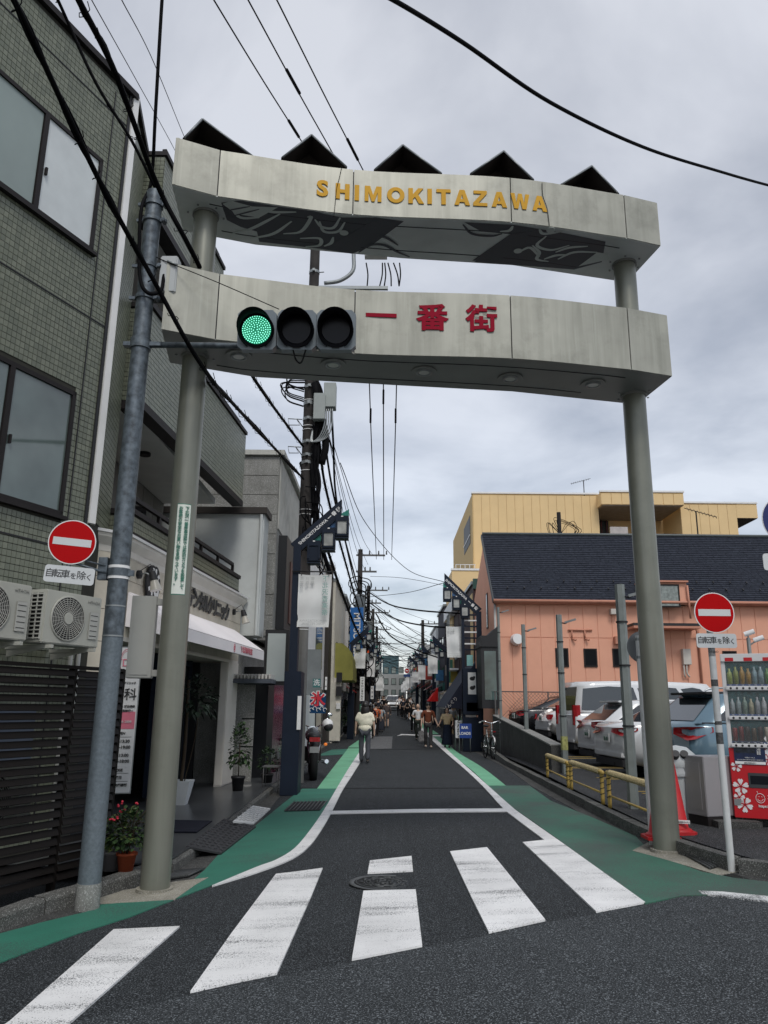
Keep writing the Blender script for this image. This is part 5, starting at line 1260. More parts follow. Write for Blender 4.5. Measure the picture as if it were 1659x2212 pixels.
for k in range(9):
    y_=92+k*6; s_=-1 if k%3 else 1; banner(3.0 if s_<0 else -1.4,y_,hz(0,y_)+4.0,.75,1.25,s_,'small far white banner on the %s side, number %s up the rise'%('right' if s_<0 else 'left',k+1) if False else ('%s of the tiny white banners at the far %s end of the street'%(('nearest','second','nearest','third','fourth','middle','fifth','sixth','farthest')[k],'right' if s_<0 else 'left')))
# ================================================================== UTILITY POLES
polec=mat('pole_concrete',(.20,.195,.185),.85,var=.12,vs=2,streak=.5,dirt=.4); poled=mat('pole_dark_sleeve',(.055,.050,.048),.8,var=.2,vs=3,dirt=.3); boxg=mat('equipment_grey',(.33,.36,.345),.5,var=.06,dirt=.1); insul=mat('insulator',(.5,.5,.48),.3,var=0)
ux,uy=-1.93,17.2
up1=thing('utility_pole','tall banded utility pole with meter boxes and tangled cables behind the first left street lamp','utility pole',(ux,uy,0))
MB().cyl((ux,uy,-.02),(ux,uy,3.6),.165,.158,seg=24).build('lower_shaft',polec,up1)
MB().cyl((ux,uy,3.6),(ux,uy,13.6),.158,.115,seg=24).build('upper_shaft',poled,up1)
M=MB(); MW=MB()
for py in (632,600,560): pass
for py,k in ((835,1),(862,0),(872,1),(905,1),(918,0),(926,0),(955,1),(984,1),(1000,1),(1015,0),(1100,0),(1110,0),(1360,0),(870,1),(585,1)):
    z=gy(660,py,uy-.15).z; r=.158-(z-3.6)/10*.043+.004
    if not k: MB().cyl((ux,uy,z),(ux,uy,z+.015),r+.006,seg=24).build('wire_band',whitep,up1); continue
    M.cyl((ux,uy,z),(ux,uy,z+(.07 if k else .015)),r+.006,seg=24)
    if k: M.box(ux-.03,ux+.03,uy-r-.06,uy-r,z+.0,z+.06); M.cyl((ux+r,uy-.03,z+.03),(ux+r+.12,uy-.05,z+.03),.014,seg=6)
M.build('steel_band',steel,up1)
M=MB()
for py in (905,965): 
    q=gy(628,py,uy-.1); M.tube([(ux-.15,uy-.08,q.z),(q.x-.06,uy-.12,q.z+.0),(q.x-.03,uy-.12,q.z-.16),(ux-.2,uy-.12,q.z-.16),(ux-.28,uy-.12,q.z),(ux-.13,uy-.1,q.z-.2)],.013,5)
M.build('climbing_loops',steel,up1)
a=gy(679,852,uy-.35); b=gy(702,908,uy-.35); MB().box(a.x,b.x,uy-.45,uy-.2,b.z,a.z).build('meter_box',boxg,up1,bevel=.01)
a=gy(700,836,uy-.3); b=gy(723,880,uy-.3); MB().box(a.x,b.x+.02,uy-.35,uy-.05,b.z,a.z+.1).build('junction_box',boxg,up1,bevel=.01)
MB().box(ux,b.x,uy-.1,uy-.04,a.z-.15,a.z-.08).build('cross_bracket',steel,up1)
M=MB()
for k in range(5):
    x=a.x+.03+k*.045; M.tube(spline([(x,uy-.3,b.z),(x,uy-.32,b.z-.45),(x-.12,uy-.3,b.z-.75),(x-.3-.03*k,uy-.3,b.z-.85),(ux+.12,uy-.25,b.z-.55)],5),.017,5)
M.build('grey_leads',steel,up1)
M=MB()
for k in range(16):
    zt_=random.uniform(6.2,9.4); M.tube(spline([(ux+.12,uy-.2,zt_),(ux+.20+random.uniform(0,.14),uy-.22,zt_-.5),(ux+.20+random.uniform(-.03,.14),uy-.25,zt_-random.uniform(.9,1.3)),(ux+.16,uy-.2,zt_-1.6-random.uniform(0,.8))],5),random.choice((.018,.026,.036)),5)
for k in range(9):
    zt_=8.9+random.uniform(-.1,.5); M.tube(spline([(ux-.1,uy-.15,zt_),(ux-.45-random.uniform(0,.25),uy-.2,zt_-.05),(ux-.5,uy-.2,zt_-.35),(ux-.12,uy-.2,zt_-.5)],5),.015,5)
for k in range(14):
    zt_=5.2+random.uniform(-.2,1.3); x=ux+random.uniform(-.1,.5); M.tube(spline([(ux+.0,uy-.2,zt_),(x,uy-.35,zt_-.1),(x+.05,uy-.3,zt_-.5),(ux+.35+random.uniform(-.1,.2),uy-.1,zt_-.8)],5),.014,5)
M.tube(spline([(ux+.12,uy-.2,7),(ux+.2,uy-.2,6),(ux+.3,uy-.15,5.4),(ux+.62,uy+.3,4.4)],6),.05,6); M.tube(spline([(ux+.12,uy-.2,9),(ux+.42,uy-.2,7.6),(ux+.35,uy-.2,7.0)],6),.09,6)
M.build('tangled_cables',cableM,up1)
# brackets seen between the gate beams
a=gy(745,625,uy); M=MB()
za_=gy(740,608,uy).z; M.box(ux,gy(838,620,uy).x,uy-.04,uy+.04,za_-.22,za_-.14); P=[gy(700,612,uy),gy(735,606,uy),gy(762,585,uy),gy(764,552,uy)]; M.tube(spline([P[0],P[1],P[2],P[3],P[3]+Z*.5],5),.05,6)
M.build('crossarm',steel,up1)
M=MB(); 
for px in (793,830,843,863): 
    q=gy(px,560,uy); M.cyl((q.x,uy,q.z+.15),(q.x,uy,q.z+.65),.06,.05,seg=8); 
M.build('cable_heads',blackm,up1)
M=MB()
for px,pe in ((791,793),(826,820),(831,830),(838,845),(850,862),(863,862)): 
    a=gy(px,568,uy); b=gy(pe,618,uy); M.tube(spline([a,a.lerp(b,.5)+Vector((.03,0,0)),b],4),.018,5)
M.build('drop_leads',cableM,up1)
qa=gy(812,560,uy); MB().box(qa.x-.28,qa.x+.28,uy-.1,uy+.1,qa.z+.05,qa.z+.25).build('switch_box',insul,up1)
# second and further poles
def far_pole(x,y,h,label,tr=True,arms=3,detail=True):
    z0=hz(x,y); t=thing('utility_pole',label,'utility pole',(x,y,z0),'utility poles along the left side of the street')
    MB().cyl((x,y,z0),(x,y,z0+h),.21,.14,seg=12).build('shaft',poled,t)
    M=MB(); I=MB()
    for k in range(arms):
        z=z0+h-.35-k*1.0*(1 if k<2 else 1.7); L=(1.5,1.0,.8,.7)[k]
        M.box(x-.25,x+L,y-.05,y+.05,z-.05,z+.05)
        for dx in (.35,.7,1.0) if k==0 else (.3,.6): 
            if dx<L+.3: I.cyl((x+dx*L/.95 if k==0 else x+dx,y,z+.05),(x+dx*L/.95 if k==0 else x+dx,y,z+.28),.05,.035,seg=8)
    M.build('crossarm',mat('crossarm_dark',(.10,.10,.10),.6),t); I.build('insulator',mat('insulator_dark',(.06,.06,.06),.4),t)
    if tr: 
        f=MB().cyl((x+.05,y-.35,z0+h-4.2),(x+.05,y-.35,z0+h-2.9),.30,seg=16).build('transformer',mat('transformer_grey',(.16,.18,.19),.5,var=.1),t)
        MB().cyl((x+.05,y-.35,z0+h-2.9),(x+.05,y-.35,z0+h-2.82),.33,seg=16).build('lid',steel,f)
    M=MB()
    for k in range(64 if detail else 14):
        a=random.uniform(0,6.28); zt_=z0+h-random.uniform(1.6,7.2); rr=random.uniform(.2,.8)
        M.tube(spline([(x,y-.15,zt_),(x+rr*math.cos(a),y-.3,zt_-.2),(x+rr*math.cos(a)*1.1,y-.3,zt_-.7),(x+.1,y-.2,zt_-random.uniform(.8,1.5))],4),.038,4)
    M.build('tangled_cables',cableM,t)
    M=MB(); 
    for dz,dx in ((5.0,-.45),(5.2,.5),(6.2,.45)): M.box(x+dx-.17,x+dx+.17,y-.3,y-.05,z0+h-dz-.5,z0+h-dz)
    M.build('equipment_box',boxg,t)
    return t
P2=gy(793,1240,46); far_pole(-1.75,46,P2.z+.9-hz(0,46)+.6,'second utility pole on the left carrying a grey transformer',arms=4)
far_pole(-1.6,60,10.2,'third utility pole on the left, wrapped in cables',arms=3); far_pole(-1.5,74,9.6,'fourth utility pole on the left, far up the street',arms=3,detail=False); far_pole(-1.35,90,9.3,'farthest utility pole on the left',arms=3,detail=False)
far_pole(-1.25,108,9.0,'tiny utility pole in the far distance',arms=2,detail=False)
far_pole(3.2,73,8.5,'wooden coloured utility pole on the right by the round bus stop sign',tr=False,arms=1,detail=False)
# ================================================================== OVERHEAD CABLES
def cable(P,r,label,name='overhead_cable',coil=0,seg=6,grp=None,extra=()):
    P=[Vector(p) for p in P]
    if any(k in label for k in ('power line','sweeping','bundle','of the pair','lumpy cable running','almost straight')) and P[0].y<9: st=P[0]-P[1]; P=[P[0]+st*k for k in range(min(12,int((14 if 'straight' not in label else 5)/st.length)+1),0,-1)]+P
    if 'sweeping' in label: st=P[-1]-P[-2]; P=P+[P[-1]+st*k for k in range(1,int(16/st.length)+2)]
    if 'crossing to the tip' in label: pass
    pts=spline(P,10); c=pts[0]
    M=MB(); M.tube(pts,r,seg)
    if coil:
        n=len(pts); L=sum((pts[i+1]-pts[i]).length for i in range(n-1)); 
        def at(s):
            for i in range(n-1):
                l=(pts[i+1]-pts[i]).length
                if s<=l: return pts[i].lerp(pts[i+1],s/l),(pts[i+1]-pts[i]).normalized()
                s-=l
            return pts[-1],(pts[-1]-pts[-2]).normalized()
        s=.1; k=0
        while s<L-.1:
            p,d=at(s); a=d.orthogonal().normalized(); b=d.cross(a)
            rr=coil*(1+.5*math.sin(k*1.7)); M.tube([p+a*(rr*math.cos(q*1.05))+b*(rr*math.sin(q*1.05))+d*(.02*q) for q in range(6)],.0045,3,cap=False); s+=.32+.12*math.sin(k*2.3); k+=1
    for off,r2 in extra:
        M.tube([p+Vector((off*math.sin(i*.7)*.6,0,off*math.cos(i*.55))) for i,p in enumerate(pts)],r2,5)
    for i,v in enumerate(M.v): M.v[i]=v-c
    o=M.build(name,cableM); o.location=c; return tag(o,label,'cable',grp)
U=Vector((ux,uy,0))
gc='thick black cables slanting over the left building to the utility pole'
cable([gy(-40,-110,3.6),gy(30,0,4.0),gy(212,385,5.2),gy(330,602,6.1),gy(436,790,6.8),gy(520,890,9.2),gy(656,1035,uy-.2)],.021,'thick coiled black cable bundle crossing in front of the steel pole and left gate pillar',coil=.036,grp=gc,extra=((.026,.009),(-.022,.010)))
cable([gy(125,-100,4.3),gy(170,0,4.7),gy(250,160,5.4),gy(340,400,6.5),gy(432,578,7.25),gy(545,812,11),gy(655,965,uy-.2)],.026,'thickest black cable bundle passing behind the left end of the upper gate beam',coil=.04,grp=gc,extra=((.024,.010),))
cable([gy(60,-130,5.0),gy(125,0,5.8),gy(205,175,6.2),gy(285,305,6.5),Vector((PP.x,PP.y,gv(326,405,PP).z))],.016,'thin lumpy cable running to the top of the steel pole from the upper left',coil=.02,grp='cables ending on the steel pole')
cable([gy(358,-90,6.1),gy(350,0,6.2),gy(336,240,6.5),gy(327,390,PP.y),gv(322,470,PP)-Vector((.05,.1,0)),gv(317,600,PP)-Vector((.04,.1,0)),gv(318,648,PP)+Vector((.04,-.15,0)),gv(335,640,PP)+Vector((.08,-.1,0)),gv(340,600,PP)+Vector((.08,-.05,0))],.019,'black cable dropping almost straight down onto the steel pole',grp='cables ending on the steel pole')
wt=[((190,-20),(198,0),(290,165),(378,325),'left thin wire of the pair above the tiled building'),((255,-20),(263,0),(330,130),(400,300),'right thin wire of the pair above the tiled building')]
for a,b,c_,d_,l in wt: cable([gy(*a,8),gy(*b,8.3),gy(*c_,12),gy(*d_,17),gy(d_[0]+40,d_[1]+88,20)],.008,l,grp='thin wires above the tiled building')
for (a,b,l,jy) in (((462,0),(650,303),'left high power line rising over the gate roofs',270),((536,0),(718,330),'middle high power line rising over the gate roofs',150),((598,0),(783,365),'right high power line rising over the gate roofs',310)):
    A=gy(*a,7.5); B=gy(*b,11); A0=gy(a[0]-20,a[1]-35,7.2); E_=gy(b[0]+(b[0]-a[0])*.25,b[1]+(b[1]-a[1])*.25,12.5)
    cable([A0,A,A.lerp(B,.5)-Z*.02,B,E_],.010,l,grp='high power lines over the gate')
    t=(jy-a[1])/(b[1]-a[1]); c=A.lerp(B,t); dd=(B-A).normalized(); M=MB().cyl(c-dd*.28,c+dd*.28,.024,.024,seg=8); single(M,'cable_joint',cableM,'thick black joint sleeve on the '+l.split(' rising')[0],'cable joint')
cable([gy(800,-20,5),gy(850,0,5.2),gy(1000,92,6),gy(1190,222,7.2),gy(1390,318,8.6),gy(1560,372,10),gy(1659,400,11),gy(1760,425,12)],.021,'heavy black cable sweeping across the sky to the upper right')
M=MB()
for py0 in (835,): pass
ends=[(813,1208),(829,1209),(846,1209)]
for (px,py),(ex,ey),l in zip(((797,800),(828,800),(857,800)),ends,('left','middle','right')):
    A=gy(px,py,19); B=gy(ex,ey,46); pa=gy(px-2,py-60,18)
    mid=[gy(px+(ex-px)*t,py+(ey-py)*s,y) for t,s,y in ((.35,.4,23),(.7,.72,29),(.92,.92,38))]
    cable([pa,A]+mid+[B],.016,'%s of the three long wires dropping to the second utility pole'%l,grp='three parallel wires under the gate')
    for t,yy in ((.22,20.5),): 
        q=gy(px+(ex-px)*.22,py+(ey-py)*(.24 if l!='middle' else .14),21); single(MB().cyl(q-Z*.22,q+Z*.22,.03,seg=8),'cable_joint',cableM,'black joint on the %s long wire under the gate'%l,'cable joint')
cable([gv(335,552,PP),gy(352,562,6.76),gy(470,610,6.72),gy(603,668,6.70)],.0045,'thin stay wire from the steel pole down to the top of the traffic signal')
MB_=gy(372,568,6.755); single(MB().tube([MB_-Vector((.05,0,-.02)),MB_+Vector((.05,0,-.02))],.012,6),'turnbuckle',steel,'small turnbuckle on the stay wire beside the steel pole','turnbuckle')
# bundles running on up the street from the first pole
def down(P,r,l,coil=0,grp='cables running up the left side of the street'):
    cable([gy(a,b,y) for a,b,y in P],r,l,coil=coil,grp=grp,seg=5)
down([(650,1000,17.2),(690,1130,20),(735,1270,26),(775,1370,36),(800,1400,46)],.045,'thickest cable of the left bundle beyond the first pole',coil=.07)
down([(690,955,17.2),(705,1060,19),(745,1210,25),(780,1330,36),(793,1350,46)],.035,'cable hanging right of the first pole and falling to the second pole',coil=.05)
down([(697,920,17.2),(722,1075,21),(760,1220,28),(785,1310,46)],.030,'inner black cable between the first and second poles')
down([(715,860,17.2),(720,960,18),(726,1075,20),(748,1180,26),(770,1270,36),(786,1290,46)],.028,'lumpy cable dropping past the first lamp tip')
for i,(a,b) in enumerate((((700,900),(795,1220)),((712,950),(790,1235)),((722,965),(806,1200)),((708,935),(780,1260)))):
    A=gy(*a,17.4); B=gy(*b,46); cable([A,A.lerp(B,.5)-Z*.5,B],.010,('highest','second','third','lowest')[i]+' thin wire of the fan between the first two poles',grp='thin wires between the poles',seg=4)
down([(735,1000,19),(790,1130,24),(880,1230,29),(962,1258,29.8)],.012,'thin wire crossing to the tip of the laddered lamp',grp='wires crossing the street')
down([(790,1290,46),(880,1280,40),(962,1258,29.9)],.014,'sagging wire from the second pole to the laddered lamp',grp='wires crossing the street')
down([(795,1278,46),(840,1305,38),(900,1318,32),(1002,1326,30)],.035,'upper thick cable crossing from the second pole to the laddered lamp',grp='wires crossing the street')
down([(795,1300,46),(850,1335,38),(920,1352,32),(1000,1356,30)],.035,'lower thick cable crossing from the second pole to the laddered lamp',grp='wires crossing the street')
down([(812,1325,46),(840,1370,44),(890,1400,43),(945,1420,44)],.04,'looping cable crossing to the second right lamp',grp='wires crossing the street')
down([(800,1245,46),(880,1250,40),(985,1270,52)],.012,'faint wire running to the yellow building',grp='wires crossing the street')
random.seed(11)
wires=MB()
for k in range(70):
    y0=random.uniform(44,105); y1=y0+random.uniform(-8,18); s=random.random()
    if s<.55: a=Vector((-1.6+random.uniform(-.3,.6),y0,hz(0,y0)+random.uniform(4.2,9.0))); b=Vector((3.1+random.uniform(-.3,.8),y1,hz(0,y1)+random.uniform(3.9,6.8)))
    else: a=Vector((-1.6+random.uniform(-.4,.9),y0,hz(0,y0)+random.uniform(4.4,9))); b=Vector((-1.5+random.uniform(-.4,.9),y0+15,hz(0,y0+15)+random.uniform(4.4,8.8)))
    m_=a.lerp(b,.5)-Z*random.uniform(.1,.6); wires.tube(spline([a,m_,b],5),random.choice((.012,.016,.022)),4)
c=wires.v[0].copy()
for i,v in enumerate(wires.v): wires.v[i]=v-c
o=wires.build('distant_wires',cableM,kind='stuff'); o.location=c; tag(o,'tangle of fine overhead wires far up the street','wires')
# ================================================================== SALMON BUILDING, RIGHT
salm=mat('salmon_siding',(.76,.39,.27),.8,var=.04,vs=1.2,bump=.3,bs=30,dirt=.06); salm2=mat('salmon_trim',(.52,.23,.15),.6,var=.05); slate=mat('slate_shingle',(.036,.042,.058),.8,var=.25,vs=9); slate2=mat('slate_shingle_dark',(.030,.035,.049),.8,var=.2,vs=9)
sy0=28.3; sb=thing('salmon_building','salmon pink two storey building with a steep dark slate roof behind the car park','building',(4.2,sy0,0))
xl=gy(1075,1400,sy0).x; xr=17.5; ze=gy(1200,1300,sy0).z; 
MB().box(xl,xr,sy0,sy0+7,-.1,ze).build('wall',salm,sb)
npn=26
for i in range(npn):
    a=xl+(xr-xl)*i/npn; b=xl+(xr-xl)*(i+1)/npn
    for z0_,z1_ in ((.1,4.05),(4.08,ze-.02)): MB().box(a+.012,b-.012,sy0-.02,sy0,z0_,z1_).build('siding_panel',salm,sb)
# gable side towards the street
xg=3.75; zr=gy(1050,1158,sy0+3).z
M=MB(); M.slab([(xl-.03,sy0,-.1),(xl-.03,sy0,ze),(xl-.03,sy0+2.9,zr-.1),(xl-.03,sy0+7,ze+1),(xl-.03,sy0+7,-.1)],(.04,0,0)); 
M.build('gable_wall',salm,sb)
for (py0,py1,px) in ((1288,1368,1058),):
    pass
f=MB().box(xl-.06,xl-.03,sy0+2.2,sy0+2.6,4.6,6.0).build('slot_window',darkg,sb); MB().box(xl-.065,xl-.06,sy0+2.26,sy0+2.54,4.66,5.94).build('pane',dglass,f)
# roof: steep front slope with staggered shingle courses
yr=sy0+2.9; zr=gy(1300,1158,yr).z; sl=Vector((0,yr-sy0+.3,zr-ze)); Ls=sl.length; sd_=sl.normalized(); rn_=Vector((0,-sd_.z,sd_.y))
e0=Vector((xl-.12,sy0-.3,ze+.02)); 
M=MB(); M.slab([e0,Vector((xr,e0.y,e0.z)),Vector((xr,e0.y,e0.z))+sl,e0+sl],-rn_*.06); M.build('roof',slate2,sb)
MA=[MB(),MB()]; nc=34; hcs=Ls/nc
random.seed(5)
for j in range(nc):
    o=random.uniform(0,.3); x=xl-.12-o
    while x<xr:
        w_=random.choice((.22,.28,.34)); a=max(x,xl-.12); b=min(x+w_-.01,xr); x+=w_
        if b-a<.03: continue
        p=e0+sd_*(j*hcs)+rn_*.004; t0=.018+random.uniform(0,.004)
        V=[Vector((a,p.y,p.z)),Vector((b,p.y,p.z)),Vector((b,p.y,p.z))+sd_*hcs,Vector((a,p.y,p.z))+sd_*hcs]; V=V[:2]+V[2:]+[V[0]+rn_*t0,V[1]+rn_*t0]
        MA[random.random()<.4].add(V,[(4,5,2,3),(0,1,5,4),(0,4,3),(1,2,5)])
for k,M in enumerate(MA): M.build('shingles',(slate,slate2)[k],sb,kind='stuff')
M=MB(); M.tube([e0+sl+rn_*.04,Vector((xr,e0.y,e0.z))+sl+rn_*.04],.06,6); M.build('ridge_cap',mat('ridge_metal',(.10,.115,.115),.5),sb)
M=MB(); M.slab([e0-Vector((.05,0,0)),e0-Vector((.05,0,0))+sl,e0-Vector((.05,0,0))+sl-rn_*.16,e0-Vector((.05,0,0))-rn_*.16],(.06,0,0)); M.build('verge_board',mat('verge_grey',(.06,.065,.07),.6),sb)
M=MB(); M.tube([(xl-.15,sy0-.34,ze-.02),(xr,sy0-.34,ze-.02)],.06,8); M.box(xl-.12,xr,sy0-.3,sy0-.02,ze-.1,ze-.04); M.build('gutter',salm2,sb)
for r_,zz_ in ((0,.62),(1,1.08)):
    for k in range(18):
        c=e0+sd_*zz_+Vector((.55+k*.62+(.3 if r_ else 0),0,0))+rn_*.03; MB().obox(c+rn_*.04,Vector((1,0,0)),sd_,rn_,.02,.05,.05,0).build('snow_guard',blackm,sb)
# windows and fittings
bglass=mat('black_glass',(.006,.007,.009),.3,var=0,spec=.1)
def w3(px0,py0,px1,py1,yy=None,fr=darkg,gl=bglass,name='window',par=None,rev=.08):
    yy=yy or sy0-.02; a=gy(px0,py0,yy); b=gy(px1,py1,yy); M=MB(); t=.05
    M.box(a.x,b.x,yy-.03,yy+.02,a.z-t,a.z); M.box(a.x,b.x,yy-.04,yy+.02,b.z,b.z+t); M.box(a.x,a.x+t,yy-.03,yy+.02,b.z+t,a.z-t); M.box(b.x-t,b.x,yy-.03,yy+.02,b.z+t,a.z-t)
    f=M.build(name,fr,par or sb); MB().box(a.x+t,b.x-t,yy-.012,yy-.005,b.z+t,a.z-t).build('pane',gl,f); return f
w3(1199+.0,1400,1229,1441); w3(1260,1401,1291,1441); w3(1322,1401,1354,1441); w3(1560,1406,1592,1422)
# dormer
dy=sy0-.35; a=gy(1421,1263,dy); b=gy(1470,1310,dy)
M=MB(); M.box(a.x,gy(1483,1262,dy).x,dy+.03,dy+2.2,ze-.1,gy(1440,1258,dy).z); M.build('dormer',salm,sb)
f=w3(1418,1262,1470,1312,dy,darkg,mat('net_curtain',(.30,.34,.32),.4,var=.25,vs=8)); 
for k in range(6): MB().box(a.x+.1+k*.12,a.x+.13+k*.12,dy-.018,dy-.012,b.z+.1,a.z-.08).build('curtain_fold',mat('net_curtain',(.3,.34,.32)),f)
q=gy(1483,1265,dy); MB().tube([(q.x,dy-.05,q.z),(q.x+.03,dy-.05,q.z-1.2)],.04,8).build('dormer_pipe',salm2,sb)
M=MB(); M.box(a.x-.6,q.x+.04,dy-.1,dy+2.2,gy(1440,1258,dy).z,gy(1440,1258,dy).z+.06); M.build('dormer_roof',salm2,sb)
a=gy(1395,1345,dy); b=gy(1500,1352,dy); M=MB(); M.box(a.x-.6,b.x,dy-.5,sy0,a.z-.15,a.z-.06); M.build('lean_to_roof',blackm,sb); MB().box(a.x-.6,b.x+.02,dy-.52,sy0,a.z-.24,a.z-.16).build('lean_to_gutter',salm2,sb)
q=gy(1500,1360,sy0-.1); MB().tube([(q.x,sy0-.3,q.z),(q.x+.12,sy0-.08,q.z-.25),(q.x+.12,sy0-.08,.2)],.045,8).build('downpipe',salm2,sb)
q=gy(1069,1310,sy0-.1); MB().tube([(q.x,sy0-.1,q.z+.1),(q.x,sy0-.1,.2)],.045,8).build('downpipe',mat('grey_downpipe',(.38,.37,.35),.5),sb)
def fit(px0,py0,px1,py1,name,m,dp=.2):
    a=gy(px0,py0,sy0-.1); b=gy(px1,py1,sy0-.1); return MB().box(a.x,b.x,sy0-.02-dp,sy0-.02,b.z,a.z).build(name,m,sb,bevel=.01)
f=fit(1472,1402,1492,1436,'gas_heater',mat('heater_white',(.6,.56,.5),.5)); 
M=MB()
for dx,ex in ((1477,1480),(1483,1490)): a=gy(dx,1436,sy0-.15); b=gy(ex,1462,sy0-.1); M.tube(spline([a,a-Z*.3,b],4),.03,6)
M.build('heater_pipe',mat('heater_white',(.6,.56,.5)),f)
fit(1317,1316,1332,1328,'wall_vent',mat('heater_white',(.6,.56,.5)),.25); fit(1326,1375,1338,1392,'hood_vent',salm2,.25)
M=MB()
for px in (1235,1263): a=gy(px,1361,sy0-.06); b=gy(px+1,1380,sy0-.06); M.tube([a,b],.03,5); M.tube([b,b+Vector((.12,-.1,-.05))],.04,5)
a=gy(1227,1361,sy0-.06); b=gy(1279,1361,sy0-.06); M.tube([a,b],.035,5); M.build('bracket_bar',salm2,sb)
M=MB().cyl(gy(1115,1382,sy0-.1),gy(1119,1380,sy0-.35),.22,.18,seg=16); M.build('lamp_dish',whitep,sb)
for k in range(12): pass
# bay window projecting over the street corner
a=gy(1040,1415,sy0-.6); M=MB(); M.box(xl-.62,xl-.02,sy0-.2,sy0+1.4,1.55,4.1); M.build('corner_bay',blackm,sb); MB().box(xl-.52,xl-.10,sy0-.215,sy0-.2,1.85,3.55).build('bay_glass',mat('bay_glass',(.10,.17,.165),.1,var=.5,vs=.7,spec=.9),sb)
M=MB(); M.slab([(xl-.66,sy0-.25,3.85),(xl+.0,sy0-.25,4.45),(xl+.0,sy0-.25,3.7),(xl-.66,sy0-.25,3.7)],(0,1.7,0)); M.build('bay_roof',blackm,sb)
# ================================================================== YELLOW BUILDING
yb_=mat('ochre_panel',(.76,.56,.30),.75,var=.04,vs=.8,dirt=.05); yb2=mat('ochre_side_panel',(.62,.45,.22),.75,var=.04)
YY=52; yw=thing('yellow_building','large ochre yellow building with flat roof rising behind the salmon building','building',(6,YY,0))
def yq(px,py,y=YY): return gy(px,py,y)
zt1=yq(1200,1068).z; x0=yq(1022,1100).x; x1=yq(1352,1100).x; x2=yq(1460,1100).x; x3=yq(1590,1100).x; x4=yq(1634,1095).x; zt2=gy(1400,1064,YY-1).z; zt3=yq(1550,1088).z
M=MB(); M.box(x0,x1-1.9,YY,YY+16,0,zt1); M.box(x1-1.9,x3,YY+3.5,YY+16,0,zt1-.2); M.box(x2+.3,x3,YY,YY+3.6,0,zt3); M.build('wall',yb_,yw)
n=15
for i in range(n):
    a=x0+(x1-1.9-x0)*i/n; b=x0+(x1-1.9-x0)*(i+1)/n; MB().box(a+.012,b-.012,YY-.04,YY,4,zt1-.1).build('cladding_panel',yb_,yw)
n=6
for i in range(n):
    a=x2+.3+(x3-x2-.3)*i/n; b=x2+.3+(x3-x2-.3)*(i+1)/n; MB().box(a+.012,b-.012,YY-.04,YY,4,zt3-.1).build('cladding_panel',yb_,yw)
# projecting roof boxes
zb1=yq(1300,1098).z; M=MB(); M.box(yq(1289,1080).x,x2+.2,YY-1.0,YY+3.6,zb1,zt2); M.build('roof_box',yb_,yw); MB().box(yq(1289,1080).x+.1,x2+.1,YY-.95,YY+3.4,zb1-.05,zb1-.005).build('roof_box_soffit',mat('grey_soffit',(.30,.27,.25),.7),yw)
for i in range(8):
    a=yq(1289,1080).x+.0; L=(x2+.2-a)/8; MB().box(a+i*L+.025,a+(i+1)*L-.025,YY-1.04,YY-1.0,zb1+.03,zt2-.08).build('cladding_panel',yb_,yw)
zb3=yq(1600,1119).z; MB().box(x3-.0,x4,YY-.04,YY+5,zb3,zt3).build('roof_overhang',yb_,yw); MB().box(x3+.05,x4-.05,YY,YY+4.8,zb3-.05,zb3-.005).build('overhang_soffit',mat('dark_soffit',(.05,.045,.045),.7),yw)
M=MB(); M.box(x0-.1,x1-1.9,YY-.1,YY+.3,zt1,zt1+.12); M.box(x2+.2,x4+.05,YY-.1,YY+.3,zt3,zt3+.12); M.box(yq(1289,1080).x-.05,x2+.25,YY-1.1,YY-.8,zt2,zt2+.12); M.build('parapet_cap',whitep,yw)
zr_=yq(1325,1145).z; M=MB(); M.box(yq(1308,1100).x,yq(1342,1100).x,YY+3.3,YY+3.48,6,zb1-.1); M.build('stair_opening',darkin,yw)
M=MB(); 
for k in range(8): M.box(yq(1308,1100).x,yq(1342,1100).x,YY+3.2,YY+3.28,9+k*.55,9.06+k*.55)
for k in range(3): M.box(yq(1312+k*12,1100).x,yq(1312+k*12,1100).x+.08,YY+3.18,YY+3.25,8.6,zb1-.1)
M.build('stair_rail',mat('maroon_steel',(.10,.012,.02),.5),yw)
a=yq(1315,1140); b=yq(1354,1156); MB().box(a.x,b.x,YY-.3,YY-.2,b.z-.4,a.z).build('balcony_screen',mat('frosted_screen',(.5,.46,.44),.4),yw)
# street-side wing with balconies
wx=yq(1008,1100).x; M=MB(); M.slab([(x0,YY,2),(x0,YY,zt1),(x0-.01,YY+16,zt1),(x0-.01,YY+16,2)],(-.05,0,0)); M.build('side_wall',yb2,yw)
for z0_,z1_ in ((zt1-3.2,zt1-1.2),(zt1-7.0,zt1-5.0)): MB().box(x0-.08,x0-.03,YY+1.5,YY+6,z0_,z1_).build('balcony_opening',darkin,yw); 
for z0_ in (zt1-3.2,zt1-7.0): MB().box(x0-.12,x0-.06,YY+1.5,YY+6,z0_+.55,z0_+.62).build('balcony_rail',whitep,yw)
a=gy(976,1232,47); b=gy(1040,1280,47); MB().box(a.x,b.x+1.5,47,YY,0,a.z).build('lower_wing',yb_,yw); MB().box(a.x-.05,b.x+1.5,46.95,47.2,a.z,a.z+.12).build('lower_wing_cap',whitep,yw)
M=MB(); 
for px in (985,995,1005,1015,1026): q=gy(px,1231,47); M.tube([(q.x,47.1,q.z),(q.x,47.1,q.z+.35)],.02,4)
q=gy(985,1219,47); q2=gy(1028,1221,47); M.tube([(q.x,47.1,q.z),(q2.x,47.1,q.z)],.025,4); M.build('terrace_rail',whitep,yw)
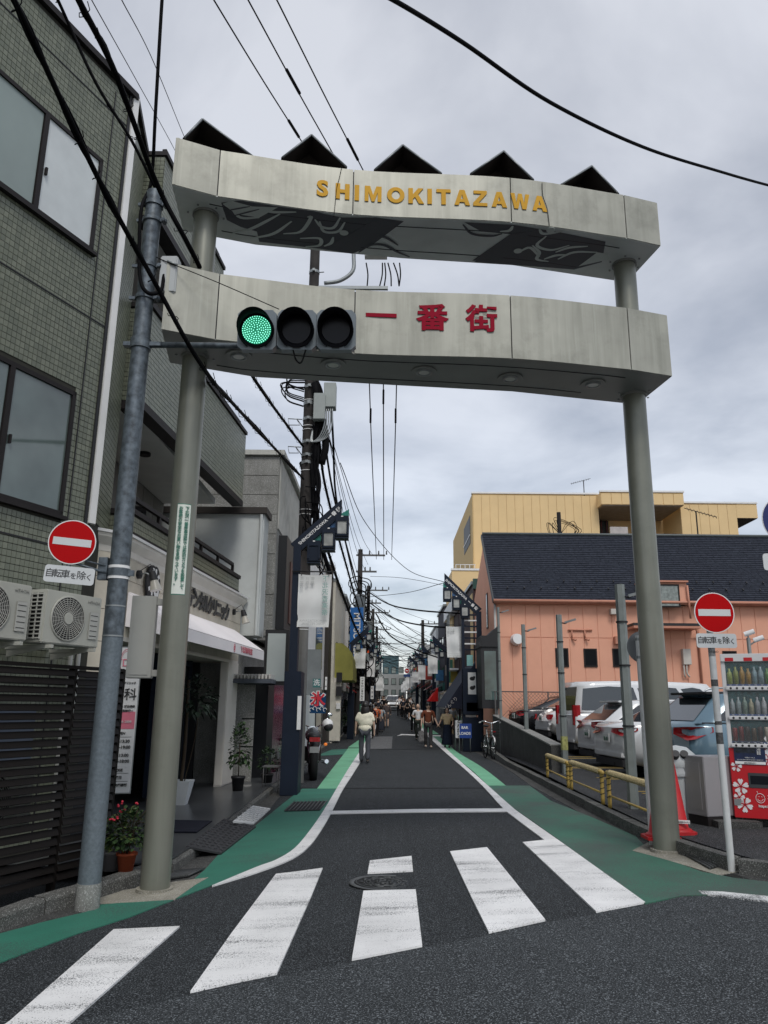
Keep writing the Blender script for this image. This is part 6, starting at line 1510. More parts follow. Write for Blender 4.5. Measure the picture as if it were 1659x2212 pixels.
# roof aerials
def aerial(px,py,pyt,y,label,flip=1):
    b=gy(px,py,y); z1=gy(px,pyt,y).z; t=thing('tv_aerial',label,'aerial',b); M=MB(); M.cyl((b.x,y,b.z-.3),(b.x,y,z1),.03,seg=6); M.build('mast',darkg,t)
    M=MB(); M.tube([(b.x-.9*flip,y,z1-.25),(b.x+.5*flip,y,z1+.15)],.018,4)
    for k in range(9): q=Vector((b.x-.85*flip+k*.15*flip,y,z1-.24+k*.042)); M.tube([q-Vector((.02,.15,.12)),q+Vector((.02,.15,.12))],.010,3)
    M.build('boom',darkg,t)
aerial(1262,1068,1038,YY,'tv aerial on the flat roof of the yellow building'); aerial(1508,1158,1105,33,'tv aerial above the slate roof right of the gate pillar',-1)
b=gy(1209,1158,33); t=thing('cable_mast','dark stub mast with looping wires on the slate ridge','mast',b); MB().cyl((b.x,33,b.z-.4),(b.x,33,gy(1209,1107,33).z),.09,seg=8).build('mast',darkg,t)
M=MB(); 
for k in range(9): a=random.uniform(.4,2.6); rr=random.uniform(.25,.75); M.tube(spline([(b.x+.05,33,b.z+.1),(b.x+rr*math.cos(a)*.8+.2,33,b.z+.2+rr*.9),(b.x+rr+.25,33,b.z+.3),(b.x+.5,33,b.z-.05)] if k%3 else [(b.x,33,b.z+.1),(b.x-rr*.7,33,b.z+.6),(b.x-rr*.6,33,b.z+.1),(b.x,33,b.z)],5),.014,4)
M.build('loops',cableM,t)
# ================================================================== OTHER STREET BUILDINGS
def block(name,label,x0,x1,y0,y1,z1,m,wins=(),side=1,extra=None,seed=0,shop=True,roofm=None):
    """a street building; side=+1: stands on the right, its street face is x0; wins: list of (u0,u1,z0,z1) on the street face, u = metres along the street"""
    random.seed(seed); zb=hz(0,(y0+y1)/2) if y0>40 else 0
    t=thing(name,label,'building',((x0+x1)/2,y0,zb)); fx=x0 if side>0 else x1; s=-side
    MB().box(x0,x1,y0,y1,-.5,z1).build('wall',m,t)
    for (u0,u1,a,b) in wins:
        X0=fx+s*.03; f=MB().box(min(fx,X0),max(fx,X0),y0+u0,y0+u1,a,b).build('window',darkg,t); X1=fx+s*.036; MB().box(min(X0,X1),max(X0,X1),y0+u0+.07,y0+u1-.07,a+.07,b-.07).build('pane',glass if (u0*7)%2<1 else dglass,f)
    X0=fx+s*.10; MB().box(min(fx-s*.2,X0),max(fx-s*.2,X0),y0-.03,y1-.03,z1,z1+.14).build('parapet_cap',roofm or steel,t)
    if y0>43:
        for q in range(3):
            yy=y0+1.2+q*2.1; zz_=zb+random.uniform(2.9,3.6); hh_=random.uniform(.5,1.4); cc_=random.choice(((.5,.06,.04),(.75,.75,.72),(.05,.2,.4),(.6,.45,.08),(.08,.3,.2),(.75,.72,.65),(.3,.3,.32)))
            X1=fx+s*random.uniform(.35,.6); MB().box(min(fx,X1),max(fx,X1),yy,yy+.1,zz_,zz_+hh_).build('projecting_sign',mat('sign_colour_%d'%int(cc_[0]*100+cc_[2]*1000),cc_,.5,var=.15,vs=4),t)
        for q in range(2):
            yy=y0+.8+q*3; X1=fx+s*.7; MB().slab([(fx,yy,zb+2.7),(fx,yy+2,zb+2.7),(X1,yy+2,zb+2.3),(X1,yy,zb+2.3)],(0,0,-.03)).build('canopy',random.choice((offw,mat('tan_canvas',(.35,.28,.18),.8),mat('red_canvas',(.4,.03,.03),.8),navy)),t)
    if shop:
        X0=fx+s*.02; sf=MB().box(min(fx,X0),max(fx,X0),y0+.4,y1-.4,zb+.1,zb+2.3).build('shop_front',dglass,t)
        X0=fx+s*.14; MB().box(min(fx,X0),max(fx,X0),y0+.3,y1-.3,zb+2.35,zb+2.8).build('shop_sign_band',random.choice((darkg,offw,navy,mat('brown_band',(.12,.06,.035),.6),mat('teal_band',(.03,.15,.14),.6))),t)
    return t
cw=mat('white_siding',(.82,.83,.83),.6,var=.05,dirt=.08); beige=mat('beige_render',(.58,.55,.47),.8,var=.08,dirt=.15); brn=mat('dark_brown_siding',(.055,.03,.03),.65,var=.1,streak=.2); gry=mat('grey_render',(.38,.39,.40),.8,var=.1,dirt=.2); dgr=mat('charcoal_render',(.07,.07,.085),.8,var=.1)
# left side
LX=-2.9
t=block('white_shop','white clad shop with tall dark windows beyond the first utility pole','x' and -9,-2.72,22.6,33.0,gy(712,1222,31).z,cw,[(1.0,3.2,3.3,5.0),(6.3,9.2,3.0,5.4)],-1,seed=1,shop=False)
for k in range(12): MB().box(-2.715,-2.70,22.65+k*.86,22.65+k*.86+.84,.2,7.6).build('cladding_panel',cw,t)
MB().box(-2.70,-2.66,29.6,32.4,.1,2.3).build('shop_door',dglass,t)
MB().box(-9,-2.72,22.58,22.6,.0,8).build('side_wall',cw,t)
M=MB(); M.box(-2.75,-2.1,24.6,24.66,1.9,3.3); M.build('wing_panel',steel,t)
strip_=mat('orange_stripe',(.60,.20,.12),.8)
sa=thing('striped_awning','small orange and white striped awning on the white shop','awning',(-2.7,25,2.5)); 
for k in range(9): MB().slab([(-2.72,25+k*.16,2.75),(-2.72,25.16+k*.16,2.75),(-2.25,25.16+k*.16,2.35),(-2.25,25+k*.16,2.35)],(0,0,-.02)).build('stripe',strip_ if k%2 else offw,sa)
a=gy(670,1497,23.4); b=gy(703,1541,23.4); fl=thing('shaved_ice_flag','blue hanging flag with a big red shaved ice character and white waves','banner',(a.x,23.4,b.z))
MB().box(a.x,b.x,23.40,23.405,b.z,a.z).build('cloth',mat('flag_blue',(.008,.05,.13),.7,var=.05),fl)
c=Vector(((a.x+b.x)/2,23.398,a.z*.62+b.z*.38)); txt('氷',.44,c+Z*.02,(1,0,0),Z,whitep,fl,'lettering',off=.035,ext=.001,proud=.002); txt('氷',.44,c+Z*.02,(1,0,0),Z,mat('ice_red',(.62,.03,.05),.6,var=0),fl,'lettering',off=.012,ext=.001,proud=.006)
M=MB()
for k in range(5): M.tube([Vector((a.x+.05+k*.1+.05*math.cos(q),23.393,b.z+.10+.05*math.sin(q)+(k%2)*.04)) for q in np.arange(0,4.6,.4)],.012,4)
M.build('wave_print',whitep,fl)
t=block('dark_timber_house','narrow dark timber fronted house between the white shop and the green awning',-8,-2.55,33.2,35.0,gy(737,1222,33.4).z,woodd,[],-1,seed=2,shop=False)
t=block('cream_shop_house','cream rendered shop house with pipes behind the olive awning',-9,-2.45,35.2,43.5,gy(765,1262,36).z,mat('cream_render',(.68,.65,.56),.8,var=.08,dirt=.2),[(1.5,3.5,3.2,4.5)],-1,seed=3)
MB().box(-2.6,-2.1,35.15,35.6,.1,2.6).build('cream_pier',mat('cream_render',(.5,.5,.4)),t); 
for z in (2.0,2.6): MB().box(-2.3,-2.05,35.0,35.15,z,z+.42).build('meter_box',blackm,t)
MB().box(-2.28,-2.1,35.05,35.15,1.45,1.7).build('mail_box',whitep,t)
ol=mat('olive_awning',(.27,.26,.07),.7,var=.08); oa=thing('olive_awning','rounded olive green shop awning over the plants on the left','awning',(-2.4,37,2.5))
a=gy(733,1430,37); M=MB(); P=[]
pr=[(0,4.4),(.32,4.38),(.62,4.15),(.80,3.75),(.84,3.3),(.84,2.75),(.80,2.72),(.0,2.72)]
M.slab([(-2.45+o_,36.0,z_) for o_,z_ in pr],(0,4.2,0)); M.build('fabric',ol,oa)
t=block('corrugated_shop','pale shop with zigzag corrugated side wall behind the blue vertical sign',-9,-2.5,43.7,50,gy(775,1290,44).z,gry,[(1,3,3.3,4.8)],-1,seed=4)
for k in range(14): MB().slab([(-2.49,43.75+k*.35,3),(-2.35,43.92+k*.35,3),(-2.49,44.10+k*.35,3)],(0,0,3.8)).build('corrugation',offw,t)
a=gy(757,1312,42); b=gy(783,1432,42); ms=thing('vertical_shop_sign','tall bright blue vertical sign with white lettering on the left side of the street','sign',(a.x,42,b.z))
MB().box(a.x,b.x,42,42.18,b.z,a.z).build('panel',mat('sign_bright_blue',(.008,.12,.38),.4,var=.03),ms); txt('MITSUBISHI',.52,Vector(((a.x+b.x)/2,42,(a.z+b.z)/2-.1)),(0,0,-1),(1,0,0),whitep,ms,off=.006,sx=1.0)
of=thing('orange_flags','orange and white nobori flags above the banners','banner',(-1.3,50,4)); a=gy(800,1370,50); 
for k,(px0,py0,px1,py1) in enumerate(((791,1370,797,1386),(793,1405,797,1420))): a=gy(px0,py0,50);b=gy(px1,py1,50); MB().box(a.x,b.x,50,50.02,b.z,a.z).build('flag',mat('orange_cloth',(.8,.10,.02),.7),of)
cols_=[beige,gry,cw,mat('tan_render',(.36,.28,.2),.8,var=.1),beige,mat('maroon_front',(.16,.02,.03),.7),gry,cw,beige,gry]
y=50.2
nm=['beige','grey','white clad','tan','beige two storey','maroon fronted','small grey','white far','pale far','last grey']
for k in range(10):
    L=7+((k*37)%5); h=hz(0,y)+(6.2,6.8,5.4,7.2,6.0,5.2,7,6,7.5,6.5)[k]
    block('street_building','%s shop building number %s along on the left side of the far street'%(nm[k],('three','four','five','six','seven','eight','nine','ten','eleven','twelve')[k]) if False else '%s shop building on the left side, %s'%(nm[k],('just beyond the zigzag wall','behind the orange flags','beside the third left lamp','beyond the third left lamp','by the fourth left lamp','near the parked white car','behind the far walkers','past the white car','near the end of the street','at the end of the left row')[k]),-10,-2.55,y,y+L,h,cols_[k],[(1,2.6,hz(0,y)+3.2,hz(0,y)+4.6),(3.6,5.6,hz(0,y)+3.2,hz(0,y)+4.6)],-1,seed=10+k); y+=L+.15
# right side
RX=3.95
t=block('maroon_building','dark maroon corrugated building with green trim, next to the salmon building',RX,12,36.0,43.5,gy(1020,1262,36).z,brn,[],1,seed=30)
for k in range(20): MB().box(RX+.0+k*.11,RX+.06+k*.11,35.975,36.0,3.0,7.4).build('rib',brn,t)
MB().box(RX-.02,6.5,35.9,36.0,gy(1020,1270,36).z-.05,gy(1020,1255,36).z+.1).build('green_trim',mat('green_trim',(.02,.07,.055),.5),t)
MB().box(RX-.03,RX,36.3,37.3,2.9,6.8).build('yellow_panel',yb_,t); MB().box(RX-.5,RX,35.8,36.0,.1,2.8).build('white_pillar',offw,t)
MB().box(RX-.03,RX,38,42,.2,2.4).build('shutter',gry,t)
MB().box(4.0,4.9,35.3,35.95,4.0,4.6).build('outdoor_unit',offw,t)
na=thing('navy_awning','large navy shop awning on the right behind the laddered lamp','awning',(3.9,37,2.6)); nav2=mat('navy_fabric',(.028,.036,.06),.7,var=.08)
ap=gy(1002,1433,37.0); al=gy(957,1528,37.0)
M=MB(); M.slab([(4.0,35.6,ap.z+.05),(4.0,42.5,ap.z+.05),(al.x,42.5,al.z),(al.x,35.6,al.z)],(.0,0,.02)); M.slab([(4.0,35.6,ap.z+.05),(al.x,35.6,al.z),(4.0,35.6,al.z-.12)],(0,.02,0)); M.build('fabric',nav2,na); txt('どんぐり',.2,Vector((al.x+.25,35.59,al.z+.15)),(1,0,1),(-1,0,1),whitep,na,'lettering')
t=block('balcony_block','white and maroon apartment block with small balconies on the right',3.95,11,43.8,51,gy(950,1290,44).z,brn,[(.6,2.4,4.2,5.6),(3.4,5.2,4.2,5.6)],1,seed=31)
MB().box(3.6,3.95,44.0,50.8,gy(950,1318,44).z,gy(950,1292,44).z).build('top_storey_face',cw,t)
for zz_ in (3.6,5.9): 
    MB().box(3.45,3.95,44.2,46.4,zz_,zz_+.1).build('balcony_slab',cw,t); M=MB()
    for k in range(8): M.box(3.46,3.48,44.25+k*.3,44.27+k*.3,zz_+.1,zz_+.9)
    M.box(3.45,3.49,44.2,46.4,zz_+.88,zz_+.93); M.build('balcony_rail',steel,t)
t=block('grey_tower_house','tall charcoal narrow house on the right side of the street',3.7,10,51.3,58,gy(925,1312,52).z,dgr,[(.8,2.2,5,6.2),(3,5,5,6.2),(.8,2.2,3.2,4.2)],1,seed=32)
ra=thing('red_awning','bright red shop awning on the right side of the street','awning',(3.2,52,2.6)); a=gy(936,1486,52); b=gy(925,1515,52)
M=MB(); M.slab([(3.25,51.5,a.z),(3.25,54,a.z),(b.x,54,b.z),(b.x,51.5,b.z)],(0,0,.02)); M.slab([(3.25,51.5,a.z),(b.x,51.5,b.z),(3.25,51.5,b.z)],(0,.02,0)); M.build('fabric',mat('red_fabric',(.62,.02,.02),.7),ra)
y=58.3; nmr=['white louvred gable','beige','pale grey','white','charcoal','tan','grey','pale','end']
for k in range(9):
    L=7+((k*29)%5); h=hz(0,y)+(6.9,5.6,6.4,7.0,6.0,6.6,5.5,6.8,6.2)[k]
    t=block('street_building','%s building on the right side, %s'%(nmr[k],('with a stepped gable roof','beside the round bus stop sign','beyond the bus stop sign','opposite the white car','behind the farthest banners','past the farthest banners','near the top of the rise','almost at the end of the street','at the end of the right row')[k]),3.55,10,y,y+L,h,(cw,beige,gry,cw,dgr,cols_[3],gry,beige,gry)[k],[(1,2.6,hz(0,y)+3.2,hz(0,y)+4.6),(3.6,5.6,hz(0,y)+3.2,hz(0,y)+4.6)],1,seed=50+k)
    if k==0:
        for j in range(6): MB().slab([(3.6+j*.02,58.2,h+j*.32),(6.8-j*.02,58.2,h+j*.32),(6.5-j*.25,58.2,h+j*.32+.28),(3.9+j*.3,58.2,h+j*.32+.28)],(0,.1,0)).build('louvre_board',cw,t)
    y+=L+.15
# far cross buildings
block('teal_tower','distant teal glass office tower at the end of the street',-1.3,2.4,178,184,gy(840,1416,178).z,mat('teal_glass',(.06,.13,.15),.2,var=.3,vs=.3),[],1,seed=70,shop=False)
fa=block('far_apartment','far pale apartment block closing the view up the street',-2.6,3.4,150,158,gy(840,1456,150).z,mat('far_render',(.36,.37,.36),.8,var=.15,vs=.5),[],1,seed=71,shop=False)
for r_ in range(3):
    for q in range(4):
        x_=-2.3+q*1.45; z_=3.4+r_*2.1; f=MB().box(x_,x_+.9,149.95,150,z_,z_+1.2).build('window',darkg,fa); MB().box(x_+.08,x_+.82,149.93,149.95,z_+.08,z_+1.12).build('pane',glass,f)
for k,(x_,h_) in enumerate(((-7.7,9.5),(8.6,9))): block('far_building','far grey building at the %s of the street end'%('left','right')[k],x_-5,x_+5,140,150,h_,gry,[],1,seed=72+k,shop=False)
# round bus stop style sign on the right
c=gy(935-0,1469,66); c=gy(936,1469,64); c=gy(916+20,1469,66)
c=gy(935,1469,66); c=gy(936,1469,66)
c=gy(691+1355*.1389,1267+1310*.1389,66); rsn=thing('round_street_sign','small round red and white street sign with blue plate far up on the right','sign',(c.x,66,hz(0,66)))
MB().cyl(c,c+Vector((0,.02,0)),.22,seg=24).build('disc',whitep,rsn); MB().cyl(c-Vector((0,.01,0)),c,.18,seg=24).build('red_face',redp,rsn); MB().box(c.x-.12,c.x+.12,65.97,65.99,c.z-.04,c.z+.04).build('white_bar',whitep,rsn); MB().box(c.x-.28,c.x+.28,65.98,66.02,c.z-.5,c.z-.28).build('plate',mat('plate_blue',(.02,.06,.2),.5),rsn); MB().cyl((c.x+.25,66.05,hz(0,66)),(c.x+.25,66.05,c.z+.3),.04,seg=8).build('post',steel,rsn)
# ================================================================== CARS
def carpaint(n,c): return mat('paint_'+n,c,.22,metal=.15,var=.03,coat=.6,spec=.5)
tail=mat('tail_lamp_red',(.40,.008,.012),.12,var=.15,vs=20,spec=.8); tyre=mat('tyre',(.014,.014,.015),.8,var=.1); rim=mat('alloy',(.42,.43,.44),.3,metal=.8,var=0); plast=mat('black_plastic',(.018,.018,.02),.6,var=0); carglass=mat('car_glass',(.02,.026,.03),.03,var=0,spec=1.)
def car(name,label,px,py_y,rz,L,W,H,paint,prof,belt,gh,wr=.32,lamp=(.62,.82,.42,.25),tall=0,plate_z=.62,spoiler=False,cat='car',rails=False,xoff=None,zoff=0):
    """px,py_y: image column and distance of the rear corner nearest the street camera.
    prof: list (x/L, z_top) of body top; belt z; gh=(xr0,xr1,xf1,xf0) greenhouse"""
    c=gy(px,1600,py_y); zg=hz(c.x,c.y)+.10+zoff; t=thing(name,label,cat,(c.x,c.y,zg),'cars in the car park' if cat=='car' else None,rz=rz,world=False)
    hw=W/2; Y0=W/2  # near side at y=0 .. far side y=W -> centre at W/2
    xs=sorted(set([0,.03,.10,.25,.5]+[L*k/10 for k in range(1,10)]+[L-.5,L-.25,L-.1,L-.03,L]))
    def top(x):
        u=x/L
        for (a,za),(b,zb) in zip(prof,prof[1:]):
            if a<=u<=b: return za+(zb-za)*(u-a)/(b-a)
        return prof[-1][1]
    V=[];n=11
    for x in xs:
        e=min(x,L-x); k=1-(.06 if tall else .16)*max(0,1-e/.30)**2; zb0=.20+.16*max(0,1-e/.35); tp=top(x); 
        ring=[(.80,zb0),(.93,zb0+.06),(1.0,zb0+.22),(1.01,zb0*.3+tp*.62),(.985,tp*.93),(.93,tp)]
        ring=ring+[(-a,b) for a,b in ring[::-1]]; n=len(ring)
        V+=[(x+ (.05*(abs(b-.5)-.2) if x==0 else 0),Y0+a*hw*k,b) for a,b in ring]
    M=MB(); m=len(xs); M.add(V,[(i*n+j,(i+1)*n+j,(i+1)*n+(j+1)%n,i*n+(j+1)%n) for i in range(m-1) for j in range(n)],True)
    M.add([V[j] for j in range(n)],[tuple(range(n))]); M.add([V[(m-1)*n+j] for j in range(n)],[tuple(range(n))[::-1]])
    body=M.build('body',paint,t)
    bm_=bmesh.new(); bm_.from_mesh(body.data); bmesh.ops.remove_doubles(bm_,verts=bm_.verts,dist=.0005); bmesh.ops.recalc_face_normals(bm_,faces=bm_.faces); bm_.to_mesh(body.data); bm_.free()
    # greenhouse
    xr0,xr1,xf1,xf0=gh; bi=.93; ti=.74 if not tall else .82
    NS=9; V=[]; 
    def ghx(s,lev): # s in 0..1 along, lev 0 belt..1 roof
        a=xr0+(xr1-xr0)*lev; b=xf0+(xf1-xf0)*lev; return a+(b-a)*s
    M=MB(); rows=[]
    for lev in (0,.5,.86,1.0):
        z=belt+(H-belt)*(lev if lev<1 else 1)-(.0 if lev<1 else .02); w_=hw*(bi+(ti-bi)*lev**1.2)
        zz_=lambda s:z- (H-belt)*.10*lev*(2*s-1)**2*(.5 if tall else 1)
        L_=[(ghx(s/8,min(lev,.95)),Y0-w_,zz_(s/8)) for s in range(9)]+[(ghx(1-s/8,min(lev,.95)),Y0+w_,zz_(1-s/8)) for s in range(9)]; rows.append(L_)
    inner=[(ghx(s/8,.93),Y0-hw*ti*.6,H-(H-belt)*.10*(2*s/8-1)**2*(.5 if tall else 1)+.012) for s in range(9)]+[(ghx(1-s/8,.93),Y0+hw*ti*.6,H-(H-belt)*.10*(1-2*s/8)**2*(.5 if tall else 1)+.012) for s in range(9)]; rows.append(inner)
    N_=18; V=[v for r_ in rows for v in r_]; F=[(i*N_+j,i*N_+(j+1)%N_,(i+1)*N_+(j+1)%N_,(i+1)*N_+j) for i in range(len(rows)-1) for j in range(N_)]
    b=(len(rows)-1)*N_; F+=[(b+j,b+j+1,b+16-j,b+17-j) for j in range(8)]
    M.add(V,F,True); roof=M.build('roof',paint,t)
    def side(s,lev,sgn,o): 
        w_=hw*(bi+(ti-bi)*lev**1.2)+o; z=belt+(H-belt)*lev-(H-belt)*.10*lev*(2*s-1)**2*(.5 if tall else 1); return Vector((ghx(s,lev*.95),Y0+sgn*w_,z))
    for sgn in (-1,1):
        for a,b_ in (((.07,.30),(.34,.63),(.66,.93)) if not tall else ((.03,.40),(.43,.72),(.75,.95))):
            P=[side(a+(.0),.10,sgn,.006),side((a+b_)/2,.08,sgn,.006),side(b_,.08,sgn,.006),side(b_-(.05 if b_>.9 else 0),.80,sgn,.006),side((a+b_)/2,.84,sgn,.006),side(a+(.07 if a<.1 and not tall else .0),.78,sgn,.006)]
            MB().add(P,[tuple(range(6)) if sgn<0 else tuple(range(6))[::-1]]).build('side_window',carglass,t)
        MB().obox(Vector(((xr0+xf0)/2,Y0+sgn*(hw*bi+.004),belt+.01)),(1,0,0),Z,(0,sgn,0),(xf0-xr0)/2*.95,.008,.006,0).build('belt_trim',plast,t)
    def endq(lev,yy,s,o):
        w_=hw*(bi+(ti-bi)*lev**1.2)*yy; z=belt+(H-belt)*lev-(H-belt)*.10*lev*(.5 if tall else 1); x=ghx(s,lev*.95); return Vector((x+(o if s else -o),Y0+w_,z+.004))
    MB().add([endq(.08,.86,0,.012),endq(.08,-.86,0,.012),endq(.84,-.84,0,.012),endq(.84,.84,0,.012)],[(0,1,2,3)]).build('rear_window',carglass,t)
    MB().add([endq(.06,-.9,1,.012),endq(.06,.9,1,.012),endq(.88,.86,1,.012),endq(.88,-.86,1,.012)],[(0,1,2,3)]).build('windscreen',carglass,t)
    if spoiler: p=endq(.97,0,0,.10); MB().box(p.x-.08,p.x+.25,Y0-hw*ti*.95,Y0+hw*ti*.95,p.z-.01,p.z+.03).build('roof_spoiler',plast if paint.name.endswith('blue') else paint,t,bevel=.01)
    if rails:
        for sgn in (-1,1): MB().tube(spline([side(.15,1,sgn,-.06)+Z*.0,side(.25,1,sgn,-.07)+Z*.07,side(.7,1,sgn,-.07)+Z*.07,side(.82,1,sgn,-.06)],5),.018,6).build('roof_rail',rim,t)
    # wheels
    for x in (.20*L,.80*L):
        for sgn in (-1,1):
            y=Y0+sgn*(hw-.10); 
            MB().cyl((x,y+sgn*.02,wr),(x,y+sgn*.118,wr),wr+.055,seg=28).build('wheel_arch',plast,t)
            w_=MB().cyl((x,y-sgn*.08,wr),(x,y+sgn*.125,wr),wr,seg=28).build('tyre',tyre,t)
            M=MB(); M.lathe((0,0,0),[(.001,.0),(wr*.66,.01),(wr*.68,.02),(wr*.62,.022)],20); 
            M=MB(); yo=y+sgn*.127
            for q in range(5):
                a=q*2*math.pi/5+.3; d=Vector((math.cos(a),0,math.sin(a))); M.obox(Vector((x,yo,wr))+d*wr*.36,d,d.cross(Vector((0,1,0))),(0,sgn,0),wr*.32,wr*.09,.008,-.02)
            M.cyl((x,yo-sgn*.01,wr),(x,yo+sgn*.01,wr),wr*.14,seg=12); M.tube([(x+wr*.66*math.cos(q*math.pi/12),yo-sgn*.005,wr+wr*.66*math.sin(q*math.pi/12)) for q in range(25)],.014,5,cap=False); M.build('rim',rim,w_)
    # lamps, plate, bumper
    z0_,z1_,ly,lx=lamp
    for sgn in (-1,1):
        ye=Y0+sgn*hw*.86; yi=Y0+sgn*(hw*.86-ly)
        if lamp[1]-lamp[0]>.4:
            M=MB(); yo=Y0+sgn*hw*.955; yi=Y0+sgn*hw*.80; P=[(-.015,Y0+sgn*hw*.74),(-.015,Y0+sgn*hw*.88),(.05,Y0+sgn*hw*.945),(.14,Y0+sgn*hw*.965),(.14,Y0+sgn*hw*.74)]; M.prism(P,z0_,z1_)
        else:
            M=MB(); zc=(z0_+z1_)/2; P=[Vector((-.035,yi,zc-.02)),Vector((-.035,ye,z0_)),Vector((.06,Y0+sgn*(hw*.955),z0_+.02)),Vector((lx,Y0+sgn*(hw*1.0),zc+.03)),Vector((lx,Y0+sgn*(hw*.99),z1_)),Vector((.05,Y0+sgn*hw*.955,z1_)),Vector((-.02,ye,z1_)),Vector((-.025,yi,z1_-.02))]
            cc=sum(P,Vector())/8; M.add(P+[cc+Vector((-.03,sgn*.03,0))],[(i,(i+1)%8,8) for i in range(8)],True)
        M.build('tail_lamp',tail,t)
    MB().box(-.03,.06,Y0-hw*.80,Y0+hw*.80,.36,.46).build('bumper_step',paint,t,bevel=.015); MB().box(-.012,.08,Y0-hw*.78,Y0+hw*.78,.20,.33).build('lower_valance',plast,t)
    pl=MB().box(-.045,-.03,Y0-.165,Y0+.165,plate_z,plate_z+.165).build('number_plate',mat('plate_white',(.6,.6,.58),.5,var=0),t)
    txt('18-10',.10,Vector((-.047,Y0,plate_z+.065)),(0,-1,0),Z,mat('plate_green',(.01,.10,.05),.5,var=0),pl,off=.002)
    MB().tube([( .25,Y0-.3,.22),(-.02,Y0-.3,.24)],.03,8).build('exhaust',darkg,t)
    for x in (L*.43,L*.64): MB().box(x-.003,x+.003,-.008,-.002,.35,belt*.95).build('door_gap',plast,t) if False else None
    for x in (L*.40,L*.60): MB().box(x,x+.16,-.022,.005,belt-.16,belt-.13).build('door_handle',paint,t)
    return t
white=carpaint('white',(.72,.73,.73)); silver=carpaint('pale_silver',(.55,.59,.61)); bluec=carpaint('grey_blue',(.13,.215,.275)); blackc=carpaint('black',(.012,.012,.014))
sedan=[(0,.90),(.03,.99),(.16,1.02),(.30,1.0),(.70,.96),(.93,.78),(1,.62)]; hatch=[(0,.88),(.02,.98),(.2,.99),(.7,.97),(.92,.82),(1,.62)]; vanp=[(0,1.05),(.02,1.12),(.3,1.12),(.78,1.08),(.95,.92),(1,.7)]
car('parked_car','grey blue crossover car parked nearest the camera, behind the silver bin',1497,12.1,R(5),4.45,1.80,1.56,bluec,[(0,.95),(.02,1.06),(.2,1.06),(.7,1.02),(.92,.88),(1,.66)],1.05,(.10,.62,3.0,3.75),.35,lamp=(.80,1.0,.45,.34),spoiler=True,rails=True)
car('parked_car','white saloon car with slim dark red tail lamps, second from the right pillar',1352,14.9,R(5),4.55,1.82,1.43,white,sedan,.98,(.55,1.35,2.85,3.75),.33,lamp=(.76,.91,.50,.25),plate_z=.62)
car('parked_car','white low hatchback with swept black and red tail lamps, between the saloon and the van',1301,17.6,R(5),4.4,1.78,1.46,white,hatch,.97,(.12,.75,2.9,3.75),.32,lamp=(.78,.98,.45,.28),spoiler=True)
car('parked_van','white people carrier with tall red tail lamps, the tallest vehicle in the car park',1246,20.5,R(5),4.7,1.78,1.93,white,vanp,1.10,(.04,.20,3.6,4.45),.32,lamp=(.80,1.30,.16,.1),tall=1,plate_z=.80)
car('parked_car','small rounded white car squeezed between the black coupe and the white van',1190,23.2,R(5),4.1,1.72,1.45,white,[(0,.62),(.04,.84),(.14,1.0),(.3,1.02),(.75,.98),(.94,.8),(1,.6)],1.0,(.35,1.15,2.5,3.1),.32,lamp=(.66,.82,.16,.1))
car('parked_car','black coupe with red tail lamps at the far end of the car park',1128,25.4,R(5),4.1,1.80,1.36,blackc,[(0,.80),(.04,.92),(.2,.95),(.7,.93),(.93,.74),(1,.58)],.93,(.35,1.45,2.4,3.2),.34,lamp=(.70,.86,.45,.22))
# white car coming down the street, seen from the front
def front_car(px,py,y,label):
    c=gy(px,py,y); z=hz(c.x,y); o=car('oncoming_car',label,px,y,R(-90),3.9,1.66,1.5,white if 'white' in label else silver,hatch,.98,(.12,.6,2.6,3.4),.30,cat='moving car')
    o.location=(c.x-.83,y+3.9,z); o.rotation_euler=(0,0,R(-90))
    for sx_ in (.12,1.2):
        MB().box(3.86,3.93,sx_,sx_+.34,.62,.78).build('headlight',mat('headlight',(.7,.7,.72),.1,var=0,emit=(1,.98,.9),es=.8),o)
    MB().box(3.88,3.92,.5,1.16,.45,.6).build('grille',plast,o)
    return o
front_car(849,1532,78,'small white hatchback driving down the far street towards the camera'); 
# ================================================================== MOTORCYCLE
def cyl2(M,a,b,r,seg=10): M.cyl(a,b,r,seg=seg)
mb_=g(648,1672); mc=thing('motorcycle','dark grey motorcycle parked behind the first left street lamp with a white helmet on it','motorcycle',(-1.72,18.6,0),rz=R(7),world=False)
def wheel(y,r,w_,par,nm='wheel'):
    M=MB(); P=[(0,y+r*math.cos(a*math.pi/14),r+.0+r*math.sin(a*math.pi/14)) for a in range(29)]; M.tube([(p[0],y+(p[1]-y)*(1-w_/r*.5),r+(p[2]-r)*(1-w_/r*.5)) for p in P],w_,7,cap=False); o=M.build(nm,tyre,par)
    M=MB(); 
    for a in range(7): e=(math.cos(a*.9),math.sin(a*.9)); M.tube([(0,y,r),(0,y+e[0]*r*.82,r+e[1]*r*.82)],.012,4)
    M.cyl((-.05,y,r),(.05,y,r),.05,seg=10); M.build('rim',chrome,o); return o
wheel(-.72,.30,.075,mc); wheel(.72,.31,.065,mc)
M=MB(); M.ell((0,.15,.80),.17,.34,.16,12,8); M.build('fuel_tank',mat('tank_grey',(.05,.055,.06),.15,var=.1,spec=.8),mc)
M=MB(); M.ell((0,-.32,.80),.15,.36,.08,10,6); M.build('seat',rubber,mc)
M=MB(); M.box(-.16,.16,-.15,.35,.28,.62); M.build('engine',darkg,mc,bevel=.04)
M=MB()
